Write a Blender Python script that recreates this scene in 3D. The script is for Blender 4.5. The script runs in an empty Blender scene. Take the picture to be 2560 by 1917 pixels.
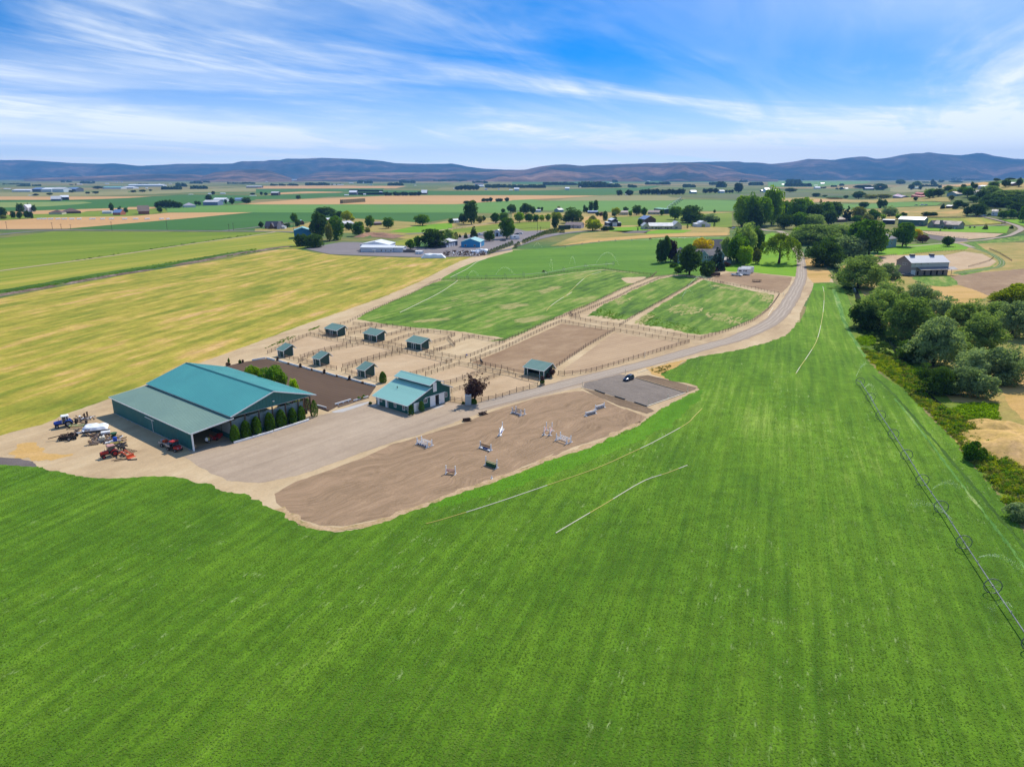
import bpy, bmesh, math, random
import numpy as np
from mathutils import Vector, Matrix, noise
from mathutils.geometry import delaunay_2d_cdt
R=math.radians
random.seed(11)
RNG=np.random.default_rng(5)
SC=bpy.context.scene
COL=SC.collection

# --- camera, sky, sun, exposure
FPX, CX, CY, HY, CAMH=1778.0,1280.0,958.5,441.0,65.0       # picture constants of a 2560 px wide frame
PITCH=math.atan((CY - HY)/FPX)
cam=bpy.data.cameras.new('camera')
cam.sensor_fit='HORIZONTAL'; cam.sensor_width=36.0; cam.lens=36.0*FPX/2560.0
cam.clip_start=1.0; cam.clip_end=60000.0
camo=bpy.data.objects.new('camera', cam); COL.objects.link(camo)
camo.location=(0,0, CAMH); camo.rotation_euler=(math.pi/2 - PITCH, 0,0)
SC.camera=camo
SUN_AZ, SUN_EL=R(30.0), R(46.0)                                   # azimuth from +Y towards +X
w=bpy.data.worlds.new('World'); SC.world=w; w.use_nodes=True
SC.render.engine='CYCLES'
SC.cycles.use_denoising=True
SC.cycles.max_bounces=6; SC.cycles.diffuse_bounces=3; SC.cycles.transparent_max_bounces=8
SC.cycles.volume_bounces=0
SC.view_settings.view_transform='Standard'; SC.view_settings.look='None'
SC.view_settings.exposure=0.24; SC.view_settings.gamma=1.0; SC.view_settings.use_curve_mapping=False

def world_sky():
    nt=w.node_tree; nt.nodes.clear(); N=nt.nodes.new; L=nt.links.new
    out=N('ShaderNodeOutputWorld'); bg=N('ShaderNodeBackground'); bg.inputs[1].default_value=0.11
    sky=N('ShaderNodeTexSky'); sky.sky_type='NISHITA'; sky.sun_disc=False
    sky.sun_elevation=SUN_EL; sky.sun_rotation=SUN_AZ
    sky.altitude=500; sky.air_density=1.0; sky.dust_density=0.25; sky.ozone_density=2.5
    tc=N('ShaderNodeTexCoord')
    sep=N('ShaderNodeSeparateXYZ'); L(tc.outputs['Generated'], sep.inputs[0])
    def math_(op, a, b=None, c=None):
        m=N('ShaderNodeMath'); m.operation=op
        for i, v in enumerate((a, b, c)):
            if v is None: continue
            if isinstance(v, (int, float)): m.inputs[i].default_value=v
            else: L(v, m.inputs[i])
        return m.outputs[0]
    # deepen the clear blue: the sky model's zenith colours come down towards the horizon
    zz=math_('MULTIPLY', sep.outputs[2],4.5)
    cb=N('ShaderNodeCombineXYZ'); L(sep.outputs[0], cb.inputs[0]); L(sep.outputs[1], cb.inputs[1]); L(zz, cb.inputs[2])
    nrm=N('ShaderNodeVectorMath'); nrm.operation='NORMALIZE'; L(cb.outputs[0], nrm.inputs[0]); L(nrm.outputs[0], sky.inputs[0])
    hs=N('ShaderNodeHueSaturation'); hs.inputs['Saturation'].default_value=1.62; hs.inputs['Value'].default_value=1.55
    L(sky.outputs[0], hs.inputs['Color'])
    # cirrus, laid out on a flat layer overhead
    zc=math_('ADD', math_('MAXIMUM', sep.outputs[2],0.0),0.075)
    px=math_('DIVIDE', sep.outputs[0], zc); py=math_('DIVIDE', sep.outputs[1], zc)
    def cloud(scale, rot, stretch, off, detail, dist, lo, hi):
        c=N('ShaderNodeCombineXYZ'); L(px, c.inputs[0]); L(py, c.inputs[1])
        mpo=_map(nt, c.outputs[0], rot, (scale/stretch, scale, 1), off)
        n=N('ShaderNodeTexNoise'); n.inputs['Scale'].default_value=1; n.inputs['Detail'].default_value=detail
        n.inputs['Roughness'].default_value=.6; n.inputs['Distortion'].default_value=dist; L(mpo, n.inputs['Vector'])
        mr=N('ShaderNodeMapRange'); mr.interpolation_type='SMOOTHSTEP'
        mr.inputs[1].default_value=lo; mr.inputs[2].default_value=hi; L(n.outputs['Fac'], mr.inputs[0])
        return mr.outputs[0]
    veil=cloud(.34, R(40),1.5,(4.4,1.2,0),6,.8,.40,.66)
    streak=cloud(1.0, R(62),3.0,(7.3,2.2,0),10,1.3,.42,.74)
    wisp=cloud(2.4, R(55),4.5,(1.3,5.2,0),12,1.2,.44,.80)
    # milky air near the horizon
    hz=N('ShaderNodeMapRange'); hz.interpolation_type='SMOOTHSTEP'
    hz.inputs[1].default_value=0.155; hz.inputs[2].default_value=0.0; L(sep.outputs[2], hz.inputs[0])
    m=math_('ADD', math_('MULTIPLY', veil, .34), math_('MULTIPLY', math_('MULTIPLY', streak, math_('ADD', math_('MULTIPLY', veil, .8),.2)),.62))
    m=math_('ADD', m, math_('MULTIPLY', math_('MULTIPLY', wisp, veil),.34))
    m=math_('ADD', m, math_('MULTIPLY', hz.outputs[0],.8))
    m=math_('MINIMUM', m, .96)
    mix=N('ShaderNodeMix'); mix.data_type='RGBA'; L(_mix(nt, hz.outputs[0],(7.4,8.1,8.8,1),(10.6,11.0,11.2,1)), mix.inputs[7])
    L(m, mix.inputs[0]); L(hs.outputs[0], mix.inputs[6])
    L(mix.outputs[2], bg.inputs[0]); L(bg.outputs[0], out.inputs[0])
sl=bpy.data.lights.new('sun','SUN'); sl.energy=4.8; sl.angle=R(0.53); sl.color=(1.0,.93,.81)
so=bpy.data.objects.new('sun', sl); COL.objects.link(so)
sd=Vector((math.sin(SUN_AZ)*math.cos(SUN_EL), math.cos(SUN_AZ)*math.cos(SUN_EL), math.sin(SUN_EL)))
so.rotation_euler=sd.to_track_quat('Z','Y').to_euler(); so.location=sd*500

# --- from a pixel of the photograph to a point of the ground
ZN={'A': (0,370,3.456),'B': (640,370,3.456),'C': (1280,370,3.456),'D': (1920,370,3.456),'E': (0,860,4.14),'F': (400,860,4.14),
      'G': (860,860,5.52),'H': (980,960,3.687),'I': (1240,760,3.687),'J': (620,740,4.424),'K': (860,600,3.687),'L': (1400,560,3.687),
      'M': (1960,480,3.687),'N': (2000,700,3.95),'O': (2060,860,3.312),'P': (2160,1200,4.14),'X': (0,0,1.0),'W': (0,0,.8637),
      'R1': (120,1020,15.77),'R2': (210,1060,13.8),'R3': (390,1080,11.06),'R4': (1160,870,18.4),'R5': (1530,910,24.58),
      'R6': (1030,1010,5.53),'R7': (1780,640,12.29),'R8': (700,880,7.373),'S5': (1640,560,6.144)}
for k in range(8): ZN['Q%d' % (k+1)]=(320*k, 380,6.9)
_c, _s=math.cos(PITCH), math.sin(PITCH)
def sstep(t):
    t=min(1.0, max(0.0, t)); return t*t*(3 - 2*t)
def terrain(x, y):
    if y < 700 or x < 300: return 0.0
    r=x/y
    return 60.0*sstep((r - .45)/.26)*sstep((y - 760)/1000)*sstep((3300 - y)/1200)
def pix(z, x, y):
    a, b, k=ZN[z]; return a+x/k, b+y/k
def ray(X, Y):
    u=(X - CX)/FPX; v=(Y - CY)/FPX
    return Vector((u, _c - v*_s, -_s - v*_c))
def g(z, x, y, h=0.0):
    if z == 'w': return Vector((x, y, h))
    X, Y=pix(z, x, y); d=ray(X, Y)
    if d.z > -.0035: d.z=-.0035
    t=(h - CAMH)/d.z
    if h == 0.0 and X > 1900 and Y < 575:
        t0=500.0
        while t0 < t:
            p=d*t0
            if CAMH+p.z <= terrain(p.x, p.y): t=t0; break
            t0 += 4.0
        p=d*t
        return Vector((p.x, p.y, terrain(p.x, p.y)))
    p=d*t
    return Vector((p.x, p.y, h))
def hat(base, z, x, y):
    d=ray(*pix(z, x, y)); t=(d.x*base.x+d.y*base.y)/(d.x ** 2+d.y ** 2)
    return CAMH+t*d.z - base.z
def mpp(p):
    return (p.y*_c+(CAMH - p.z)*_s)/FPX

# --- things, parts, meshes
def tag(o, label=None, cat=None, group=None, kind=None):
    if label: o['label']=label
    if cat: o['category']=cat
    if group: o['group']=group
    if kind: o['kind']=kind
    return o
def thing(name, label, cat, loc=(0,0,0), rz=0.0, group=None):
    o=bpy.data.objects.new(name, None); COL.objects.link(o); o.empty_display_size=.2
    o.location=loc; o.rotation_euler=(0,0, rz)
    return tag(o, label, cat, group)
def link(name, me, parent=None, mats=None, loc=None, rot=None, scale=None):
    o=bpy.data.objects.new(name, me); COL.objects.link(o)
    if mats is not None and len(me.materials) == 0:
        for m in (mats if isinstance(mats, (list, tuple)) else [mats]): me.materials.append(m)
    if parent is not None: o.parent=parent
    if loc is not None: o.location=loc
    if rot is not None: o.rotation_euler=rot
    if scale is not None: o.scale=scale
    return o
def copy_part(o, parent, loc=None, rot=None, scale=None):
    c=o.copy(); COL.objects.link(c); c.parent=parent
    if loc is not None: c.location=loc
    if rot is not None: c.rotation_euler=rot
    if scale is not None: c.scale=scale
    return c
def copy_tree(o, parent=None):
    kids=list(o.children)
    c=o.copy(); COL.objects.link(c); c.parent=parent
    for k in kids: copy_tree(k, c)
    return c

class MB:
    def __init__(s): s.v=[]; s.f=[]; s.mi=[]; s.m=0
    def add(s, vs, fs):
        n=len(s.v); s.v += [tuple(v) for v in vs]; s.f += [tuple(i+n for i in f) for f in fs]; s.mi += [s.m]*len(fs); return s
    def box(s, x0, y0, z0, x1, y1, z1):
        vs=[(x0, y0, z0),(x1, y0, z0),(x1, y1, z0),(x0, y1, z0),(x0, y0, z1),(x1, y0, z1),(x1, y1, z1),(x0, y1, z1)]
        return s.add(vs, [(0,3,2,1),(4,5,6,7),(0,1,5,4),(1,2,6,5),(2,3,7,6),(3,0,4,7)])
    def bar(s, a, b, w=.1, h=None, up=(0,0,1)):
        a=Vector(a); b=Vector(b); h=w if h is None else h; d=(b - a).normalized(); u=Vector(up)
        if abs(d.dot(u)) > .99: u=Vector((0,1,0))
        r=d.cross(u).normalized()*w/2; u=r.cross(d).normalized()*h/2
        vs=[a - r - u, a+r - u, a+r+u, a - r+u, b - r - u, b+r - u, b+r+u, b - r+u]
        return s.add(vs, [(0,1,2,3),(7,6,5,4),(0,4,5,1),(1,5,6,2),(2,6,7,3),(3,7,4,0)])
    def tube(s, pts, r, n=8, caps=True):
        pts=[Vector(p) for p in pts]; rr=r if isinstance(r, (list, tuple)) else [r]*len(pts); vs=[]; fs=[]
        for i, p in enumerate(pts):
            d=(pts[min(i+1, len(pts) - 1)] - pts[max(i - 1,0)]).normalized()
            u=Vector((0,0,1)) if abs(d.z) < .9 else Vector((1,0,0)); a=d.cross(u).normalized(); b=a.cross(d)
            vs += [p+(a*math.cos(2*math.pi*k/n)+b*math.sin(2*math.pi*k/n))*rr[i] for k in range(n)]
        for i in range(len(pts) - 1):
            for k in range(n):
                k2=(k+1) % n; fs.append((i*n+k, i*n+k2,(i+1)*n+k2,(i+1)*n+k))
        if caps: fs += [tuple(range(n - 1,-1,-1)), tuple((len(pts) - 1)*n+k for k in range(n))]
        return s.add(vs, fs)
    def cyl(s, c, r, h, n=12, axis='z', r2=None):
        c=Vector(c); d={'x': Vector((1,0,0)),'y': Vector((0,1,0)),'z': Vector((0,0,1))}[axis]
        return s.tube([c, c+d*h],[r, r if r2 is None else r2], n)
    def wheel(s, c, r, w, n=16, axis='y', hub=.55):
        c=Vector(c); prof=[(-w/2, hub*r),(-w/2,.9*r),(-w/2*.75, r),(w/2*.75, r),(w/2,.9*r),(w/2, hub*r)]
        vs=[]; fs=[]; m=len(prof)
        for k in range(n):
            a=2*math.pi*k/n
            for (t, q) in prof:
                vs.append(c+(Vector((q*math.cos(a), t, q*math.sin(a))) if axis == 'y' else Vector((t, q*math.cos(a), q*math.sin(a)))))
        for k in range(n):
            k2=(k+1) % n
            for j in range(m): fs.append((k*m+j, k*m+(j+1) % m, k2*m+(j+1) % m, k2*m+j))
        return s.add(vs, fs)
    def prism(s, prof, y0, y1, axis='y'):
        n=len(prof)
        mk=(lambda a, t, b: (a, t, b)) if axis == 'y' else (lambda a, t, b: (t, a, b))
        vs=[mk(a, y0, b) for a, b in prof]+[mk(a, y1, b) for a, b in prof]
        fs=[tuple(range(n)), tuple(range(2*n - 1, n - 1,-1))]+[(i, i+n, (i+1) % n+n, (i+1) % n) for i in range(n)]
        return s.add(vs, fs)
    def loft(s, rings):
        n=len(rings[0]); vs=[p for r in rings for p in r]; fs=[]
        for i in range(len(rings) - 1):
            for k in range(n):
                k2=(k+1) % n; fs.append((i*n+k, i*n+k2,(i+1)*n+k2,(i+1)*n+k))
        fs += [tuple(range(n - 1,-1,-1)), tuple((len(rings) - 1)*n+k for k in range(n))]
        return s.add(vs, fs)
    def mesh(s, name, mats=None, smooth=False):
        me=bpy.data.meshes.new(name); me.from_pydata(s.v, [], s.f)
        for m in (mats if isinstance(mats, (list, tuple)) else [mats] if mats else []): me.materials.append(m)
        if max(s.mi, default=0) > 0: me.polygons.foreach_set('material_index', s.mi)
        bm=bmesh.new(); bm.from_mesh(me); bmesh.ops.recalc_face_normals(bm, faces=bm.faces); bm.to_mesh(me); bm.free()
        if smooth: me.polygons.foreach_set('use_smooth',[True]*len(me.polygons))
        return me
    def build(s, name, mats, parent=None, smooth=False, loc=None, rot=None):
        return link(name, s.mesh(name, mats, smooth), parent, loc=loc, rot=rot)

def quads_mesh(name, V, nper, mats, smooth=False, mi=None):
    n=len(V) // nper; me=bpy.data.meshes.new(name)
    me.vertices.add(len(V)); me.vertices.foreach_set('co', np.asarray(V, np.float32).ravel())
    me.loops.add(len(V)); me.loops.foreach_set('vertex_index', np.arange(len(V), dtype=np.int32))
    me.polygons.add(n); me.polygons.foreach_set('loop_start', np.arange(0, len(V), nper, dtype=np.int32))
    me.polygons.foreach_set('loop_total', np.full(n, nper, np.int32))
    for m in (mats if isinstance(mats, (list, tuple)) else [mats]): me.materials.append(m)
    if mi is not None: me.polygons.foreach_set('material_index', np.asarray(mi, np.int32))
    if smooth: me.polygons.foreach_set('use_smooth',[True]*n)
    me.update(calc_edges=True); me.validate(); return me

# --- materials
def _mat(name):
    m=bpy.data.materials.new(name); m.use_nodes=True; nt=m.node_tree
    return m, nt, nt.nodes.new, nt.links.new, nt.nodes['Principled BSDF']
def _noise(nt, vec, scale, detail=4, rough=.55, dist=0.0):
    n=nt.nodes.new('ShaderNodeTexNoise'); n.inputs['Scale'].default_value=scale; n.inputs['Detail'].default_value=detail
    n.inputs['Roughness'].default_value=rough; n.inputs['Distortion'].default_value=dist
    if vec is not None: nt.links.new(vec, n.inputs['Vector'])
    return n.outputs['Fac']
def _map(nt, vec, rz=0.0, scale=(1,1,1), loc=(0,0,0)):
    a=nt.nodes.new('ShaderNodeMapping'); a.inputs['Rotation'].default_value=(0,0,-rz); nt.links.new(vec, a.inputs[0])
    b=nt.nodes.new('ShaderNodeMapping'); b.inputs['Scale'].default_value=scale; b.inputs['Location'].default_value=loc
    nt.links.new(a.outputs[0], b.inputs[0]); return b.outputs[0]
def _math(nt, op, *a):
    m=nt.nodes.new('ShaderNodeMath'); m.operation=op
    for i, v in enumerate(a):
        if isinstance(v, (int, float)): m.inputs[i].default_value=v
        else: nt.links.new(v, m.inputs[i])
    return m.outputs[0]
def _ramp(nt, fac, stops):
    r=nt.nodes.new('ShaderNodeValToRGB'); e=r.color_ramp.elements
    for i, (p, c) in enumerate(stops):
        el=e[i] if i < 2 else e.new(p)
        el.position=p; el.color=(*c, 1)
    nt.links.new(fac, r.inputs[0]); return r.outputs[0]
def _mix(nt, fac, a, b, blend='MIX'):
    m=nt.nodes.new('ShaderNodeMix'); m.data_type='RGBA'; m.blend_type=blend
    for i, v in ((0, fac),(6, a),(7, b)):
        if isinstance(v, (int, float)): m.inputs[i].default_value=v
        elif isinstance(v, tuple): m.inputs[i].default_value=(*v, 1) if len(v) == 3 else v
        else: nt.links.new(v, m.inputs[i])
    return m.outputs[2]
def _mr(nt, fac, lo, hi, a=0.0, b=1.0, smooth=True):
    n=nt.nodes.new('ShaderNodeMapRange'); n.interpolation_type='SMOOTHSTEP' if smooth else 'LINEAR'
    for i, v in ((1, lo),(2, hi),(3, a),(4, b)): n.inputs[i].default_value=v
    nt.links.new(fac, n.inputs[0]); return n.outputs[0]
def _bump(nt, h, strength, dist=.1):
    b=nt.nodes.new('ShaderNodeBump'); b.inputs['Strength'].default_value=strength; b.inputs['Distance'].default_value=dist
    nt.links.new(h, b.inputs['Height']); return b.outputs[0]
def _pos(nt):
    return nt.nodes.new('ShaderNodeNewGeometry').outputs['Position']

def paint(name, c, rough=.55, var=.14, scale=1.2, metal=0.0, spec=.4, fine=0.0):
    m, nt, N, L, b=_mat(name)
    tc=N('ShaderNodeTexCoord').outputs['Object']
    n1=_noise(nt, tc, scale, 5,.6); n2=_noise(nt, tc, scale*9,3,.6)
    f=_math(nt, 'ADD', _math(nt, 'MULTIPLY', n1,.65), _math(nt, 'MULTIPLY', n2,.35))
    lo=tuple(x*(1 - var*1.6) for x in c); hi=tuple(min(1, x*(1+var*1.6)) for x in c)
    L(_ramp(nt, f, [(.25, lo),(.75, hi)]), b.inputs['Base Color'])
    L(_mr(nt, n1,.2,.8, max(0, rough - .12), min(1, rough+.12)), b.inputs['Roughness'])
    b.inputs['Metallic'].default_value=metal; b.inputs['Specular IOR Level'].default_value=spec
    return m
def glass(name='window_glass', c=(.02,.03,.04)):
    m, nt, N, L, b=_mat(name)
    tc=N('ShaderNodeTexCoord').outputs['Object']
    L(_ramp(nt, _noise(nt, tc, 1.5,2),[(.3, c),(.7, tuple(x*1.8 for x in c))]), b.inputs['Base Color'])
    b.inputs['Roughness'].default_value=.08; b.inputs['Specular IOR Level'].default_value=.8
    return m
def ground(name, stops, scale=.05, rz=0.0, stretch=1.0, fine=.3, fscale=2.2, bump=.4, fine2=0.0, f2scale=.4, dist=.4, rows=None, streak=0.0, sscale=.35, sstretch=14, bdist=.12, pale=None):
    m, nt, N, L, b=_mat(name); P=_pos(nt)
    v=_map(nt, P, rz, (1/stretch, 1,1))
    big=_noise(nt, v, scale, 6,.58, dist)
    mid=_noise(nt, v, scale*5.3,5,.6, dist*.6)
    f=_math(nt, 'ADD', _math(nt, 'MULTIPLY', big, .62), _math(nt, 'MULTIPLY', mid, .38))
    if streak:
        s=_noise(nt, _map(nt, P, rz, (1/sstretch, 1,1)), sscale, 5,.62,.25)
        f=_math(nt, 'ADD', f, _math(nt, 'MULTIPLY', _math(nt, 'SUBTRACT', s, .5), streak))
    col=_ramp(nt, f, stops)
    fn=_noise(nt, P, fscale, 5,.72)
    col=_mix(nt, 1.0, col, _ramp(nt, fn, [(.3,(1 - fine,)*3),(.7,(1+fine,)*3)]),'MULTIPLY')
    if fine2:
        f2=_noise(nt, P, f2scale, 4,.65)
        col=_mix(nt, 1.0, col, _ramp(nt, f2,[(.3,(1 - fine2,)*3),(.7,(1+fine2,)*3)]),'MULTIPLY')
    if rows:
        sp, amt, dd=rows
        wv=N('ShaderNodeTexWave'); wv.wave_type='BANDS'; wv.bands_direction='Y'; wv.inputs['Scale'].default_value=.314/sp
        wv.inputs['Distortion'].default_value=dd; wv.inputs['Detail'].default_value=3; wv.inputs['Detail Scale'].default_value=.12
        L(_map(nt, P, rz), wv.inputs['Vector'])
        col=_mix(nt, 1.0, col, _ramp(nt, wv.outputs['Fac'],[(.1,(1 - amt,)*3),(.9,(1+amt,)*3)]),'MULTIPLY')
    if pale:
        sp=_mr(nt, _noise(nt, _map(nt, P, rz, (.32,1,1)), pale[1],5,.7), pale[2], pale[2]+.16); zn=_mr(nt, _noise(nt, _map(nt, P, rz, (.25,1,1)),.055,3),.42,.62)
        col=_mix(nt, _math(nt, 'MULTIPLY', sp, _math(nt, 'ADD', _math(nt, 'MULTIPLY', zn, .7),.08)), col, pale[0])
    L(col, b.inputs['Base Color']); b.inputs['Roughness'].default_value=.95; b.inputs['Specular IOR Level'].default_value=.12
    if bump: L(_bump(nt, fn, bump, bdist), b.inputs['Normal'])
    return m
def leaf(name, c, c2=None, trans=.35, hue=.03, nscale=.35):
    m=bpy.data.materials.new(name); m.use_nodes=True; nt=m.node_tree; nt.nodes.clear(); N=nt.nodes.new; L=nt.links.new
    c2=c2 or tuple(x*1.7 for x in c)
    out=N('ShaderNodeOutputMaterial'); d=N('ShaderNodeBsdfDiffuse'); t=N('ShaderNodeBsdfTranslucent'); mx=N('ShaderNodeMixShader')
    P=_pos(nt); n=_noise(nt, P, nscale, 3,.6); n2=_noise(nt, P, nscale*7,2,.6)
    f=_math(nt, 'ADD', _math(nt, 'MULTIPLY', n, .5), _math(nt, 'MULTIPLY', n2,.5))
    oi=N('ShaderNodeObjectInfo')
    f=_math(nt, 'ADD', f, _math(nt, 'MULTIPLY', _math(nt, 'SUBTRACT', oi.outputs['Random'],.5),.22))
    col=_ramp(nt, f, [(.3, c),(.7, c2)])
    L(col, d.inputs[0]); L(_mix(nt, 1.0, col, (1.3,1.35,.7),'MULTIPLY'), t.inputs[0])
    mx.inputs[0].default_value=trans; L(d.outputs[0], mx.inputs[1]); L(t.outputs[0], mx.inputs[2]); L(mx.outputs[0], out.inputs[0])
    return m

world_sky()

# --- sheets of ground
def smooth_poly(P, n=4):
    out=[]
    for i in range(len(P)):
        a, b, c, d=P[i - 1], P[i], P[(i+1) % len(P)], P[(i+2) % len(P)]
        for k in range(n):
            t=k/n
            out.append(.5*((2*b)+(c - a)*t+(2*a - 5*b+4*c - d)*t*t+(3*b - a - 3*c+d)*t ** 3))
    return out
def resample(P, step, jag, closed=True):
    out=[]; n=len(P)
    for i in range(n if closed else n - 1):
        a, b=P[i], P[(i+1) % n]; dv=b - a; L=dv.length
        if L < 1e-6: continue
        k=max(1, min(160, int(L/step))); nr=Vector((-dv.y, dv.x, 0))/L
        for j in range(k):
            p=a+dv*(j/k)
            if jag:
                q=noise.noise(p*(.9/step))*.65+noise.noise(p*(.24/step))*1.0
                p=p+nr*jag*q
            out.append(p)
    if not closed: out.append(P[-1])
    return out
def sheet(name, pts, z, m, jag=0.0, step=1.2, smooth=False, kind='structure', label=None):
    P=[g(*p) for p in pts]
    for p in P: p.z=0
    if smooth: P=smooth_poly(P)
    if jag or step < 1: P=resample(P, step, jag)
    n=len(P)
    cv, ce, cf=delaunay_2d_cdt([Vector((p.x, p.y)) for p in P],[(i, (i+1) % n) for i in range(n)],[],1,1e-4)[:3]
    bm=bmesh.new(); bv=[bm.verts.new((v.x, v.y, 0)) for v in cv]
    for f in cf: bm.faces.new([bv[i] for i in f])
    if any(terrain(p.x, p.y) > .05 for p in P):
        xs=[p.x for p in P]; ys=[p.y for p in P]
        for ax, lo, hi in ((0, min(xs), max(xs)),(1, min(ys), max(ys))):
            c=math.ceil(lo/60)*60
            while c < hi:
                co=Vector((c, 0,0)) if ax == 0 else Vector((0, c, 0)); no=Vector((1,0,0)) if ax == 0 else Vector((0,1,0))
                bmesh.ops.bisect_plane(bm, geom=bm.verts[:]+bm.edges[:]+bm.faces[:], plane_co=co, plane_no=no); c += 60
        for v in bm.verts: v.co.z=terrain(v.co.x, v.co.y)
    for v in bm.verts: v.co.z += z+.35*min(1.0, v.co.z*2)
    bmesh.ops.recalc_face_normals(bm, faces=bm.faces)
    me=bpy.data.meshes.new(name); bm.to_mesh(me); bm.free()
    if me.polygons and me.polygons[0].normal.z < 0: me.flip_normals()
    me.materials.append(m)
    o=link(name, me); o['kind']=kind
    if label: o['label']=label
    return o
def curve_pts(P, n=6):
    out=[]
    for i in range(len(P) - 1):
        a=P[max(0, i - 1)]; b=P[i]; c=P[i+1]; d=P[min(len(P) - 1, i+2)]
        for k in range(n):
            t=k/n
            out.append(.5*((2*b)+(c - a)*t+(2*a - 5*b+4*c - d)*t*t+(3*b - a - 3*c+d)*t ** 3))
    out.append(P[-1]); return out
def ribbon(name, pts, width, z, m, jag=0.0, n=8, kind='structure'):
    P=[g(*p) for p in pts]; W=width if isinstance(width, (list, tuple)) else [width]*len(P)
    Q=curve_pts([Vector((p.x, p.y, 0)) for p in P], n); WW=np.interp(np.linspace(0, len(P) - 1, len(Q)), range(len(P)), W)
    vs=[]; uv=[]; dist=0
    for i, q in enumerate(Q):
        d=(Q[min(i+1, len(Q) - 1)] - Q[max(i - 1,0)]).normalized(); nr=Vector((-d.y, d.x, 0))
        if i: dist += (Q[i] - Q[i - 1]).length
        for k in range(5):
            s=k/4 - .5; j=jag*noise.noise(q*.35+Vector((0,0, k*7))) if k in (0,4) else 0
            p=q+nr*(s*WW[i]+j); vs.append((p.x, p.y, terrain(p.x, p.y)+z+(.4 if terrain(p.x, p.y) > .05 else 0))); uv.append((k/4, dist))
    fs=[(i*5+k, i*5+5+k, i*5+6+k, i*5+1+k) for i in range(len(Q) - 1) for k in range(4)]
    me=bpy.data.meshes.new(name); me.from_pydata(vs, [], fs)
    ul=me.uv_layers.new(name='uv'); ul.data.foreach_set('uv',[c for l in me.loops for c in uv[l.vertex_index]])
    if me.polygons[0].normal.z < 0: me.flip_normals()
    me.materials.append(m); o=link(name, me); o['kind']=kind; return o
def road_mat(name, edge, track, mid, fine=.14, fscale=2.0, t=(.3,.7), wd=.1):
    m, nt, N, L, b=_mat(name); P=_pos(nt)
    uv=N('ShaderNodeTexCoord').outputs['UV']; s=N('ShaderNodeSeparateXYZ'); L(uv, s.inputs[0])
    wob=_math(nt, 'MULTIPLY', _math(nt, 'SUBTRACT', _noise(nt, P, .07,2),.5),.22)
    u=_math(nt, 'ADD', s.outputs[0], wob)
    a=None
    for c in t:
        k=_mr(nt, _math(nt, 'ABSOLUTE', _math(nt, 'SUBTRACT', u, c)), wd, wd*.3)
        a=k if a is None else _math(nt, 'MAXIMUM', a, k)
    stre=N('ShaderNodeMapping'); stre.inputs['Scale'].default_value=(26,.06,1); L(uv, stre.inputs[0])
    st=_noise(nt, stre.outputs[0],1.0,4,.6)
    a=_math(nt, 'MULTIPLY', a, _mr(nt, st, .3,.65,.1,.75))
    ec=_mr(nt, _math(nt, 'ABSOLUTE', _math(nt, 'SUBTRACT', u, .5)),.36,.5)
    col=_mix(nt, ec, _mix(nt, a, mid, track), edge)
    col=_mix(nt, 1.0, col, _ramp(nt, st, [(.3,(.93,)*3),(.7,(1.07,)*3)]),'MULTIPLY')
    fn=_noise(nt, P, fscale, 5,.7)
    col=_mix(nt, 1.0, col, _ramp(nt, fn, [(.3,(1 - fine,)*3),(.7,(1+fine,)*3)]),'MULTIPLY')
    L(col, b.inputs['Base Color']); b.inputs['Roughness'].default_value=.95; b.inputs['Specular IOR Level'].default_value=.15
    L(_bump(nt, fn, .3,.06), b.inputs['Normal']); return m

# --- colours of the land
def sr(r, gr, b, k=.80):
    f=lambda x: (x/255/12.92 if x < 10.3 else ((x/255+.055)/1.055) ** 2.4)*k
    return (f(r), f(gr), f(b))
YARD=R(50.4)                                                     # the yard's main direction (barn gables run along it)
HAYDIR=math.atan2(.80,.60)
M_alf=ground('alfalfa_field',[(.24, sr(60,97,22)),(.42, sr(87,128,26)),(.58, sr(107,147,33)),(.78, sr(148,176,70))],.016, math.atan2(.938,.347),2.0,.2,2.8,.9,.2,.3,.7, rows=(3.7,.06,2.6), streak=.55, sscale=.7, sstretch=22, bdist=.3, pale=(sr(176,196,126),.9,.57))
M_alfb=ground('fresh_alfalfa',[(.3, sr(76,126,18)),(.5, sr(92,144,22)),(.75, sr(118,164,40))],.05, R(52),5,.2,2.4,.7,.1,.3, bdist=.2)
M_past=ground('pasture_grass',[(.28, sr(66,98,38)),(.44, sr(94,130,40)),(.56, sr(118,148,54)),(.70, sr(162,162,92))],.035, R(62),2.2,.26,1.3,.5,.2,.25, streak=.8, sscale=.25, sstretch=8)
M_pastn=ground('pasture_grass_upper',[(.28, sr(78,118,34)),(.5, sr(96,140,38)),(.75, sr(126,160,56))],.02, R(4),5,.16,1.0,.4,.1,.2, rows=(9,.05,1.0))
M_lime=ground('lawn_grass',[(.3, sr(98,150,22)),(.6, sr(128,172,24)),(.8, sr(160,185,50))],.05,0,2,.14,1.2,.3)
M_hay=ground('hay_stubble',[(.30, sr(110,128,36)),(.43, sr(148,148,52)),(.53, sr(178,164,66)),(.62, sr(206,170,98)),(.74, sr(224,184,134))],.035, R(77),3.2,.2,.9,.4,.16,.16, rows=(9.5,.05,2.0), streak=.55, sscale=.16, sstretch=8)
M_hay2=ground('hay_stubble_far',[(.28, sr(118,140,40)),(.48, sr(146,154,50)),(.62, sr(176,166,68)),(.8, sr(200,176,88))],.014, R(66),7,.12,.6,.2, rows=(12,.06,1.2), streak=.7, sscale=.07, sstretch=12)
M_hay3=ground('green_hay',[(.28, sr(98,128,28)),(.5, sr(120,142,36)),(.66, sr(146,156,52)),(.8, sr(180,168,70))],.012, R(40),7,.12,.6,.2, rows=(12,.06,1.2), streak=.6, sscale=.06, sstretch=12)
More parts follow.
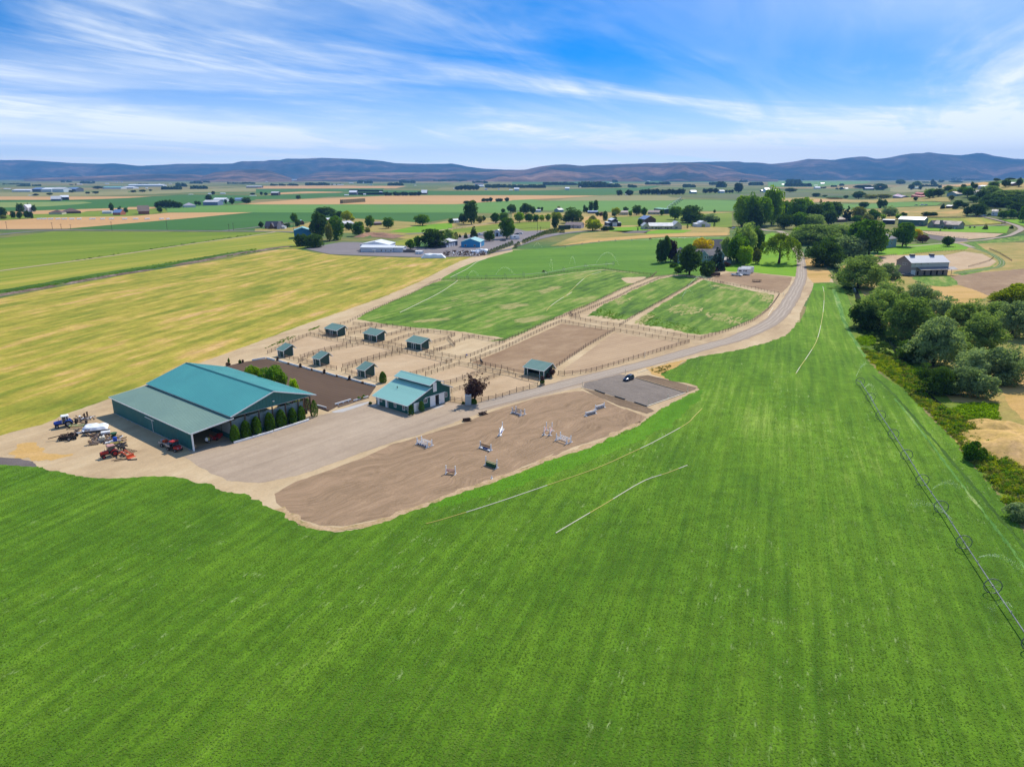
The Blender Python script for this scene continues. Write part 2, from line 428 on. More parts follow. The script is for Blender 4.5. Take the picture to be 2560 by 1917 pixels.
M_wheat=ground('wheat',[(.3, sr(196,152,98)),(.7, sr(216,172,118))],.01,0,4,.08,.5,.1)
M_green=ground('green_crop',[(.3, sr(62,108,42)),(.7, sr(74,122,50))],.006,0,5,.06,.3,.1)
M_lgreen=ground('light_green_crop',[(.3, sr(98,142,60)),(.7, sr(112,154,70))],.006,0,5,.05,.3,.1)
M_pgreen=ground('pale_green_crop',[(.3, sr(128,148,76)),(.7, sr(144,160,90))],.006,0,5,.06,.3,.1)
M_olive=ground('olive_pasture',[(.3, sr(136,138,84)),(.5, sr(150,146,94)),(.7, sr(172,158,108))],.008,0,5,.1,.3,.1)
M_greyg=ground('grey_green_pasture',[(.3, sr(92,104,66)),(.7, sr(114,122,80))],.008,0,6,.1,.3,.1)
M_dry=ground('dry_grass',[(.28, sr(110,122,52)),(.42, sr(150,144,72)),(.56, sr(184,158,92)),(.72, sr(206,168,112))],.02, R(20),2.5,.2,1.0,.4,.12,.2, streak=.3, sscale=.12, sstretch=6)
M_dryo=ground('parched_grass',[(.3, sr(176,147,74)),(.5, sr(206,166,99)),(.75, sr(218,178,121))],.03, R(10),3,.16,1.2,.4, streak=.5, sscale=.2, sstretch=7)
M_straw=ground('bare_straw_patch',[(.3, sr(132,146,76)),(.5, sr(166,162,98)),(.75, sr(192,176,122))],.08, R(62),4,.2,1.4,.4, streak=.5, sscale=.4, sstretch=7)
M_dirt=ground('farm_dirt',[(.28, sr(170,143,110)),(.5, sr(202,176,138)),(.74, sr(224,202,164))],.03, R(60),2,.1,1.6,.35,.07,.25, streak=.25, sscale=.2, sstretch=10)
M_pad=ground('paddock_dirt',[(.3, sr(186,158,123)),(.5, sr(200,172,137)),(.72, sr(212,187,152))],.05, R(40),1.6,.1,2.0,.35,.06,.3)
M_padb=ground('brown_paddock_dirt',[(.3, sr(146,117,90)),(.5, sr(162,134,104)),(.72, sr(190,162,129))],.04, R(40),1.6,.1,2.0,.35,.06,.3)
M_padc=ground('harrowed_paddock_dirt',[(.3, sr(166,137,108)),(.5, sr(190,162,129)),(.72, sr(204,176,142))],.05, R(38),3.0,.1,2.0,.35, rows=(2.2,.06,2.0))
M_dress=ground('dressage_footing',[(.3, sr(92,73,59)),(.5, sr(100,81,66)),(.7, sr(112,91,74))],.05, R(140),3,.1,2.2,.4, rows=(1.5,.05,1.0))
M_edge=ground('weedy_edge',[(.3, sr(120,128,62)),(.45, sr(186,158,116)),(.6, sr(206,176,142)),(.75, sr(214,170,118))],.35,0,1,.2,1.6,.5)
M_grav=ground('yard_gravel',[(.28, sr(154,136,116)),(.45, sr(178,158,136)),(.6, sr(190,170,147)),(.78, sr(206,186,162))],.03, R(52),4,.1,1.8,.3,.06,.3, streak=.5, sscale=.35, sstretch=16)
M_park=ground('parking_gravel',[(.3, sr(116,106,98)),(.5, sr(138,127,117)),(.75, sr(168,152,138))],.06, R(140),2,.2,2.2,.5,.1,.7)
M_bank=ground('dark_soil_bank',[(.3, sr(104,85,67)),(.5, sr(128,107,85)),(.75, sr(160,137,110))],.1, R(140),3,.2,1.6,.5)
M_dgrav=ground('dark_gravel',[(.3, sr(104,96,94)),(.7, sr(130,120,116))],.1, R(10),3,.16,2,.4)
M_asph=ground('grey_yard',[(.3, sr(126,120,122)),(.7, sr(150,142,142))],.03,0,2,.08,1.0,.2)
M_soil=ground('turned_soil',[(.3, sr(120,94,78)),(.5, sr(160,124,100)),(.75, sr(206,152,110))],.05, R(0),2,.2,.8,.5)
M_bareg=ground('grey_trampled_dirt',[(.3, sr(150,132,116)),(.7, sr(186,166,148))],.08, R(40),2,.14,2,.4)
M_ditchg=ground('ditch_grass',[(.3, sr(52,84,26)),(.6, sr(76,112,34)),(.8, sr(120,136,60))],.05, R(50),4,.35,.8,.8)
M_conc=paint('pale_concrete', sr(190,186,182),.85,.06)

def arena_mat():
    m, nt, N, L, b=_mat('arena_sand'); P=_pos(nt)
    warp=N('ShaderNodeTexNoise'); warp.inputs['Scale'].default_value=.045; warp.inputs['Detail'].default_value=2; L(P, warp.inputs['Vector'])
    sc=N('ShaderNodeVectorMath'); sc.operation='SCALE'; sc.inputs['Scale'].default_value=20; L(warp.outputs['Color'], sc.inputs[0])
    ad=N('ShaderNodeVectorMath'); ad.operation='ADD'; L(P, ad.inputs[0]); L(sc.outputs[0], ad.inputs[1])
    v=_map(nt, ad.outputs[0], R(44),(.035,1,1))
    t1=_noise(nt, v, .42,4,.6); t2=_noise(nt, v, 2.6,3,.6)
    wv=N('ShaderNodeTexWave'); wv.bands_direction='Y'; wv.inputs['Scale'].default_value=.34; wv.inputs['Distortion'].default_value=1.2; L(_map(nt, ad.outputs[0], R(44)), wv.inputs['Vector'])
    zone=_mr(nt, _noise(nt, _map(nt, ad.outputs[0], R(44),(.12,1,1)),.16,2),.5,.62)
    f=_math(nt, 'ADD', _math(nt, 'MULTIPLY', t1,.62), _math(nt, 'MULTIPLY', t2,.38))
    col=_ramp(nt, f, [(.30, sr(136,111,87)),(.46, sr(158,132,104)),(.58, sr(172,143,114)),(.75, sr(192,164,130))])
    k=_math(nt, 'MULTIPLY', zone, .16)
    col=_mix(nt, k, col, _mix(nt, 1.0, col, _ramp(nt, wv.outputs['Fac'],[(.3,(.45,)*3),(.8,(1.2,)*3)]),'MULTIPLY'))
    fn=_noise(nt, P, 2.4,4,.7)
    col=_mix(nt, 1.0, col, _ramp(nt, fn, [(.3,(.93,)*3),(.7,(1.07,)*3)]),'MULTIPLY')
    L(col, b.inputs['Base Color']); b.inputs['Roughness'].default_value=.95; b.inputs['Specular IOR Level'].default_value=.1
    h=_math(nt, 'ADD', _math(nt, 'MULTIPLY', t2,.8), _math(nt, 'MULTIPLY', wv.outputs['Fac'], _math(nt, 'MULTIPLY', zone, .5)))
    L(_bump(nt, _math(nt, 'ADD', h, _math(nt, 'MULTIPLY', fn, .3)),.5,.18), b.inputs['Normal']); return m
M_arena=arena_mat()

def plain_mat():
    m, nt, N, L, b=_mat('valley_floor'); P=_pos(nt)
    def cells(sx, sy, rz, seed):
        v=_map(nt, P, rz, (1/sx, 1/sy, 1),(seed, seed*.7,0))
        f=N('ShaderNodeVectorMath'); f.operation='FLOOR'; L(v, f.inputs[0])
        wn=N('ShaderNodeTexWhiteNoise'); wn.noise_dimensions='2D'; L(f.outputs[0], wn.inputs['Vector']); return wn.outputs['Value']
    stops=[(0, sr(92,112,62)),(.18, sr(74,116,62)),(.3, sr(150,144,98)),(.42, sr(84,122,66)),(.55, sr(186,152,108)),(.64, sr(112,128,80)),(.78, sr(66,104,58)),(.9, sr(160,140,100))]
    r=N('ShaderNodeValToRGB'); r.color_ramp.interpolation='CONSTANT'; e=r.color_ramp.elements
    for i, (p, c) in enumerate(stops):
        el=e[i] if i < 2 else e.new(p)
        el.position=p; el.color=(*c, 1)
    L(cells(640,520, R(3),3.3), r.inputs[0])
    n=_noise(nt, _map(nt, P, 0,(.25,1,1)),.006,6,.65); n2=_noise(nt, P, .05,4,.6)
    col=_mix(nt, _mr(nt, n, .38,.62), r.outputs[0], _ramp(nt, n2,[(.3, sr(104,116,64)),(.7, sr(158,146,92))]))
    fn=_noise(nt, P, .9,4,.7)
    col=_mix(nt, 1.0, col, _ramp(nt, fn, [(.3,(.86,)*3),(.7,(1.14,)*3)]),'MULTIPLY')
    L(col, b.inputs['Base Color']); b.inputs['Roughness'].default_value=1; b.inputs['Specular IOR Level'].default_value=.05; return m

def build_ground():
    xs=sorted(set([-19000,-12000,-8000,-5000,-3000,-1500,-700,-300,0]+list(range(300,3001,60))+[3300,4000,6000,9000,13000,19000]))
    ys=sorted(set([-500,-100,200,450]+list(range(660,3361,60))+[4000,5500,8000,11000,15000,19400]))
    vs=[(x, y, terrain(x, y)) for y in ys for x in xs]; n=len(xs)
    fs=[(j*n+i, j*n+i+1,(j+1)*n+i+1,(j+1)*n+i) for j in range(len(ys) - 1) for i in range(n - 1)]
    me=bpy.data.meshes.new('ground'); me.from_pydata(vs, [], fs); me.materials.append(plain_mat())
    o=link('ground', me); o['kind']='structure'
build_ground()

# barn frame, used by the sheets next to it
A0=g('E',2005,1108); E1=Vector((-.77033,.63765,0)); E2=Vector((.63765,.77033,0))
def bl(x, y): p=A0+E2*x+E1*y; return ('w', p.x, p.y)

F0, F1, F2, F3=.10,.14,.18,.22
def farfields():
    S=sheet
    S('field',[('Q1',-400,700),('Q1',1100,700),('Q1',2208,670),('Q2',0,700),('Q2',700,660),('Q2',1400,640),('Q2',2208,602),('Q3',100,590),('Q3',0,640),('Q2',2208,680),('Q2',1000,700),('Q2',450,730),('Q1',1200,768),('Q1',-400,770)], F0, M_olive)
    S('field',[('Q1',-400,775),('Q1',2208,770),('Q2',0,770),('Q2',420,768),('Q2',0,795),('Q1',1700,815),('Q1',1200,828),('Q1',-400,828)], F1, M_wheat)
    S('field',[('Q1',-400,832),('Q1',1200,829),('Q1',1700,818),('Q1',2208,798),('Q2',0,798),('Q2',420,775),('Q2',900,740),('Q2',1500,742),('Q2',2208,755),('Q3',0,772),('Q3',0,822),('Q2',2100,860),('Q2',1750,905),('Q2',1290,932),('Q2',640,972),('Q2',480,949),('Q2',0,949),('Q1',2208,968),('Q1',1800,976),('Q1',640,1016),('Q1',-400,1010)], F1, M_green)
    S('field',[('Q1',-400,872),('Q1',900,862),('Q1',1450,860),('Q1',1600,878),('Q1',1350,905),('Q1',800,942),('Q1',-400,975)], F2, M_pgreen)
    S('field',[('Q1',-300,1060),('Q1',600,1015),('Q1',1800,977),('Q1',2208,970),('Q2',0,953),('Q2',480,953),('Q2',470,978),('Q1',2208,997),('Q1',1500,1025),('Q1',1400,1050),('Q1',700,1075),('Q1',-300,1095)], F2, M_wheat)
    S('field',[('Q1',-400,1095),('Q1',700,1072),('Q1',1500,1028),('Q1',2208,999),('Q2',470,980),('Q2',660,975),('Q2',680,1044),('Q2',160,1102),('Q1',2208,1112),('Q1',900,1130),('Q1',-400,1200)], F1, M_hay3)
    S('field',[('Q2',640,974),('Q2',1290,935),('Q3',0,906),('Q4',0,906),('Q4',1200,904),('Q4',1690,875),('Q5',0,838),('Q5',300,815),('Q5',560,845),('Q5',2208,843),('Q6',560,840),('Q6',760,824),('Q6',1300,832),('Q6',1700,850),('Q6',1600,1020),('Q6',450,1020),('Q5',2208,1035),('Q5',1230,1022),('Q5',760,1012),('Q5',0,1012),('Q4',2100,1062),('Q4',1640,1052),('Q3',2208,1050),('Q3',0,1045),('Q2',680,1041)], F1, M_lgreen)
    S('field',[('Q2',2190,1042),('Q3',0,1045),('Q3',2208,1051),('Q4',1400,1048),('Q4',1330,1130),('Q4',1100,1155),('Q4',800,1208),('Q4',530,1215),('Q4',0,1178),('Q3',1700,1142),('Q3',1000,1200),('Q3',600,1215),('Q3',0,1290),('Q2',2208,1306),('Q2',1680,1352),('Q2',0,1352),('Q1',1150,1328),('Q2',0,1236),('Q2',1000,1151),('Q2',1900,1066)], F2, M_green)
    S('field',[('Q1',-400,1205),('Q1',0,1185),('Q1',900,1131),('Q1',2208,1113),('Q2',160,1105),('Q2',700,1052),('Q2',2150,1044),('Q2',1900,1066),('Q2',1000,1151),('Q2',0,1236),('Q1',1150,1328),('Q1',-400,1340)], F3, M_wheat)
    S('field',[('Q3',-300,897),('Q3',0,880),('Q3',800,816),('Q3',1500,792),('Q3',2208,761),('Q4',0,757),('Q4',2208,752),('Q5',0,750),('Q5',1500,757),('Q5',900,795),('Q5',0,834),('Q4',2208,840),('Q4',1700,872),('Q4',1250,904),('Q4',0,906),('Q3',0,908)], F2, M_wheat)
    S('field',[('Q5',560,846),('Q5',740,838),('Q5',1080,790),('Q5',1550,759),('Q5',2208,752),('Q6',450,757),('Q6',560,790),('Q6',800,806),('Q6',560,840),('Q5',2208,842)], F3, M_olive)
    S('field',[('Q6',450,772),('Q6',1300,737),('Q6',2208,722),('Q7',0,702),('Q7',800,700),('Q7',1470,742),('Q7',760,777),('Q7',0,792),('Q6',1900,822),('Q6',1290,800)], F2, M_greyg)
    S('field',[('Q4',-600,650),('Q4',1100,676),('Q4',2208,672),('Q5',100,674),('Q5',780,662),('Q5',1100,640),('Q5',2208,615),('Q6',0,602),('Q6',400,582),('Q6',150,640),('Q5',1780,738),('Q5',1550,748),('Q5',0,743),('Q4',0,743),('Q4',-600,743)], F1, M_green)
    S('field',[('Q3',100,590),('Q3',2208,588),('Q4',400,590),('Q4',200,628),('Q4',0,630),('Q3',2208,628),('Q3',0,636)], F1, M_wheat)
    S('field',[('Q3',0,640),('Q3',2208,631),('Q4',-10,648),('Q4',-20,690),('Q3',1500,690),('Q3',800,673),('Q3',400,700),('Q3',0,712)], F1, M_green)
    S('field',[('Q3',200,740),('Q3',400,706),('Q3',900,684),('Q3',1500,691),('Q3',1450,703),('Q3',700,720),('Q3',250,742)], F2, M_wheat)
    S('field',[('Q3',0,772),('Q3',400,747),('Q3',1500,706),('Q3',2208,700),('Q4',0,750),('Q3',1500,760),('Q3',800,812),('Q3',0,820)], F1, M_green)
    S('field',[('Q5',0,480),('Q5',500,480),('Q5',1500,478),('Q6',0,500),('Q6',2208,480),('Q6',2208,520),('Q6',700,528),('Q5',1900,540),('Q5',0,560)], F0, M_green)
    S('field',[('Q7',-700,470),('Q7',200,466),('Q7',1740,470),('Q7',1750,498),('Q7',200,492),('Q7',-700,492)], F0, M_olive)
    S('field',[('Q7',0,500),('Q7',1800,505),('Q7',1700,545),('Q7',800,600),('Q7',0,600)], F0, M_lgreen)
    S('field',[('Q7',0,805),('Q7',700,780),('Q7',2208,800),('Q8',880,790),('Q8',950,868),('Q8',0,872),('Q7',1500,872),('Q7',900,865),('Q7',0,862)], F1, M_dry)
    S('field',[('Q7',-100,850),('Q7',700,815),('Q7',1350,815),('Q7',1480,860),('Q7',900,866),('Q7',-100,866)], F2, M_wheat)
    S('field',[('Q7',900,872),('Q7',2208,872),('Q8',800,880),('Q8',700,930),('Q7',2208,960),('Q7',1250,980)], F1, M_lgreen)
    S('field',[('Q7',1250,1000),('Q7',2208,970),('Q8',750,940),('Q8',1200,1000),('Q8',1200,1140),('Q8',400,1130),('Q7',2208,1170),('Q7',1300,1170)], F1, M_dry)
    S('field',[('Q8',100,1002),('Q8',1160,1006),('Q8',1160,1062),('Q8',950,1080),('Q8',110,1062)], F2, M_dryo)
    S('field',[('Q8',780,588),('Q8',1300,530),('Q8',1600,545),('Q8',1550,600),('Q8',1050,605)], F2, M_dryo)
    S('field',[('Q8',-100,620),('Q8',200,570),('Q8',720,600),('Q8',900,640),('Q8',400,690),('Q8',-100,680)], F2, M_olive)
    S('field',[('Q8',1600,560),('Q8',2300,540),('Q8',2400,700),('Q8',1500,690)], F1, M_dry)
    # in front of the road on the left
    S('field',[('A',-600,860),('A',450,724),('A',2212,730),('B',170,722),('B',0,752),('A',1700,825),('A',1100,915),('A',600,985),('A',-600,1160)], F1, M_hay3)
    S('field',[('A',-600,1160),('A',600,985),('A',1100,915),('A',1700,825),('B',0,752),('B',170,724),('B',340,742),('B',420,800),('B',420,870),('B',130,868),('A',2212,890),('A',1500,990),('A',600,1130),('A',-600,1330)], F1, M_hay2)
    S('field',[('B',-10,700),('B',310,690),('B',480,640),('B',700,640),('B',860,615),('B',1370,640),('B',1500,660),('B',1700,620),('B',2212,600),('C',0,560),('C',850,560),('C',1700,550),('C',1900,560),('C',1900,700),('C',900,720),('C',0,740),('B',1300,790),('B',1000,740),('B',400,730),('B',-10,720)], F1, M_dry)
    S('field',[('B',1150,722),('B',1400,672),('B',1690,648),('B',1700,690),('B',1600,730),('B',1300,735)], F2, M_lime, .8,4)
    S('field',[('B',1700,705),('B',2150,652),('B',2212,660),('C',120,640),('C',330,640),('C',330,700),('B',2212,730),('B',1700,735)], F2, M_hay3,.8,4)
    S('field',[('B',1180,815),('B',1420,760),('B',1450,790),('B',1290,870),('B',1240,870)], F2, M_hay2,.8,4)
    S('field',[('B',980,740),('B',1090,730),('B',1290,760),('B',1190,785),('B',1000,770)], F2, M_soil, 1,4)
    S('field',[('C',600,600),('C',790,590),('C',800,660),('C',620,680)], F2, M_dryo, 1,4)
    S('field',[('C',850,600),('C',1450,580),('C',1900,560),('C',1900,690),('C',1450,670),('C',830,670)], F2, M_hay3,1,5)
    S('field',[('C',850,690),('C',1100,680),('C',1250,740),('C',1000,735),('C',840,720)], F3, M_lime, .8,4)
    S('field',[('C',330,850),('C',600,740),('C',900,718),('C',1300,712),('C',1880,700),('C',1880,758),('C',1300,772),('C',900,790),('C',600,830)], F3, M_dry, .8,4)
    S('field',[('C',400,850),('C',700,790),('C',1150,755),('C',1600,735),('C',1860,735),('C',1860,757),('C',1300,771),('C',800,806)], F3+.02, M_dryo, 1.2,4)
    S('field',[('C',1180,722),('C',1280,708),('C',1560,712),('C',1480,735),('C',1150,745)], F3+.04, M_lime, 1,4)
    S('gravel_bed',[('C',940,738),('C',1060,716),('C',1200,716),('C',1130,738)], F3+.06, M_dgrav)
farfields()

# roads of the valley
M_road=road_mat('asphalt_road', sr(150,140,110), sr(138,134,132), sr(126,122,122),.08)
M_track=road_mat('dirt_track', sr(150,150,80), sr(214,190,160), sr(190,168,136),.12)
M_lane=road_mat('gravel_lane', sr(168,146,122), sr(200,184,166), sr(168,153,137),.12, t=(.3,.52,.74), wd=.09)
ribbon('valley_road',[('A',-500,815),('A',0,750),('A',450,714),('A',1000,713),('A',2212,722),('B',330,728)],10,.30, M_road)
ribbon('valley_road',[('A',-500,708),('A',0,706),('A',450,708),('A',700,711)],8,.34, M_road)
ribbon('valley_road',[('Q2',1650,1362),('Q2',1900,1335),('Q2',2208,1302),('Q3',600,1222)],7,.30, M_road)
ribbon('field_track',[('A',-500,1145),('A',0,1065),('A',600,985),('A',1100,915),('A',1700,825),('B',0,755),('B',180,724)],4.2,.26, M_track, .7)
ribbon('valley_road',[('B',1300,745),('B',1420,738),('B',1600,728)],9,.30, M_road)
ribbon('valley_road',[('B',1560,720),('B',1900,668),('B',2212,625)],6,.34, M_track)
ribbon('gravel_drive',[('K',1400,110),('K',1600,50),('C',200,790),('C',420,742),('C',700,716),('C',900,706)],[7,9,12,14,8,6],.36, M_asph, .5)
ribbon('gravel_drive',[('K',1330,112),('C',0,858),('C',200,778),('C',330,738)],5,.40, M_track, .5)
ribbon('house_drive',[('D',-200,690),('D',-130,690),('D',0,716),('D',100,722),('D',160,765),('D',190,820),('D',240,880),('M',140,560)],[9,9,9,9,8,7,7,7],.30, M_lane)
sheet('gravel_yard',[('B',425,875),('B',620,835),('B',740,815),('B',870,815),('B',1300,850),('B',1600,870),('B',1780,760),('B',2000,720),('B',2212,690),('C',120,720),('C',320,712),('C',0,840),('B',2212,880),('B',2000,920),('B',1900,940),('B',1400,945),('B',1000,935),('B',640,920)],.24, M_asph, .4,3)

# --- the farm itself
def streaks(pts, n, l, wd, ang, z, m, seed):
    r=random.Random(seed); P=[g(*p).xy for p in pts]; xs=[p.x for p in P]; ys=[p.y for p in P]; vs=[]; fs=[]; k=0
    while k < n:
        x, y=r.uniform(min(xs), max(xs)), r.uniform(min(ys), max(ys)); c=False; j=len(P) - 1
        for i in range(len(P)):
            if (P[i].y > y) != (P[j].y > y) and x < (P[j].x - P[i].x)*(y - P[i].y)/(P[j].y - P[i].y)+P[i].x: c=not c
            j=i
        if not c: continue
        a=ang+r.gauss(0,.22); L=l*r.uniform(.4,1.3); W=wd*r.uniform(.4,1.4); b=len(vs); q=18
        for i in range(q):
            t=2*math.pi*i/q; e=r.uniform(.62,1.2); u, v=math.cos(t)*L*e, math.sin(t)*W*e
            vs.append((x+u*math.cos(a) - v*math.sin(a), y+u*math.sin(a)+v*math.cos(a), z+k*.0006))
        fs.append(tuple(range(b, b+q))); k += 1
    me=bpy.data.meshes.new('bare_patch'); me.from_pydata(vs, [], fs); me.materials.append(m); o=link('bare_patch', me); o['kind']='stuff'; o['label']='worn straw coloured streaks in the pasture grass'
def farm_ground():
    S=sheet
    S('hay_field',[('A',-900,1470),('A',330,1236),('A',1100,1092),('A',2000,952),('B',0,907),('B',200,876),('B',340,872),('B',520,905),('B',740,932),('B',1300,950),('B',1700,945),('B',1950,932),('K',1200,158),('K',1060,208),('K',900,288),('K',700,392),('K',350,538),('K',0,657),('J',1100,156),('J',640,316),('J',250,456),('J',0,560),('F',950,6),('F',700,106),('F',400,206),('E',1130,572),('E',700,724),('E',430,844),('E',140,907),('E',-100,985),('E',-900,1240)],.012, M_hay, .5,1.5)
    S('farm_dirt',[('E',-900,1230),('E',-100,980),('E',140,902),('E',430,838),('E',700,718),('E',1130,566),('F',400,200),('F',950,0),('J',640,308),('J',1100,150),('K',350,530),('K',700,384),('K',900,278),('K',1060,200),('K',1200,150),('K',1330,128),('K',1560,90),('L',300,220),('L',800,500),('L',1380,420),('L',1560,400),('L',1800,440),('L',2180,470),('M',112,540),('M',190,600),('M',280,690),('M',440,760),('M',460,850),('M',265,900),('N',140,60),('N',0,320),('L',2205,900),('L',2110,1050),('L',1960,1125),('I',2212,470),('I',1760,520),('I',1500,650),('I',1900,770),('I',1700,900),('I',1380,1080),('H',2212,440),('H',1300,800),('H',600,1050),('H',0,1270),('W',690,1160),('W',540,1090),('F',0,1400),('E',1060,1420),('E',370,1300),('E',-900,1240)],.018, M_dirt, .5,1.5)
    # green over the earth
    S('upper_pasture',[('K',905,352),('K',1060,264),('K',1200,205),('K',1330,166),('K',1560,104),('C',0,884),('C',450,855),('C',900,795),('C',1300,777),('C',1680,770),('C',1860,770),('L',1560,230),('L',1500,380),('L',1380,490),('L',1090,468),('L',870,472),('L',395,420),('L',0,460),('K',2212,286),('K',1700,360),('K',1150,370),('K',890,372)],.030, M_pastn, .35,2)
    S('lawn',[('L',1490,396),('L',1600,384),('L',1760,300),('L',1830,120),('L',1960,80),('L',2060,110),('L',2180,150),('L',2194,290),('L',2172,486),('L',2000,470),('L',1790,448),('L',1560,440),('L',1480,420)],.036, M_lime, .25,1.5)
    S('pasture',[('K',108,733),('K',250,652),('K',450,562),('K',620,492),('K',800,404),('K',900,376),('K',1150,372),('K',1700,364),('K',2212,290),('L',0,464),('L',395,424),('L',870,474),('L',780,510),('L',700,542),('L',560,600),('L',400,678),('L',240,755),('L',80,808),('I',400,196),('I',180,296),('I',60,340),('I',-80,345),('K',1470,905),('K',1400,890),('K',1240,872),('K',1100,845),('K',950,832),('K',600,800),('K',400,780),('K',200,742)],.030, M_past, .9,1.2)
    for P in ([(1000,560),(1250,440),(1500,400),(1740,380),(1600,440),(1350,540),(1180,620),(1000,660),(870,660)],[(1450,600),(1600,580),(1700,600),(1520,640)],[(1800,470),(1950,420),(1990,440),(1850,490)],[(640,745),(900,720),(930,740),(700,760)],[(1560,730),(1760,700),(1880,715),(1640,770)]):
        streaks([('K', a, b) for a, b in P],46,4.6,.8, R(38),.037, M_straw, len(P)+P[0][0])
    S('pasture',[('L',340,790),('L',400,742),('L',540,684),('L',660,616),('L',780,566),('L',910,511),('L',1040,482),('L',1150,480),('L',1285,507),('L',1150,583),('L',1050,640),('L',880,736),('L',700,836),('L',600,882),('L',500,870),('L',400,850),('L',300,845),('L',250,850),('L',270,830)],.030, M_past, 1.0,1.1)
    streaks([('L',470,720),('L',600,660),('L',660,690),('L',560,745)],26,3.2,.6, R(58),.037, M_straw, 5)
    S('pasture',[('L',1320,514),('L',1400,532),('L',1600,574),('L',1800,624),('L',1975,658),('L',1968,705),('L',1900,790),('L',1780,876),('L',1600,952),('L',1480,992),('L',1300,1020),('L',1150,1000),('L',1000,960),('L',820,936),('L',730,905),('L',760,860),('L',900,762),('L',1100,642),('L',1200,580)],.030, M_past, 1.0,1.1)
    for P in ([(980,740),(1120,745),(1250,760),(1330,800),(1250,830),(1120,840),(1010,810)],[(1330,810),(1480,830),(1600,860),(1790,880),(1640,925),(1480,900),(1370,870)],[(1390,560),(1520,575),(1700,610),(1640,618),(1450,582)],[(1790,612),(1900,640),(1962,672),(1940,742),(1860,700)],[(690,910),(800,830),(860,850),(760,920)]):
        streaks([('L', a, b) for a, b in P],60,3.4,.55, R(58),.037, M_straw, P[0][0])
    S('bare_patch',[('L',570,500),('L',700,490),('L',800,495),('L',650,550)],.037, M_dirt, 1.4,1.3, True)
    # paddocks
    S('paddock',[('I',50,430),('I',600,184),('I',720,195),('I',900,220),('I',1060,244),('I',895,352),('I',680,494),('I',540,585),('I',330,560),('I',250,640),('I',60,596),('G',1760,262)],.026, M_padb, .2)
    S('paddock',[('I',620,600),('I',760,505),('I',1090,262),('I',1320,300),('I',1560,335),('I',1740,360),('I',1505,428),('I',1205,520),('I',925,604),('I',640,645)],.026, M_padc, .2)
    S('paddock',[('J',230,640),('J',480,500),('J',680,446),('J',920,488),('J',1130,515),('J',1050,552),('J',720,640),('J',520,695),('J',400,690)],.026, M_pad, .3)
    S('paddock',[('J',640,720),('J',925,612),('J',1155,552),('J',1290,530),('J',1600,598),('J',1455,668),('J',1190,742),('J',990,800),('J',800,780)],.026, M_pad, .3)
    S('paddock',[('J',1100,830),('J',1385,722),('J',1600,664),('J',1780,632),('J',2000,680),('J',2190,735),('J',1900,830),('J',1520,900),('J',1300,900)],.026, M_pad, .3)
    S('paddock',[('G',1170,440),('G',1370,370),('G',1590,296),('G',1800,345),('G',1960,395),('G',1790,430),('G',1550,515),('G',1380,545),('G',1300,500)],.026, M_pad, .2)
    S('paddock',[('G',1500,670),('G',1640,600),('G',2000,490),('G',2200,440),('I',130,660),('I',240,680),('I',360,720),('I',250,790),('I',60,850),('G',1990,772),('G',1640,800),('G',1520,780)],.026, M_pad, .2)
    S('stock_yard',[('L',1400,505),('L',1470,470),('L',1560,448),('L',1800,452),('L',2000,475),('L',2140,492),('L',2120,560),('L',2040,640),('L',1990,625),('L',1800,590),('L',1600,545)],.026, M_padb, .3)
    S('dressage_arena',[bl(36.5,47),('F',665,232),('F',890,182),('J',195,694),('J',1415,1003),('R8',1640,826),('R8',1340,940),('R8',1040,1015),('F',1740,700),('F',1640,660), bl(36.5,0)],.032, M_dress, .1)
    S('yard_gravel',[bl(-1.2,-2.5), bl(-.6,2), bl(36,.6),('F',1640,735),('F',1780,710),('F',2070,600),('R8',1650,920),('G',1470,795),('G',1640,832),('G',1900,800),('G',2208,745),('I',300,806),('I',400,770),('I',640,690),('I',900,650),('I',1150,590),('I',1200,620),('I',1100,655),('I',780,766),('I',600,806),('I',0,952),('H',1300,108),('H',700,306),('H',230,476),('H',0,536),('W',760,985),('W',640,1028),('W',560,1043),('W',490,1038),('W',430,1008),('W',395,985)],.030, M_grav, .5,1.2)
    S('jumping_arena',[('W',640,1040),('W',780,990),('H',0,556),('H',230,494),('H',700,344),('H',900,262),('H',1300,136),('H',1600,78),('H',1760,64),('H',1900,112),('H',2000,172),('H',2140,232),('I',1200,966),('I',1385,1042),('I',1330,1088),('I',1060,1208),('I',700,1322),('I',430,1455),('H',1500,636),('H',1000,850),('H',600,985),('H',300,1098),('H',0,1215),('W',800,1124),('W',740,1136),('W',690,1134),('W',640,1116),('W',598,1085),('W',592,1066)],.034, M_arena, .35,1.2)
    S('parking_gravel',[('I',815,722),('I',1000,672),('I',1150,648),('I',1290,682),('I',1500,745),('I',1750,820),('I',1560,885),('I',1385,946),('I',1270,908),('I',900,795),('I',800,772)],.036, M_park, .2)
    S('soil_bank',[('I',790,778),('I',900,800),('I',1280,912),('I',1390,952),('I',1460,985),('I',1390,1012),('I',1150,940),('I',1000,880),('I',860,815)],.040, M_bank, .4,.9)
    S('soil_bank',[('I',1290,668),('I',1400,655),('I',1560,692),('I',1700,730),('I',1850,772),('I',1830,790),('I',1755,818),('I',1600,768),('I',1290,680)],.040, M_bank, .3,.9)
    S('dry_verge',[('I',1380,590),('I',1600,545),('I',1760,512),('I',1640,590),('I',1560,640),('I',1600,700),('I',1440,650)],.042, M_dryo, .6,.9)
    S('weedy_patch',[('E',90,1120),('E',250,1030),('E',420,1080),('E',520,1130),('E',780,1130),('E',650,1180),('E',420,1200),('E',180,1170)],.026, M_dryo, 1.6,.8, True)
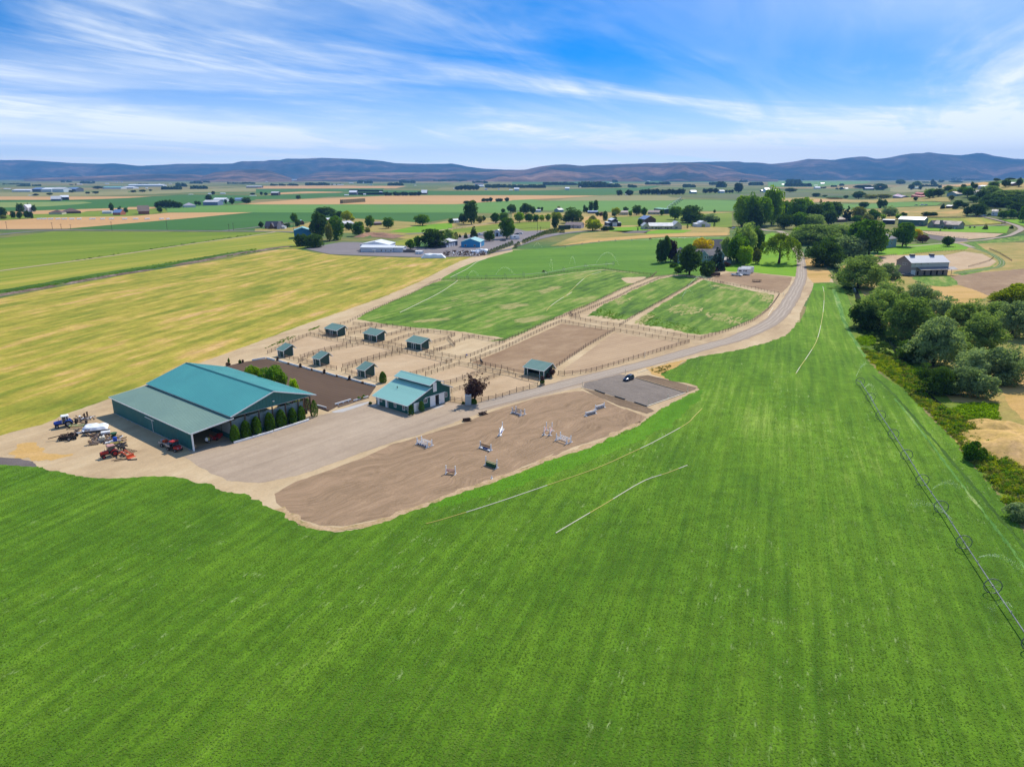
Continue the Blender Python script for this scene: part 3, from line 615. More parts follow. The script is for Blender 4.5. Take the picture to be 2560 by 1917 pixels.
    S('gravel_track',[('E',-400,1200),('E',0,1172),('E',180,1182),('E',340,1215),('E',385,1262),('E',360,1300),('E',-400,1300)],.028, M_dgrav, .4,.8)
    S('dry_verge',[('L',1820,1106),('L',2000,1040),('L',2120,930),('L',2212,760),('M',190,860),('M',262,880),('N',130,60),('N',60,200),('N',0,330),('L',2180,900),('L',2080,1030),('L',1950,1106)],.024, M_dirt, .8,.8)
    S('dry_verge',[('M',190,600),('M',330,620),('M',440,760),('M',420,830),('M',268,838),('M',215,780)],.024, M_dryo, .8,.9)
    S('concrete_path',[('R8',940,1100),('R8',1640,912),('R8',1650,935),('R8',1520,985),('R8',1160,1106),('R8',1000,1120)],.040, M_conc, .1,.9)
    S('concrete_apron',[('G',1205,880),('G',1320,845),('G',1395,845),('G',1270,893)],.040, M_conc)
    S('concrete_apron',[('G',345,835),('G',435,866),('G',490,850),('G',440,836)],.044, M_conc)
    # alfalfa over everything in the foreground
    S('alfalfa_field',[('E',-900,1225),('E',0,1245),('E',370,1276),('E',640,1332),('E',830,1362),('E',1060,1390),('E',1250,1392),('E',1420,1380),('E',1600,1368),('E',1900,1382),('F',330,1420),('F',540,1462),('F',640,1525),('F',900,1555),('F',960,1600),('W',600,1103),('W',640,1130),('W',690,1146),('W',740,1148),('W',800,1137),('H',0,1242),('H',300,1132),('H',600,1020),('H',760,958),('H',870,930),('H',1000,880),('H',1300,770),('H',1500,690),('H',1700,630),('H',1900,558),('H',2080,470),('I',1240,1150),('I',1330,1106),('I',1500,985),('I',1600,922),('I',1750,852),('I',1865,790),('I',1850,758),('I',1800,740),('I',1600,702),('I',1520,655),('I',1560,622),('I',1640,600),('I',1730,550),('I',1760,512),('I',1950,470),('I',2150,440),('L',1870,1106),('L',2080,1030),('L',2150,960),('L',2200,890),('M',120,1250),('M',180,1130),('M',262,900),('M',275,840),('M',440,832),('M',520,870),('M',590,960),('M',640,1120),('N',480,500),('N',560,640),('N',620,740),('N',700,830),('N',830,960),('N',960,1040),('N',1060,1110),('N',1150,1200),('N',1250,1330),('O',640,362),('O',740,442),('O',850,572),('O',960,682),('O',1100,812),('O',1160,932),('O',1230,992),('O',1330,1112),('O',1480,1292),('O',1600,1462),('O',1800,1760),('w',120,40),('w',130,-120),('w',-260,-120),('w',-330,90)],.048, M_alf, .85,.7)
    S('alfalfa_headland',[('H',300,1136),('H',600,1024),('H',870,934),('H',1300,774),('H',1700,634),('H',2080,474),('I',1330,1110),('I',1500,990),('I',1750,856),('I',1870,794),('I',1930,800),('I',1800,960),('I',1600,1120),('I',1300,1270),('H',1700,760),('H',1200,930),('H',800,1050),('H',450,1150)],.052, M_alfb, 1.6,1.2)
    S('alfalfa_headland',[('M',262,905),('M',275,850),('M',380,845),('M',400,905)],.052, M_alfb, .4,1.2)
    ribbon('dry_edge',[('W',600,1098),('W',645,1128),('W',700,1143),('W',790,1135),('H',0,1232),('H',300,1122),('H',600,1010),('H',1000,868),('H',1500,680),('H',1900,548),('H',2080,460),('I',1340,1088)],2.2,.044, M_edge, 1.5)
    M_tyre=ground('mown_headland',[(.3, sr(70,118,46)),(.5, sr(110,156,70)),(.7, sr(160,176,104))],.12, math.atan2(.938,.347),6,.26,1.6,.5, streak=.9, sscale=.8, sstretch=12)
    ribbon('headland_track',[('N',330,90),('N',370,200),('N',420,360),('N',470,480),('N',640,760)],[2,2.5,2,1.6,1],.056, M_tyre, .5)
    ribbon('headland_track',[('O',400,260),('O',520,360),('O',640,490),('O',780,650),('O',950,840),('O',1080,1000),('O',1290,1240),('O',1500,1490),('O',1800,1850)],.8,.056, M_ditchg, .5)
    ribbon('headland_track',[('O',580,450),('O',700,590),('O',850,780),('O',1000,980),('O',1150,1180),('O',1300,1370),('O',1480,1600),('O',1700,1900)],.6,.058, M_tyre, .4)
    # road into the farm
    ribbon('farm_road',[('I',-200,955),('I',100,876),('I',400,800),('I',800,696),('I',1200,596),('I',1600,492),('I',1900,405),('I',2180,330),('L',1700,1024),('L',1930,915),('L',2070,780),('L',2150,650),('M',155,800),('M',162,700),('M',155,620),('M',140,550)],[7,7,7,7,7,7,7.2,7.5,8,8,8,8,7.5,7,6.5,6.5],.050, M_lane, .6)
    # land east of the creek
    S('dry_land',[('M',480,700),('M',820,590),('M',1000,520),('M',1560,470),('M',2300,420),('N',2500,150),('O',1800,300),('O',1900,1500),('O',1656,1480),('O',1330,1100),('O',1100,800),('O',740,430),('N',900,1000),('N',640,740),('N',480,480),('M',640,1100),('M',590,950),('M',500,860)],.020, M_dry, .3,2)
    S('creek_bank',[('M',470,690),('M',560,780),('N',560,60),('N',900,480),('N',1250,900),('N',1500,1200),('N',1960,1230),('O',1300,640),('O',1420,800),('O',1580,980),('O',1850,1200),('O',1900,1600),('O',1640,1480),('O',1330,1100),('O',1100,800),('O',740,430),('N',900,1000),('N',640,740),('N',480,480),('M',640,1100),('M',590,950),('M',500,860)],.026, ground('bank_grass',[(.3, sr(72,100,30)),(.5, sr(110,134,38)),(.66, sr(150,156,60)),(.8, sr(186,164,96))],.06,0,1,.3,.9,.8),.5,1.5)
    S('dirt_lot',[('M',820,620),('M',960,580),('M',1400,600),('M',1660,548),('M',1830,572),('M',1960,640),('M',1900,685),('M',1560,725),('M',1000,760),('M',840,700)],.028, M_pad, .6,1.2)
    S('dirt_lot',[('M',1540,780),('M',1640,755),('M',1900,735),('M',2400,690),('M',2400,900),('M',1890,962),('M',1700,890),('M',1590,850)],.028, M_padb, .8,1.2)
    S('parched_grass',[('M',1280,860),('M',1440,870),('M',1580,855),('M',1750,900),('M',1890,960),('M',1700,1050),('M',1340,1000)],.034, M_dryo, .8,1.2)
    S('grass_patch',[('M',1180,790),('M',1340,768),('M',1520,776),('M',1600,850),('M',1440,872),('M',1280,840)],.038, M_past, 1.2,1, True)
    S('lawn',[('M',860,585),('M',900,520),('M',1040,490),('M',1300,480),('M',1560,466),('M',1720,505),('M',1680,530),('M',1300,556),('M',1080,580)],.040, M_lime, .4,1.5)
    S('grass_verge',[('M',1640,470),('M',1900,440),('M',2100,420),('M',2400,390),('M',2400,440),('M',1780,480),('M',1900,560),('M',1980,640),('M',1900,720),('M',1640,770),('M',1560,740),('M',1900,690),('M',1990,640),('M',1860,555)],.036, M_past, .5,1.2)
    S('lawn',[('Q8',280,1300),('Q8',1000,1290),('Q8',1960,1290),('Q8',1900,1425),('Q8',1000,1405),('Q8',400,1372)],.16, M_lime, .4,2)
    S('dry_land',[('Q8',480,1150),('Q8',1000,1150),('Q8',1500,1140),('Q8',1850,1240),('Q8',1100,1282),('Q8',480,1270)],.16, M_hay2,.4,2)
    S('dirt_lot',[('Q8',420,1384),('Q8',1000,1405),('Q8',1850,1432),('Q8',1700,1480),('Q8',1250,1510),('Q8',560,1434)],.16, M_pad, .4,2)
    S('dirt_lot',[('Q8',560,1440),('Q8',1240,1502),('Q8',1220,1540),('Q8',820,1545),('Q8',550,1490)],.17, M_dgrav, .3,2)
    S('lawn',[('Q8',1750,1165),('Q8',2500,1160),('Q8',2500,1330),('Q8',2208,1290),('Q8',1950,1215)],.16, M_lime, .4,2)
    ribbon('gravel_drive',[('Q8',1380,1120),('Q8',1600,1150),('Q8',1900,1225),('Q8',2080,1280),('Q8',2160,1345),('Q8',2060,1420),('Q8',1900,1470),('Q8',1500,1520),('Q8',1000,1565),('M',1640,480),('M',1740,515)],[5,5,6,7,7,6,5,5,6,7,6],.19, M_lane, .4)
    ribbon('grassy_track',[('M',1740,515),('M',1880,560),('M',1960,600),('M',2010,645),('M',1980,690),('M',1850,712),('M',1600,748),('M',1560,755)],4.2,.046, road_mat('two_track', sr(104,128,60), sr(176,166,140), sr(98,124,56), t=(.25,.75), wd=.12),.3)
    ribbon('gravel_drive',[('Q8',-100,1290),('Q8',300,1290),('Q8',560,1275),('Q8',1100,1295),('Q8',1700,1278),('Q8',1900,1265)],4,.19, M_asph, .2)
    ribbon('gravel_drive',[('M',1090,505),('M',1200,500),('M',1400,480),('M',1560,466)],4,.050, M_lane, .2)
    S('parched_grass',[('N',1980,1040),('N',2080,860),('N',2212,820),('N',2500,820),('N',2500,1500),('N',2212,1390),('N',2060,1240)],.034, M_dryo, .6,1)
farm_ground()

# --- ditch bank, creek, earth mounds
def bank(name, pts, width, height, m, seed=0, label=None):
    P=curve_pts([Vector((*g(*p).xy, 0)) for p in pts],10); vs=[]; fs=[]
    for i, q in enumerate(P):
        d=(P[min(i+1, len(P) - 1)] - P[max(i - 1,0)]).normalized(); nr=Vector((-d.y, d.x, 0)); e=min(1, i/4,(len(P) - 1 - i)/4)
        for k in range(7):
            s=k/6 - .5; hh=height*max(0,1 - (2*abs(s)) ** 1.6)*(.6+.8*(noise.noise(q*.12+Vector((k*.4,0, seed)))*.5+.5))*e
            p=q+nr*(s*width*(1+.3*noise.noise(q*.06+Vector((0,0, k))))); vs.append((p.x, p.y, hh - .02))
    n=7; fs=[(i*n+k, i*n+n+k, i*n+n+1+k, i*n+1+k) for i in range(len(P) - 1) for k in range(n - 1)]
    me=bpy.data.meshes.new(name); me.from_pydata(vs, [], fs)
    if me.polygons[len(me.polygons) // 2].normal.z < 0: me.flip_normals()
    me.materials.append(m); me.polygons.foreach_set('use_smooth',[True]*len(me.polygons)); o=link(name, me); o['kind']='structure'; return o
M_ditchb=ground('ditch_debris',[(.3, sr(84,70,60)),(.5, sr(122,104,92)),(.72, sr(176,156,146))],.14, R(50),2,.45,1.0,.9)
DITCH=[('A',-600,1350),('A',0,1245),('A',330,1190),('A',600,1140),('A',1100,1060),('A',1500,1000),('A',2000,915),('A',2212,890)]
bank('ditch_bank', DITCH, 8.5,1.2, M_ditchg, 1)
bank('ditch_side',[('A',-600,1395),('A',0,1275),('A',330,1220),('A',480,1190)],5.0,.9, M_ditchb, 2)
bank('ditch_side',[('A',560,1178),('A',800,1135),('A',1100,1085),('A',1330,1052)],5.0,.9, M_ditchb, 3)
bank('ditch_side',[('A',1500,1016),('A',1700,985),('A',1950,935),('A',2130,905),('B',30,890),('B',150,868),('B',330,850)],6.5,1.0, M_ditchb, 4)
bank('soil_heap',[('B',880,775),('B',960,752),('B',1060,748),('B',1160,765)],14,2.4, M_soil, 5)
def mound(name, c, rx, ry, h, m, seed):
    P=g(*c); n=26; vs=[]; fs=[]
    for j in range(n):
        for i in range(n):
            x=(i/(n - 1)*2 - 1); y=(j/(n - 1)*2 - 1); rr=math.hypot(x, y)
            z=h*max(0,1 - rr ** 2) ** 1.2*(.75+.6*noise.noise(Vector((x*2, y*2, seed)))) - .03
            vs.append((P.x+x*rx, P.y+y*ry, z))
    fs=[(j*n+i, j*n+i+1,(j+1)*n+i+1,(j+1)*n+i) for j in range(n - 1) for i in range(n - 1)]
    me=bpy.data.meshes.new(name); me.from_pydata(vs, [], fs); me.materials.append(m); me.polygons.foreach_set('use_smooth',[True]*len(fs))
    o=link(name, me); o['kind']='structure'; return o
M_mound=ground('mound_grass',[(.3, sr(150,136,64)),(.5, sr(206,170,100)),(.75, sr(222,180,134))],.06,0,1,.3,.9,.8)
mound('earth_mound',('O',1620,860),14,15,3.6, M_mound, 1)
mound('earth_mound',('O',1440,700),9,8,2.2, M_mound, 2)
def water_mat():
    m, nt, N, L, b=_mat('creek_water'); P=_pos(nt)
    L(_ramp(nt, _noise(nt, P, .3,2),[(.3,(.02,.028,.02)),(.7,(.05,.055,.04))]), b.inputs['Base Color'])
    b.inputs['Roughness'].default_value=.09; L(_bump(nt, _noise(nt, P, 2.2,3),.35,.08), b.inputs['Normal']); return m
ribbon('creek_water',[('M',470,700),('M',545,830),('N',520,60),('N',600,240),('N',690,450),('N',770,520),('N',880,610),('N',1000,760),('N',1120,950),('N',1250,1130),('N',1420,1260),('O',1200,640),('O',1340,800),('O',1500,1060),('O',1700,1330)],2.6,.052, water_mat(),.4)

# --- hills round the valley
def hill_mat(name, C):
    m, nt, N, L, b=_mat(name); P=_pos(nt)
    n=_noise(nt, P, .0007,7,.6,.5); n2=_noise(nt, P, .006,5,.65)
    f=_math(nt, 'ADD', _math(nt, 'MULTIPLY', n, .7), _math(nt, 'MULTIPLY', n2,.3))
    L(_ramp(nt, f, list(zip((.38,.46,.54,.64), C))), b.inputs['Base Color'])
    b.inputs['Roughness'].default_value=1; b.inputs['Specular IOR Level'].default_value=0; return m
M_hill=hill_mat('steppe_hills',((.022,.036,.026),(.06,.055,.042),(.18,.11,.07),(.38,.23,.14))); M_hillf=hill_mat('haze_blue_hills',((.008,.03,.034),(.022,.044,.044),(.07,.066,.058),(.24,.16,.13)))  # far hills' cooler palette carries some of the haze's blue in its colour
def hills(name, crest, D, W, back=1600, rows=26, seed=0, amp=.48, power=1.5):
    xs=[c[0] for c in crest]; X=np.arange(xs[0], xs[-1]+1,7.0); Y=np.interp(X, xs, [c[1] for c in crest])
    vs=[]; nc=len(X)
    for k in range(rows+5):
        for i in range(nc):
            d=ray(X[i], Y[i]+.8*noise.noise(Vector((X[i]*.03, seed, 0)))); zc=max(0, CAMH+D*d.z/d.y)
            if k <= rows:
                s=k/rows; y=D - W*(1 - s); q=s ** power
                gl=noise.fractal(Vector((X[i]*.012+s*.35*noise.noise(Vector((X[i]*.004, seed, 3))), s*1.1, seed)),.9,2.1,5)
                z=zc*(q+amp*gl*s*(1 - s)*2.4)
            else:
                t=(k - rows)/4; y=D+back*t; z=zc*(1 - t) ** 1.3
            vs.append(((d.x/d.y)*y, y, max(-.5, z) - (.5 if k in (0, rows+4) else 0)))
    R_=rows+5; fs=[(k*nc+i, k*nc+i+1,(k+1)*nc+i+1,(k+1)*nc+i) for k in range(R_ - 1) for i in range(nc - 1)]
    me=bpy.data.meshes.new(name); me.from_pydata(vs, [], fs); me.materials.append(M_hillf if name == 'far_hills' else M_hill); me.polygons.foreach_set('use_smooth',[True]*len(fs))
    o=link(name, me); o['kind']='structure'; return o
hills('far_hills',[(-420,404),(-150,399),(0,400.3),(80,401),(105,403),(180,408),(255,410),(285,408.5),(320,412.5),(350,415),(395,413),(445,410),(580,409.5),(605,403),(660,403.5),(675,400),(700,400.5),(718,396.5),(750,397.5),(800,395),(885,397.5),(945,402),(960,403.8),(990,408.5),(1060,410.5),(1110,410),(1128,409),(1170,417),(1205,421.5),(1260,424.5),(1310,425.5),(1360,428),(1430,440),(1460,446)],17000,3600, seed=1)
hills('brown_hills',[(735,448),(765,440),(785,432.5),(807,428.6),(900,430),(960,431.5),(1090,432),(1150,427.8),(1200,426.4),(1280,425.8),(1315,424.4),(1352,416),(1393,412),(1413,411),(1454,414.8),(1512,412),(1584,409.7),(1693,406.6),(1756,409),(1800,416),(1850,428),(1930,442),(1950,447)],14200,5200, seed=2, power=1.7)
hills('far_hills',[(1540,446),(1600,428),(1650,412),(1693,406.8),(1756,405.4),(1810,404),(1846,404),(1861,406.8),(1904,407.2),(1930,410.4),(1975,405.8),(2021,398),(2043,398),(2081,400.3),(2123,394.5),(2152,391.6),(2169,392.3),(2188,397.4),(2207,396.7),(2240,391),(2279,383.6),(2305,383.6),(2321,380.7),(2349,385),(2404,388.7),(2443,383),(2460,383.2),(2486,390),(2537,397.4),(2600,399),(2760,392),(2980,404)],15600,3600, seed=3)
hills('low_knoll',[(498,447),(507,440),(537,431),(617,424),(640,424),(669,426),(708,438),(730,446)],11500,2600,900, seed=4)
hills('low_knoll',[(60,446),(200,442),(320,437),(400,435.5),(470,436),(520,439),(560,446)],11800,2000,900,14, seed=5)

# --- the air
def haze():
    m=bpy.data.materials.new('haze_air'); m.use_nodes=True; nt=m.node_tree; nt.nodes.clear()
    o=nt.nodes.new('ShaderNodeOutputMaterial'); v=nt.nodes.new('ShaderNodeVolumePrincipled')
    v.inputs['Color'].default_value=(.2,.5,1.0,1); v.inputs['Density'].default_value=HAZE; v.inputs['Anisotropy'].default_value=0.0
    nt.links.new(v.outputs[0], o.inputs['Volume'])
    b=MB(); b.box(-19500,-700,-1.0,19500,19900,720); h=b.build('haze', m); h['kind']='stuff'; h.display_type='WIRE'
HAZE=4.8e-5
haze()

# --- building materials
M_white=paint('white_trim',(.85,.85,.84),.5,.05)
M_rteal=paint('teal_metal_roof', sr(86,172,168),.42,.08,.12, spec=.5)
M_rlean=paint('weathered_teal_roof', sr(128,158,144),.6,.07,.1)
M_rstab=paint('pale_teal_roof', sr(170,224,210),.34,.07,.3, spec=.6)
M_rshed=paint('grey_green_roof', sr(122,158,146),.55,.07,.4)
M_wteal=paint('dark_teal_siding', sr(46,114,112),.6,.08,.25)
M_wshed=paint('dark_green_siding', sr(40,78,70),.65,.1,.5)
M_post=paint('treated_timber', sr(98,78,62),.85,.2,2.0)
M_dark=paint('dark_interior',(.015,.015,.017),.9,.1)
M_glass=glass()
M_curt=paint('wind_mesh_curtain', sr(126,146,148),.7,.12,.35)
M_greyt=paint('pale_grey_trim', sr(176,186,190),.5,.06)
M_lamp=paint('lamp_housing',(.8,.8,.76),.3,.03)

def slab(mb, x0, z0, x1, z1, y0, y1, t=.12, ribs=0.0, axis='y', rh=.045, rw=.07):
    d=Vector((x1 - x0,0, z1 - z0)).normalized(); n=Vector((-d.z, 0, d.x)); n=n if n.z > 0 else -n
    mk=(lambda x, y, z: (x, y, z)) if axis == 'y' else (lambda x, y, z: (y, x, z))
    a=Vector((x0,0, z0)); b=Vector((x1,0, z1))
    def pr(ya, yb, lo, hi):
        c=[(a+n*lo),(b+n*lo),(b+n*hi),(a+n*hi)]
        vs=[mk(p.x, ya, p.z) for p in c]+[mk(p.x, yb, p.z) for p in c]
        mb.add(vs, [(0,1,2,3),(7,6,5,4),(0,4,5,1),(1,5,6,2),(2,6,7,3),(3,7,4,0)])
    pr(y0, y1,0, t)
    if ribs:
        k=int((y1 - y0)/ribs)
        for i in range(k+1):
            y=y0+.05+(y1 - y0 - .1 - rw)*i/k; pr(y, y+rw, t, t+rh)
    return mb
def window(root, name, face, a0, a1, z0, z1, at, frame=None, pane=None, sash=True):
    frame=frame or M_white; pane=pane or M_glass; s=-1 if face in 'FL' else 1; w=.11
    f=MB(); pn=MB()
    def bx(m, u0, u1, v0, v1, d0, d1):
        lo, hi=sorted((at+s*d0, at+s*d1))
        if face in 'FB': m.box(u0, lo, v0, u1, hi, v1)
        else: m.box(lo, u0, v0, hi, u1, v1)
    bx(f, a0 - w, a1+w, z1, z1+w, .01,.07); bx(f, a0 - w, a1+w, z0 - w, z0,.01,.09)
    bx(f, a0 - w, a0, z0, z1,.01,.07); bx(f, a1, a1+w, z0, z1,.01,.07)
    if sash: m_=(a0+a1)/2; bx(f, m_ - .03, m_+.03, z0, z1,.025,.06)
    bx(pn, a0, a1, z0, z1,.005,.03)
    o=f.build('window', frame, root); pn.build('pane', pane, o); return o
def panel_door(root, name, face, a0, a1, z0, z1, at, m=None, trim=None, th=.06, lines=0):
    m=m or M_white; s=-1 if face in 'FL' else 1; d=MB()
    def bx(mm, u0, u1, v0, v1, d0, d1):
        lo, hi=sorted((at+s*d0, at+s*d1))
        if face in 'FB': mm.box(u0, lo, v0, u1, hi, v1)
        else: mm.box(lo, u0, v0, hi, u1, v1)
    bx(d, a0, a1, z0, z1,.01, th)
    for i in range(lines):
        z=z0+(z1 - z0)*(i+1)/(lines+1); bx(d, a0+.05, a1 - .05, z - .02, z+.02, th, th+.02)
    o=d.build(name, m, root)
    if trim:
        t=MB(); w=.1
        bx(t, a0 - w, a0, z0, z1+w, .01, th+.02); bx(t, a1, a1+w, z0, z1+w, .01, th+.02); bx(t, a0, a1, z1, z1+w, .01, th+.02)
        t.build('door_trim', trim, o)
    h=MB(); bx(h, a1 - .2, a1 - .1,(z0+z1)/2 - .1,(z0+z1)/2+.05, th, th+.06); h.build('handle', M_greyt, o)
    return o

# --- the riding barn
def riding_barn():
    t=thing('riding_barn','large open sided riding barn with teal metal roof and grey green lean-to','barn', A0, YARD)
    L=46.0; P=lambda n, mb, m, smooth=False: mb.build(n, m, t, smooth)
    m=MB(); m.box(0,.05,0,.16, L, 4.72)
    for i in range(51): y=.3+i*.9; m.box(-.035, y, .12,0, y+.09,4.7)
    P('wall', m, M_wteal)
    m=MB(); m.prism([(.18,0),(35.2,0),(35.2,6.05),(22.9,9.98),(10.6,6.15),(10.4,5.7),(.18,4.6)], L - .16, L); P('wall', m, M_wteal)
    m=MB(); m.box(10.3,.3,0,10.44, L - .2,1.25); P('wainscot', m, M_wteal)
    m=MB(); m.box(34.85,2.8,0,35.0, L - .2,1.3); P('wainscot', m, M_wteal)
    m=MB()
    for i in range(9): m.box(10.34,.5+i*5.05,1.3,10.38,4.9+i*5.05,4.6)
    P('light_panel', m, M_greyt)
    m=MB(); m.prism([(10.62,6.1),(35.3,6.1),(35.2,6.18),(22.9,10.05)],-.05,.1)
    for i in range(26):
        x=11.2+i*.95; top=6.1+(x - 10.6)*.315 if x < 22.9 else 10.0 - (x - 22.9)*.312
        if top > 6.3: m.box(x, -.085,6.12, x+.09,-.05, top - .06)
    P('gable', m, M_wteal)
    m=MB(); m.box(10.3,-.1,5.98,35.4,.12,6.1); P('beam', m, M_greyt)
    pm=None
    for x in (10.36,14.4,18.4,22.4,26.4,30.4,34.3):
        if pm is None: m=MB(); m.box(-.13,-.13,0,.13,.13,5.98); pm=P('post', m, M_post); pm.location=(x, .05,0)
        else: copy_part(pm, t, (x, .05,0))
    for y in (5,10,15,20,25,30,35,40): copy_part(pm, t, (35.2, y, 0))
    copy_part(pm, t, (34.3,2.8,0)); 
    m=MB(); m.bar((34.3,.1,.3),(34.3,2.7,5.6),.12); m.bar((34.42,2.7,.3),(34.42,.1,5.6),.12); m.bar((34.3,.1,5.75),(34.3,2.7,5.75),.14); P('cross_brace', m, M_post)
    m=MB(); m.box(10.5,-.06,.05,31.9,.06,1.0)
    for i in range(24): m.box(10.6+i*.9,-.09,.07,10.68+i*.9,-.06,.98)
    P('wainscot', m, M_wteal)
    # mesh curtain with slack folds
    vs=[]; fs=[]; n=72
    for j in range(9):
        for i in range(n+1):
            x=10.5+21.4*i/n; z=1.02+(4.1+.12*math.sin(x*1.55))*j/8
            y=.12+.10*noise.noise(Vector((x*.9, z*.5,2)))+.07*math.sin(x*1.57+z)
            vs.append((x, y, z))
    fs=[(j*(n+1)+i, j*(n+1)+i+1,(j+1)*(n+1)+i+1,(j+1)*(n+1)+i) for j in range(8) for i in range(n)]
    P('curtain', MB().add(vs, fs), M_curt, True)
    m=MB()
    for i in range(6): m.bar((10.45+i*3.6,-.02,5.25),(14.05+i*3.6,-.02,5.25),.05)
    P('curtain_rail', m, M_greyt)
    P('roof', slab(MB(),10.25,6.30,22.9,10.12,-.62, L+.62,.1,.92), M_rteal)
    P('roof', slab(MB(),35.95,6.10,22.9,10.12,-.62, L+.62,.1,.92), M_rteal)
    P('lean_to_roof', slab(MB(),-.42,4.70,10.95,5.78,-.62, L+.62,.1,.92), M_rlean)
    m=MB(); m.prism([(22.35,10.1),(22.9,10.34),(23.45,10.1),(22.9,10.27)],-.6, L+.6); P('ridge_cap', m, paint('ridge_cap_teal', sr(30,104,108),.5))
    def fas(a, b, h=.3, w=.06): m=MB(); m.bar(a, b, w, h); P('fascia', m, M_white)
    for y in (-.66, L+.66):
        fas((10.2, y, 6.28),(22.9, y, 10.13)); fas((22.9, y, 10.13),(36.0, y, 6.08)); fas((-.46, y, 4.70),(10.95, y, 5.76))
    fas((-.48,-.66,4.68),(-.48, L+.66,4.68),.22); fas((36.0,-.66,6.08),(36.0, L+.66,6.08),.22); fas((10.2,-.6,6.24),(10.2, L+.6,6.24),.1)
    m=MB(); m.box(-.07,-.12,0,.26,.22,4.75); P('corner_trim', m, M_white)
    m=MB(); m.box(-.06,.3,.0,-.005, L, .12)
    for y in (1.5,7,13,16,31,33.5,36,38.5,41): m.box(-.3, y, .02,-.06, y+.5,.2)
    P('footing', m, M_greyt)
    m=MB(); m.box(22.6,-.32,7.25,23.1,-.06,7.5); P('gable_light', m, M_lamp)
    d=MB(); d.box(-.10,21.2,.2,-.04,24.0,3.4); dd=d.build('sliding_door', M_wteal, t)
    m=MB(); m.box(-.16,20.0,3.4,-.05,25.2,3.55); m.box(-.15,21.1,.1,-.10,21.25,3.4); m.build('door_track', M_white, dd)
    return t
riding_barn()

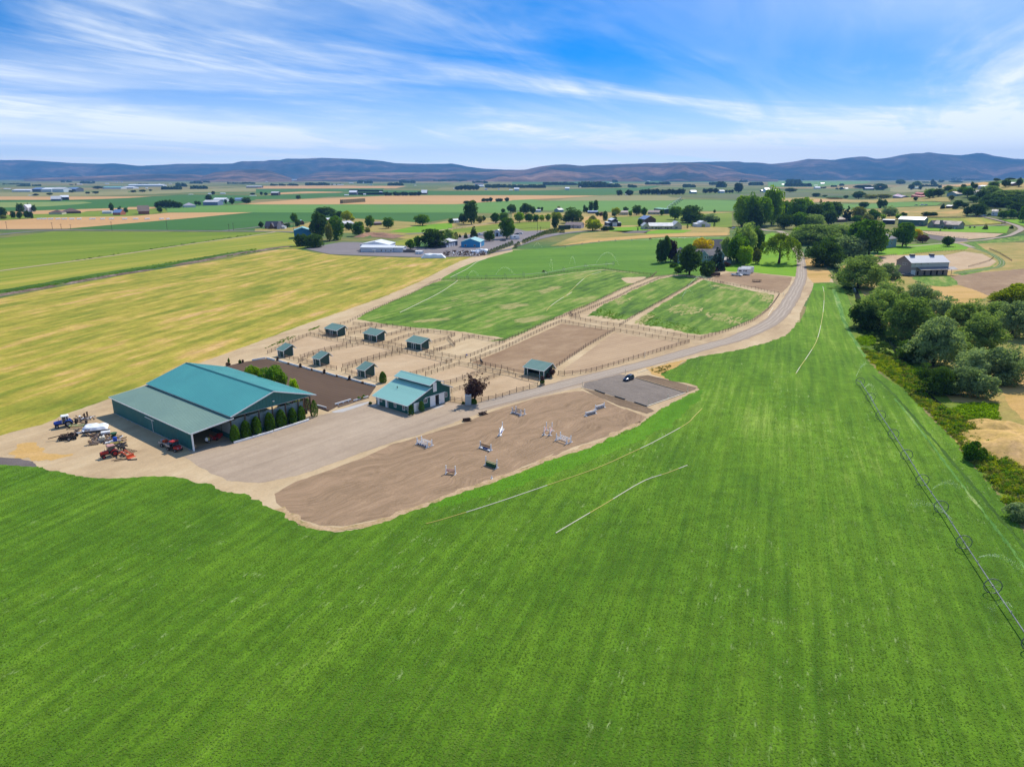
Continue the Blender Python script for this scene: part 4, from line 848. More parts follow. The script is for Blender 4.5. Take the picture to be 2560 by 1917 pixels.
# --- the stable
S0=g('G',885,965)
def stable():
    t=thing('stable','green stable with raised monitor roof and white sliding doors beside the gravel yard','stable', S0, YARD - R(1.0))
    D=14.2; P=lambda n, mb, m, smooth=False: mb.build(n, m, t, smooth)
    M_w=paint('green_stable_siding', sr(30,100,94),.55,.07,.3)
    def ribs_x(mb, x0, x1, z0, zf, y):
        x=x0+.2
        while x < x1: mb.box(x, y - .03, z0, x+.08, y, zf(x) - .05); x += .62
    top=lambda x: 2.72+(x)*.355 if x < 8.85 else (6.9 if x < 13.2 else 6.05 - (x - 13.2)*.46)
    m=MB(); m.prism([(.02,0),(10.6,0),(10.6,7.52),(8.85,6.85),(8.85,5.85),(.02,2.7)],0,.14); ribs_x(m, 0,10.5,.05, top, 0); P('wall', m, M_w)
    m=MB(); m.prism([(12.08,0),(16.78,0),(16.78,4.4),(13.2,6.05),(13.2,6.85),(12.08,7.3)],0,.14); ribs_x(m, 12.1,16.6,.05, top, 0); P('wall', m, M_w)
    m=MB(); m.prism([(10.603,3.1),(12.077,3.1),(12.077,7.3),(11.0,7.66),(10.603,7.52)],0,.14); P('wall', m, M_w)
    m=MB(); m.box(0,.145,0,.14, D - .14,2.7)
    for i in range(22): m.box(-.03,.3+i*.62,.05,0,.38+i*.62,2.68)
    P('wall', m, M_w)
    m=MB(); m.box(16.64,.145,0,16.78, D - .14,4.38); P('wall', m, M_w)
    m=MB(); m.prism([(.02,0),(16.78,0),(16.78,4.4),(13.2,6.05),(13.2,6.85),(11,7.66),(8.85,6.85),(8.85,5.85),(.02,2.7)], D - .14, D); P('wall', m, M_w)
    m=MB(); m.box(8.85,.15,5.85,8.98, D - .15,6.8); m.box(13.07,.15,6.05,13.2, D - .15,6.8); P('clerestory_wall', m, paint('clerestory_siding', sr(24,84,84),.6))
    m=MB(); m.box(10.4,3.2,.01,12.3,3.3,3.4); m.box(10.4,.2,.01,10.5,3.2,3.4); m.box(12.2,.2,.01,12.3,3.2,3.4); P('aisle_wall', m, paint('grey_aisle_boards', sr(120,122,128),.8))
    # roof panels, one by one: lean-to, monitor and the far slopes
    y0, y1, n=-.55, D+1.0,25; wpan=(y1 - y0)/n
    def panels(x0, z0, x1, z1, mat):
        mb=slab(MB(), x0, z0, x1, z1,0, wpan - .008,.06); d=Vector((x1 - x0,0, z1 - z0)).normalized(); nn=Vector((-d.z, 0, d.x)); nn=nn if nn.z > 0 else -nn
        a=Vector((x0,0, z0))+nn*.06; b=Vector((x1,0, z1))+nn*.06
        mb.bar(a+Vector((0,.05,.03)), b+Vector((0,.05,.03)),.07,.07)
        o=mb.build('roof_panel', mat, t, loc=(0, y0,0))
        for i in range(1, n): copy_part(o, t, (0, y0+i*wpan, 0))
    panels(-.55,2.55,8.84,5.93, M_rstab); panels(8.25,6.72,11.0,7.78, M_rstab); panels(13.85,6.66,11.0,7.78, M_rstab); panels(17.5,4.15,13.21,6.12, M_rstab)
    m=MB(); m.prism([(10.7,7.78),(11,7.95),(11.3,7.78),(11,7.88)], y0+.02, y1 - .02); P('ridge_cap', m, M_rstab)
    def fas(a, b, h=.28, w=.06): mm=MB(); mm.bar(a, b, w, h); P('fascia', mm, M_white)
    for y in (y0 - .05, y1+.04):
        fas((-.6, y, 2.53),(9.1, y, 6.02)); fas((8.2, y, 6.70),(11, y, 7.80)); fas((11, y, 7.80),(13.9, y, 6.64)); fas((13.0, y, 6.2),(17.55, y, 4.12))
    fas((-.6, y0,2.5),(-.6, y1,2.5),.2); fas((8.2, y0,6.66),(8.2, y1,6.66),.2); fas((13.9, y0,6.6),(13.9, y1,6.6),.2); fas((17.55, y0,4.08),(17.55, y1,4.08),.2)
    for x in (-.04,16.66):
        m=MB(); m.box(x, -.06,0, x+.16,.06,2.7 if x < 1 else 4.38); P('corner_trim', m, M_white)
    for a, b in ((8.5,10.61),(12.07,14.3)):
        d=MB(); d.box(a, -.16,.04, b, -.08,3.1)
        for q in (a+.03, b - .15): d.box(q, -.19,.06, q+.12,-.16,3.08)
        d.box(a+.15,-.19,1.5, b - .15,-.16,1.62); dd=d.build('sliding_door', M_white, t)
        h=MB(); h.box(b - .3 if a < 10 else a+.2,-.23,1.2,(b - .24) if a < 10 else a+.26,-.19,1.5); h.build('handle', M_dark, dd)
    m=MB(); m.box(6.5,-.22,3.14,14.7,-.05,3.32); P('door_track', m, M_white)
    d=MB(); d.box(9.9,-.1,4.25,11.3,-.03,6.95); d.box(10.57,-.12,4.27,10.63,-.1,6.93); P('loft_door', d, M_white)
    panel_door(t, 'garage_door','F',2.2,4.2,.03,2.6,0, M_white, None, .08,4)
    window(t, 'window','F',6.25,7.35,1.7,2.85,0); window(t, 'window','F',14.75,15.45,1.6,2.9,0)
    window(t, 'window','L',11.5,12.4,1.35,2.35,0); window(t, 'window','L',5.15,5.9,.95,2.35,0); window(t, 'window','L',1.4,2.15,.85,2.25,0)
    panel_door(t, 'door','L',12.65,13.5,.04,2.25,0, M_white)
    dd=panel_door(t, 'glass_door','L',9.1,9.75,.04,2.3,0, M_white, M_white); window(t, 'window','L',8.7,8.98,.3,2.25,0, sash=False)
    s=MB(); s.box(-.09,13.62,1.35,-.04,14.1,2.35); so_=s.build('sign', M_white, t)
    e=MB(); c0=Vector((-.095,13.86,1.86))                       # dark emblem: a little tree in a ring
    for k in range(14):
        a=2*math.pi*k/14; b=2*math.pi*(k+1)/14
        e.bar(c0+Vector((0,.19*math.cos(a),.32*math.sin(a))), c0+Vector((0,.19*math.cos(b),.32*math.sin(b))),.03,.015,(1,0,0))
    e.bar(c0+Vector((0,0,-.2)), c0+Vector((0,0,.05)),.04,.015,(1,0,0)); e.bar(c0+Vector((0,-.09,.08)), c0+Vector((0,.09,.08)),.015,.16,(0,0,1))
    e.build('emblem', paint('emblem_green', sr(60,96,92),.6), so_)
    m=MB(); m.box(-.16,.45,1.15,-.035,.8,1.75); P('meter_box', m, M_greyt)
    for y in (10.9,3.6):
        m=MB(); m.box(-.2, y, 2.1,-.03, y+.16,2.3); P('wall_lamp', m, M_lamp)
    m=MB(); m.cyl((5.0,10.2,4.5),.12,.55,10); m.cyl((5.0,10.2,5.05),.17,.1,10); P('vent_pipe', m, M_dark)
    return t
stable()

# --- the horse sheds
def small_shed(p, label, first=None):
    if first:
        t=copy_tree(first); t.location=p; t['label']=label; return t
    t=thing('horse_shed', label, 'shed', p, YARD, 'green horse sheds in the paddocks')
    P=lambda n, mb, m: mb.build(n, m, t)
    m=MB(); m.prism([(.02,0),(4.15,0),(4.15,4.08),(3.9,4.2),(.02,2.62)],0,.12); P('wall', m, M_wshed)
    m=MB(); m.prism([(.02,0),(4.15,0),(4.15,4.08),(3.9,4.2),(.02,2.62)],3.9,4.02); P('wall', m, M_wshed)
    m=MB(); m.box(0,.125,0,.12,3.895,2.62)
    for i in range(6): m.box(-.02,.45+i*.6,.05,0,.5+i*.6,2.6)
    P('wall', m, M_wshed)
    P('roof', slab(MB(),-.35,2.52,3.9,4.27,-.25,4.3,.07,.6, rh=.03, rw=.05), M_rshed)
    P('visor_roof', slab(MB(),5.5,2.58,3.9,4.27,-.25,4.3,.07,.6, rh=.03, rw=.05), M_rshed)
    for y in (-.29,4.34):
        for a, b in (((-.4, y, 2.5),(3.9, y, 4.3)),((3.9, y, 4.3),(5.55, y, 2.54))): m=MB(); m.bar(a, b, .05,.2); P('fascia', m, M_white)
    m=MB(); m.bar((-.4,-.29,2.5),(-.4,4.34,2.5),.05,.18); P('fascia', m, M_white)
    for x, y in ((-.03,-.03),(4.05,-.03),(-.03,3.9)):
        m=MB(); m.box(x, y, 0, x+.16, y+.16,2.6 if x < 1 else 2.9); P('corner_trim', m, M_white)
    panel_door(t, 'door','L',2.5,3.45,.05,2.05,0, M_wshed, M_white)
    m=MB(); m.box(-.2,1.2,2.2,-.03,1.4,2.38); P('wall_lamp', m, M_lamp)
    return t
def big_shed(p, label, first=None):
    if first:
        t=copy_tree(first); t.location=p; t['label']=label; return t
    t=thing('horse_shed', label, 'shed', p, YARD, 'green horse sheds in the paddocks')
    P=lambda n, mb, m: mb.build(n, m, t); L=8.2
    for y in (0, L - .12):
        m=MB(); m.prism([(.02,0),(4.3,0),(4.3,3.95),(4.2,4.05),(.02,2.68)], y, y+.12); P('wall', m, M_wshed)
    m=MB(); m.box(0,.125,0,.12, L - .125,2.68)
    for i in range(13): m.box(-.02,.4+i*.6,.05,0,.45+i*.6,2.66)
    P('wall', m, M_wshed)
    P('roof', slab(MB(),-.35,2.6,4.2,4.12,-.25, L+.3,.07,.6, rh=.03, rw=.05), M_rshed)
    P('visor_roof', slab(MB(),5.5,2.55,4.2,4.12,-.25, L+.3,.07,.6, rh=.03, rw=.05), M_rshed)
    for y in (-.29, L+.34):
        for a, b in (((-.4, y, 2.58),(4.2, y, 4.15)),((4.2, y, 4.15),(5.55, y, 2.5))): m=MB(); m.bar(a, b, .05,.2); P('fascia', m, M_white)
    m=MB(); m.bar((-.4,-.29,2.58),(-.4, L+.34,2.58),.05,.18); P('fascia', m, M_white)
    for x, y in ((-.03,-.03),(4.18,-.03)):
        m=MB(); m.box(x, y, 0, x+.16, y+.16,2.66 if x < 1 else 3.0); P('corner_trim', m, M_white)
    for y in (3.2,4.35): panel_door(t, 'door','L', y, y+.95,.05,2.15,0, M_wshed, M_white)
    m=MB(); m.box(-.2,1.6,2.25,-.03,1.8,2.43); P('wall_lamp', m, M_lamp)
    return t
sh=small_shed(g('J',398,680),'small green shed at the far corner of the dressage arena')
small_shed(g('J',798,776),'small green shed in the middle of the three beside the dressage arena', sh)
small_shed(g('J',1297,905),'small green shed nearest to the stable', sh)
bs=big_shed(g('J',988,450),'long green shed closest to the hay field lane')
big_shed(g('J',1425,508),'long green shed in the middle of the back row of paddocks', bs)
big_shed(g('J',1915,602),'long green shed at the inner end of the back row of paddocks', bs)
def road_shed():
    t=thing('horse_shed','open fronted green shed beside the farm road with a plum tree at its corner','shed', g('I',440,690), YARD, 'green horse sheds in the paddocks')
    P=lambda n, mb, m: mb.build(n, m, t); L=8.4
    for y in (0, L - .12):
        m=MB(); m.prism([(.02,0),(4.7,0),(4.7,4.2),(4.5,4.4),(.02,2.8)], y, y+.12); P('wall', m, M_wshed)
    m=MB(); m.box(4.58,.125,0,4.7, L - .125,4.15); P('wall', m, M_wshed)
    m=MB(); m.box(.02,.13,2.3,.12, L - .13,2.8); P('lintel', m, M_wshed)
    for y in (1.7,6.9):
        m=MB(); m.box(-.03, y, 0,.13, y+.16,2.8); P('post', m, M_white)
    m=MB(); m.box(.0,.2,0,.1,1.7,2.3); m.box(.0,7.06,0,.1,8.2,2.3); P('wall', m, M_wshed)
    m=MB()
    for z in (.5,1.0): m.box(-.06,.1, z, -.02,6.9, z+.12)
    P('rail', m, M_rshed)
    P('roof', slab(MB(),-.4,2.75,4.6,4.5,-.3, L+.3,.07,.6, rh=.03, rw=.05), M_rshed)
    P('visor_roof', slab(MB(),6.6,2.1,4.6,4.5,-.3, L+.3,.07,.6, rh=.03, rw=.05), M_rshed)
    for y in (-.34, L+.34):
        for a, b in (((-.45, y, 2.72),(4.6, y, 4.53)),((4.6, y, 4.53),(6.65, y, 2.06))): m=MB(); m.bar(a, b, .05,.22); P('fascia', m, M_white)
    m=MB(); m.bar((-.45,-.34,2.72),(-.45, L+.34,2.72),.05,.2); P('fascia', m, M_white)
    for y in (-.03, L - .13):
        m=MB(); m.box(-.04, y, 0,.14, y+.16,2.8); P('corner_trim', m, M_white)
road_shed()

# --- other houses and barns
def wing(root, x0, y0, W, D, eave, rise, wall, roof, ridge='x', over=.45, hip=False, trim=None, z0=0.0):
    m=MB()
    if hip:
        m.box(x0, y0, z0, x0+W, y0+D, eave)
    elif ridge == 'x':
        m.prism([(y0, z0),(y0+D, z0),(y0+D, eave),(y0+D/2, eave+rise),(y0, eave)], x0, x0+W, 'x')
    else:
        m.prism([(x0, z0),(x0+W, z0),(x0+W, eave),(x0+W/2, eave+rise),(x0, eave)], y0, y0+D, 'y')
    m.build('wall', wall, root)
    r=MB(); o=over
    if hip:
        k=min(W, D)/2; e=eave; a=(x0 - o, y0 - o, e); b=(x0+W+o, y0 - o, e); c=(x0+W+o, y0+D+o, e); d=(x0 - o, y0+D+o, e)
        if W >= D: p, q=(x0+k, y0+D/2, e+rise),(x0+W - k, y0+D/2, e+rise); fs=[(0,1,5,4),(1,2,5),(2,3,4,5),(3,0,4),(0,3,2,1)]
        else: p, q=(x0+W/2, y0+k, e+rise),(x0+W/2, y0+D - k, e+rise); fs=[(0,1,4),(1,2,5,4),(2,3,5),(3,0,4,5),(0,3,2,1)]
        r.add([a, b, c, d, p, q], fs)
    elif ridge == 'x':
        s=rise/(D/2); slab(r, y0 - o, eave - s*o, y0+D/2, eave+rise, x0 - o, x0+W+o, .14, axis='x'); slab(r, y0+D+o, eave - s*o, y0+D/2, eave+rise, x0 - o, x0+W+o, .14, axis='x')
    else:
        s=rise/(W/2); slab(r, x0 - o, eave - s*o, x0+W/2, eave+rise, y0 - o, y0+D+o, .14); slab(r, x0+W+o, eave - s*o, x0+W/2, eave+rise, y0 - o, y0+D+o, .14)
    ro=r.build('roof', roof, root)
    if trim:
        f=MB()
        if ridge == 'x' and not hip:
            for x in (x0 - o - .03, x0+W+o+.03):
                f.bar((x, y0 - o, eave - rise/(D/2)*o),(x, y0+D/2, eave+rise),.06,.24); f.bar((x, y0+D/2, eave+rise),(x, y0+D+o, eave - rise/(D/2)*o),.06,.24)
        elif not hip:
            for y in (y0 - o - .03, y0+D+o+.03):
                f.bar((x0 - o, y, eave - rise/(W/2)*o),(x0+W/2, y, eave+rise),.06,.24); f.bar((x0+W/2, y, eave+rise),(x0+W+o, y, eave - rise/(W/2)*o),.06,.24)
        if f.v: f.build('fascia', trim, ro)
    return ro
def house(name, label, cat, p0, p1, D, eave, rise, wall, roof, ridge='x', over=.45, hip=False, trim=None, wins=(), doors=(), sides=(), group=None, p0d=None):
    a=g(*p0); b=g(*p1) if p1 else a
    dv=Vector((b.x - a.x, b.y - a.y, 0)); W=dv.length; z=min(a.z, b.z)
    t=thing(name, label, cat, (a.x, a.y, z), math.atan2(dv.y, dv.x), group)
    if terrain(a.x, a.y) > .5: eave += .6
    wing(t, 0,0, W, D, eave, rise, wall, roof, ridge, over, hip, trim)
    for q in wins: window(t, 'window','F', q[0]*W, q[1]*W, q[2], q[3],0)
    for q in doors: panel_door(t, q[4] if len(q) > 4 else 'door','F', q[0]*W, q[1]*W, .05, q[2],0, q[3] if len(q) > 3 else M_white)
    for q in sides: window(t, 'window', q[0], q[1]*D, q[2]*D, q[3], q[4],0 if q[0] == 'L' else W)
    t['w']=W
    return t
PW=lambda n, r, gg, b, v=.06: paint(n, sr(r, gg, b),.6, v, .3)
M_rwhite=paint('white_metal_roof',(.74,.76,.79),.4,.04,.2)
M_rgrey=PW('grey_shingle_roof',104,102,116,.12); M_rdark=PW('dark_shingle_roof',76,76,92,.1); M_rbrown=PW('brown_shingle_roof',112,84,72,.12); M_rtaup=PW('taupe_shingle_roof',128,108,108,.1)
M_wwhite=PW('white_siding',214,222,232); M_wblue=PW('bright_blue_siding',44,152,208); M_rbteal=PW('blue_green_metal_roof',128,188,190)
M_wgrey=PW('slate_siding',96,104,122); M_wcream=PW('cream_siding',206,200,178); M_wgb=PW('grey_blue_siding',128,158,164); M_wtaup=PW('taupe_siding',146,140,140)
M_wgrn=PW('sage_green_siding',78,116,104); M_wred=PW('red_barn_siding',170,60,56); M_wblack=PW('black_siding',34,40,52); M_wbrown=PW('brown_siding',96,72,60); M_wpink=PW('pale_lilac_siding',196,188,200)
M_rlight=PW('pale_metal_roof',206,208,212); M_rblue=PW('blue_metal_roof',122,150,196); M_wood=PW('weathered_boards',134,116,104,.15); M_wgreen2=PW('dark_green_siding_2',40,72,60)
M_rorange=PW('faded_red_roof',188,84,74)

def houses():
    # white shop with two roofs by the hay field
    t=house('metal_building','long white metal building with a small entry porch at the hay field edge','building',('B',907,902),('B',1184,905),13,4.4,1.6, M_wwhite, M_rwhite, trim=M_white,
              wins=((.62,.66,1.0,2.4),(.76,.79,1.0,2.4),(.92,.95,1.0,2.4)), doors=((.40,.45,2.2),))
    W=t['w']; wing(t, W*-.17,14.2, W*.92,22,5.6,2.8, M_wwhite, M_rwhite, 'y', trim=M_white); wing(t, W+.1,1.5,8.5,12,4.3,.5, M_wwhite, M_rwhite, trim=M_white)
    m=MB(); m.box(W*.37,-2.6,2.5, W*.49,-.1,2.65); m.box(W*.375,-2.5,0, W*.385,-2.35,2.5); m.box(W*.475,-2.5,0, W*.485,-2.35,2.5); m.build('porch', M_white, t)
    m=MB(); m.box(W+9,.5,0, W+21,.8,2.6); m.box(W+20.7,.8,0, W+21,9,2.6)
    for i in range(8): m.box(W+9+i*1.6,.42,0, W+9.15+i*1.6,.5,2.7)
    m.build('screen_wall', PW('grey_board_screen',118,112,110), t)
    house('storage_cabinet','white garden shed standing beside the white metal building','shed',('B',1378,919),('B',1432,921),4,2.6,.5, M_wwhite, M_rwhite, doors=((.4,.6,2.0),))
    t=house('blue_barn','tall blue barn half hidden behind poplars beside the hay field','barn',('B',332,785),('B',478,782),22,8.5,3.2, PW('steel_blue_siding',36,118,168), M_rbteal, 'y')
    t=house('garage','slate grey garage with three white doors','garage',('B',1640,864),('B',1742,845),19,5.0,1.8, M_wgrey, M_rlight, 'x', trim=M_white,
              doors=((.06,.2,2.2),(.24,.42,3.6, M_white, 'garage_door'),(.46,.62,3.6, M_white, 'garage_door'),(.65,.79,3.6, M_white, 'garage_door')))
    t=house('blue_shop','bright blue metal shop with a blue green roof','shop',('B',1772,860),('B',1935,862),25,5.2,3.0, M_wblue, M_rbteal, 'y', trim=M_rbteal, wins=((.18,.27,1.2,2.6),(.68,.77,1.2,2.6)))
    panel_door(t, 'garage_door','R',2.0,6.0,.05,4.2, t['w'], M_white)
    house('hangar','white round fronted hangar behind the bright blue shop','shed',('Q4',1905,1455),('Q4',2010,1462),16,5.5,2.2, M_wwhite, M_rwhite, 'y', doors=((.3,.6,4.0, M_dark, 'garage_door'),))
    t=house('farmhouse','dark roofed farmhouse with steep gables beside the valley road','house',('B',78,700),('B',215,700),14,3.2,6.0, M_wbrown, M_rdark, 'x', wins=((.1,.2,1,2.2),(.4,.5,1,2.2)))
    W=t['w']; wing(t, W*.80,-3, W*.24,15,3.2,6.2, M_wpink, M_rdark, 'y'); wing(t, W*.32,-2, W*.26,8,3.2,4.2, M_wbrown, M_rdark, 'y'); wing(t, W*1.05,0, W*.2,8,3.0,.4, M_wwhite, M_rwhite)
    house('shed','dark shed with white roof behind the tall poplars','shed',('Q3',758,1260),('Q3',835,1258),10,4,2.4, M_wbrown, M_rwhite, 'y')
    house('cottage','small red brown cottage with white roof among the poplars','house',('Q3',1242,1215),('Q3',1318,1212),12,4,1.8, M_wred, M_rwhite, 'x')
    house('house','pale grey house with grey roof behind a small round tree near the poplars','house',('Q3',1525,1290),('Q3',1690,1280),16,4.2,2.6, M_wwhite, M_rlight, 'x', wins=((.1,.2,1,2.4),(.7,.8,1,2.4)))
    house('cattle_shed','low brown cattle shed between two round trees','shed',('Q3',2050,1268),('Q3',2172,1262),12,3,1.4, M_wbrown, M_rtaup, 'x')
    house('cottage','white cottage tucked behind the tallest dark tree','house',('Q4',1195,1228),('Q4',1305,1224),12,3.8,1.6, M_wwhite, M_rwhite, 'x', wins=((.3,.45,1,2.3),))
    t=house('house','low house with mauve brown roof behind the dark green trailer','house',('Q5',912,1315),('Q5',1190,1322),16,4.2,3.2, M_wpink, M_rtaup, 'x', wins=((.45,.52,1,2.4),(.76,.86,1,2.4)))
    house('container','dark green storage container parked in front of the mauve roofed house','container',('Q5',820,1342),('Q5',1008,1336),3.5,5.2,.05, M_wgreen2, M_wgreen2,'x',.02)
    t=house('black_barn','black barn with white monitor roof and white door','barn',('Q5',1657,1288),('Q5',1884,1286),20,5.0,.8, M_wblack, M_rwhite, 'y', trim=M_white, doors=((.33,.68,5.0, M_wwhite, 'garage_door'),))
    W=t['w']; wing(t, W*.27,.1, W*.47,19.8,8.2,2.2, M_wblack, M_rwhite, 'y', trim=M_white, z0=5.0)
    t=house('ranch_house','cream ranch house with pale metal roof and long porch','house',('Q6',160,1335),('Q6',570,1335),14,4.4,3.4, M_wcream, M_rlight, 'x', wins=((.1,.16,1,2.6),(.24,.34,1,2.8),(.46,.52,1,2.6),(.64,.72,1,2.6),(.88,.95,1,2.6)), doors=((.38,.44,2.6, M_dark),(.76,.82,2.6, M_dark)))
    W=t['w']; wing(t, -W*.28,-1.5, W*.27,16,4.4,3.6, M_wcream, M_rlight, 'y', trim=M_white); wing(t, W*1.0,-1, W*.36,22,4.6,5.0, M_wcream, M_rlight, 'y', trim=M_white)
    window(t, 'window','F',-W*.19,-W*.08,1,3.2,-1.5); window(t, 'window','F', W*1.08, W*1.18,1,3.2,-1)
    m=MB(); m.box(.3,-2.6,3.9, W - .3,-.5,4.1)
    for i in range(6): m.box(.4+i*(W - 1)/5,-2.5,0,.6+i*(W - 1)/5,-2.3,3.9)
    m.build('porch', M_white, t)
    house('barn','dark gable barn rising behind the cream ranch house','barn',('Q6',80,1260),('Q6',270,1255),18,7.5,4.5, M_wbrown, M_rblue, 'y')
    t=house('white_barn','small white barn with a see-through aisle and monitor roof','barn',('Q6',968,1298),('Q6',1215,1296),14,4.2,1.4, M_wwhite, M_rwhite, 'y', trim=M_white, doors=((.04,.3,3.2, M_wwhite, 'garage_door'),(.38,.62,3.6, PW('aisle_daylight',150,170,90),'aisle_daylight_panel')))  # see-through aisle is a solid panel, the daylight beyond put into its colour
    W=t['w']; wing(t, W*.3,.1, W*.42,13.8,6.2,1.6, M_wwhite, M_rwhite, 'y', trim=M_white, z0=4.2)
    house('hay_barn','long green roofed hay barn beside the pivot sprinkler','barn',('Q6',236,1050),('Q6',415,1072),20,8.0,1.2, M_wgreen2, PW('green_metal_roof',110,176,150),'x')
    house('house','low tan house in front of the green roofed hay barn','house',('Q6',132,1078),('Q6',342,1082),18,4.0,3.0, M_wcream, M_rtaup, 'x', wins=((.1,.2,1,2.4),(.5,.6,1,2.4),(.8,.9,1,2.4)))
    house('machine_shed','machine shed with shiny blue grey roof under two poplars','shed',('Q5',1305,1065),('Q5',1478,1066),18,3.4,1.4, M_wgrey, M_rblue, 'x')
    house('house','cream house between the yellow green tree and the dark round tree','house',('Q5',1870,1090),('Q5',2002,1090),16,4.6,2.6, M_wcream, M_rtaup, 'x', wins=((.2,.3,1,2.5),(.45,.55,1,2.5),(.7,.8,1,2.5)))
    house('mobile_home','white mobile home right of the dark round trees','house',('Q5',390,1042),('Q5',500,1040),9,4.0,.8, M_wwhite, M_rlight, 'x', wins=((.3,.45,1.2,2.6),))
    house('shed','pale green shed behind the big spreading tree','shed',('Q5',808,1042),('Q5',890,1038),12,4.5,2.5, M_wgb, M_rlight, 'x')
    # the blue house by the trailers
    t=house('main_house','blue grey farmhouse with dark roofs standing among trees beside the stock yard','house',('S5',340,600),('S5',1010,600),11,6.0,4.2, M_wgb, M_rdark, 'x', trim=M_white)
    W=t['w']; wing(t, -.5,-1.2, W*.24,13,6.4,4.6, M_wgb, M_rdark, 'y', trim=M_white); wing(t, W*.46,-2.5, W*.2,9,6.2,3.6, M_wgb, M_rdark, 'y', trim=M_white); wing(t, W*.86,-1.4, W*.18,10,6.0,3.6, M_wgb, M_rdark, 'y', trim=M_white)
    for x in (.5,.58,.63): window(t, 'window','F', W*x, W*x+1.2,3.6,5.6,-2.5)
    for x in (.7,.78): window(t, 'window','F', W*x, W*x+1.2,3.6,5.4,0)
    window(t, 'window','F', W*.08, W*.14,3.8,5.6,-1.2); window(t, 'window','F', W*.92, W*.97,3.8,5.4,-1.4)
    wing(t, W*1.02,-3, W*.17,9,2.8,1.6, M_wgb, M_rdark, 'x')
    house('garage_barn','large barn with dark shingle roof rising behind the blue grey farmhouse','barn',('S5',770,500),('S5',1070,500),16,6.2,7.4, M_wgb, M_rdark, 'x', trim=M_white, wins=((.3,.4,2,4),))
    # beyond the creek
    t=house('tall_house','two storey blue grey house with hip roof behind the willows','house',('M',905,520),('M',1030,508),13,8.2,4.0, M_wgb, M_rgrey, 'x',.9, True, wins=((.25,.34,3.0,4.6),(.60,.69,3.0,4.6),(.2,.4,6.2,7.2),(.58,.74,6.2,7.2)))
    W=t['w']; wing(t, -W*.45,5, W*.6,11,8.6,4.2, M_wgb, M_rgrey, 'x',.7, True)
    t=house('horse_barn','grey horse barn with pale roof and lean-to beside the dirt lot','barn',('M',1158,770),('M',1505,762),15,8.6,3.8, M_wtaup, M_rlight, 'x',.5, trim=M_rgrey)
    W=t['w']; m=MB(); m.box(0.05,-.08,5.6, W - .05,-.02,8.5); m.build('upper_siding', PW('pale_grey_siding',184,194,192), t)
    for f in (.08,.10,.24,.26,.42,.44): window(t, 'window','F', W*f, W*f+.5,7.0,8.0,-.08, sash=False)
    for f in (.18,.36,.53,.69,.85): panel_door(t, 'stall_door','F', W*f, W*f+1.3,.05,2.9,0, M_dark)
    panel_door(t, 'garage_door','F', W*.02, W*.14,.05,3.6,0, M_wwhite)
    r=MB(); slab(r, -4.2,4.0,-.05,5.3, W*.16, W*1.14,.14, axis='x'); r.build('lean_to_roof', PW('mid_grey_roof',130,128,134), t)
    for i in range(6):
        m=MB(); m.box(W*.18+i*W*.16,-4.0,0, W*.18+i*W*.16+.2,-3.8,4.0); m.build('post', M_wtaup, t)
    for y in (4.2,5.9,7.6): window(t, 'window','L', y, y+1.1,6.4,7.8,0)
    for f in (.14,.66):
        m=MB(); m.box(W*f, 6.6,12.1, W*f+3.0,8.6,13.3); m.box(W*f - .2,6.4,13.3, W*f+3.2,8.8,13.45); m.build('cupola', M_rdark, t)
    t=house('green_shop','sage green shop building with a white roof','shop',('Q8',30,1275),('Q8',462,1283),22,8.0,3.0, M_wgrn, M_rwhite, 'x',.7, trim=M_white, wins=((.42,.48,2.8,4.4),(.86,.92,2.8,4.4)))
    t=house('stone_house','grey house with taupe roof and stone chimney beside the green shop','house',('Q8',640,1320),('Q8',1062,1340),15,5.0,4.0, M_wtaup, M_rtaup, 'x',.8, wins=((.5,.55,1.4,3.0),(.72,.79,1.4,3.0),(.94,.98,1.4,3.0)), doors=((.86,.9,3.0, M_wwhite),))
    W=t['w']; wing(t, -W*.22,-1.5, W*.26,14,5.0,4.4, M_wtaup, M_rtaup, 'y'); wing(t, W*.32,-3, W*.2,8,5.0,3.4, M_wtaup, M_rtaup, 'y')
    window(t, 'window','F', W*.37, W*.47,1.4,4.0,-3)
    m=MB(); m.box(W*.22,1.0,0, W*.31,3.4,10.2); m.build('chimney', M_wtaup, t)
    house('hay_shed','dark open hay shed with pale roof behind the two storey house','shed',('Q7',1970,1250),('Q7',2170,1252),10,5.4,.8, M_wblack, M_rlight, 'x')
    house('hidden_house','brown roofed house almost buried in the grove','house',('Q7',1205,1215),('Q7',1370,1210),14,4.0,3.4, M_wbrown, M_rbrown, 'x', hip=True)
    house('gabled_house','grey gable peeping out between the grove trees','house',('Q7',360,1180),('Q7',440,1180),12,7.5,3.5, M_wpink, M_rgrey, 'y')
    t=house('red_barn','red barn with faded red monitor roof on the hillside pasture','barn',('Q8',258,790),('Q8',440,790),22,5.0,2.0, M_wred, M_rorange, 'x'); W=t['w']; wing(t, W*.02,6, W*.7,10,10,2.6, M_wred, M_rorange, 'x', z0=5)
    house('grey_shed','grey shed with lilac roof left of the red barn','shed',('Q8',-60,800),('Q8',95,802),18,6.0,2.6, M_wgrey, PW('lilac_roof',186,168,190),'x')
    house('hill_house','pale blue hillside house below the yellow green tree','house',('Q8',870,770),('Q8',1040,768),18,5.5,4.0, M_wgb, M_rbrown, 'y', wins=((.3,.4,1.4,3),))
    house('hill_house','tan roofed house on the hillside among dark trees','house',('Q8',1300,742),('Q8',1432,742),16,4.5,3.4, M_wcream, M_rtaup, 'x')
    house('hill_barn','white roofed long barn high on the hillside','barn',('Q8',1405,642),('Q8',1580,640),14,5.0,1.8, M_wpink, M_rwhite, 'x')
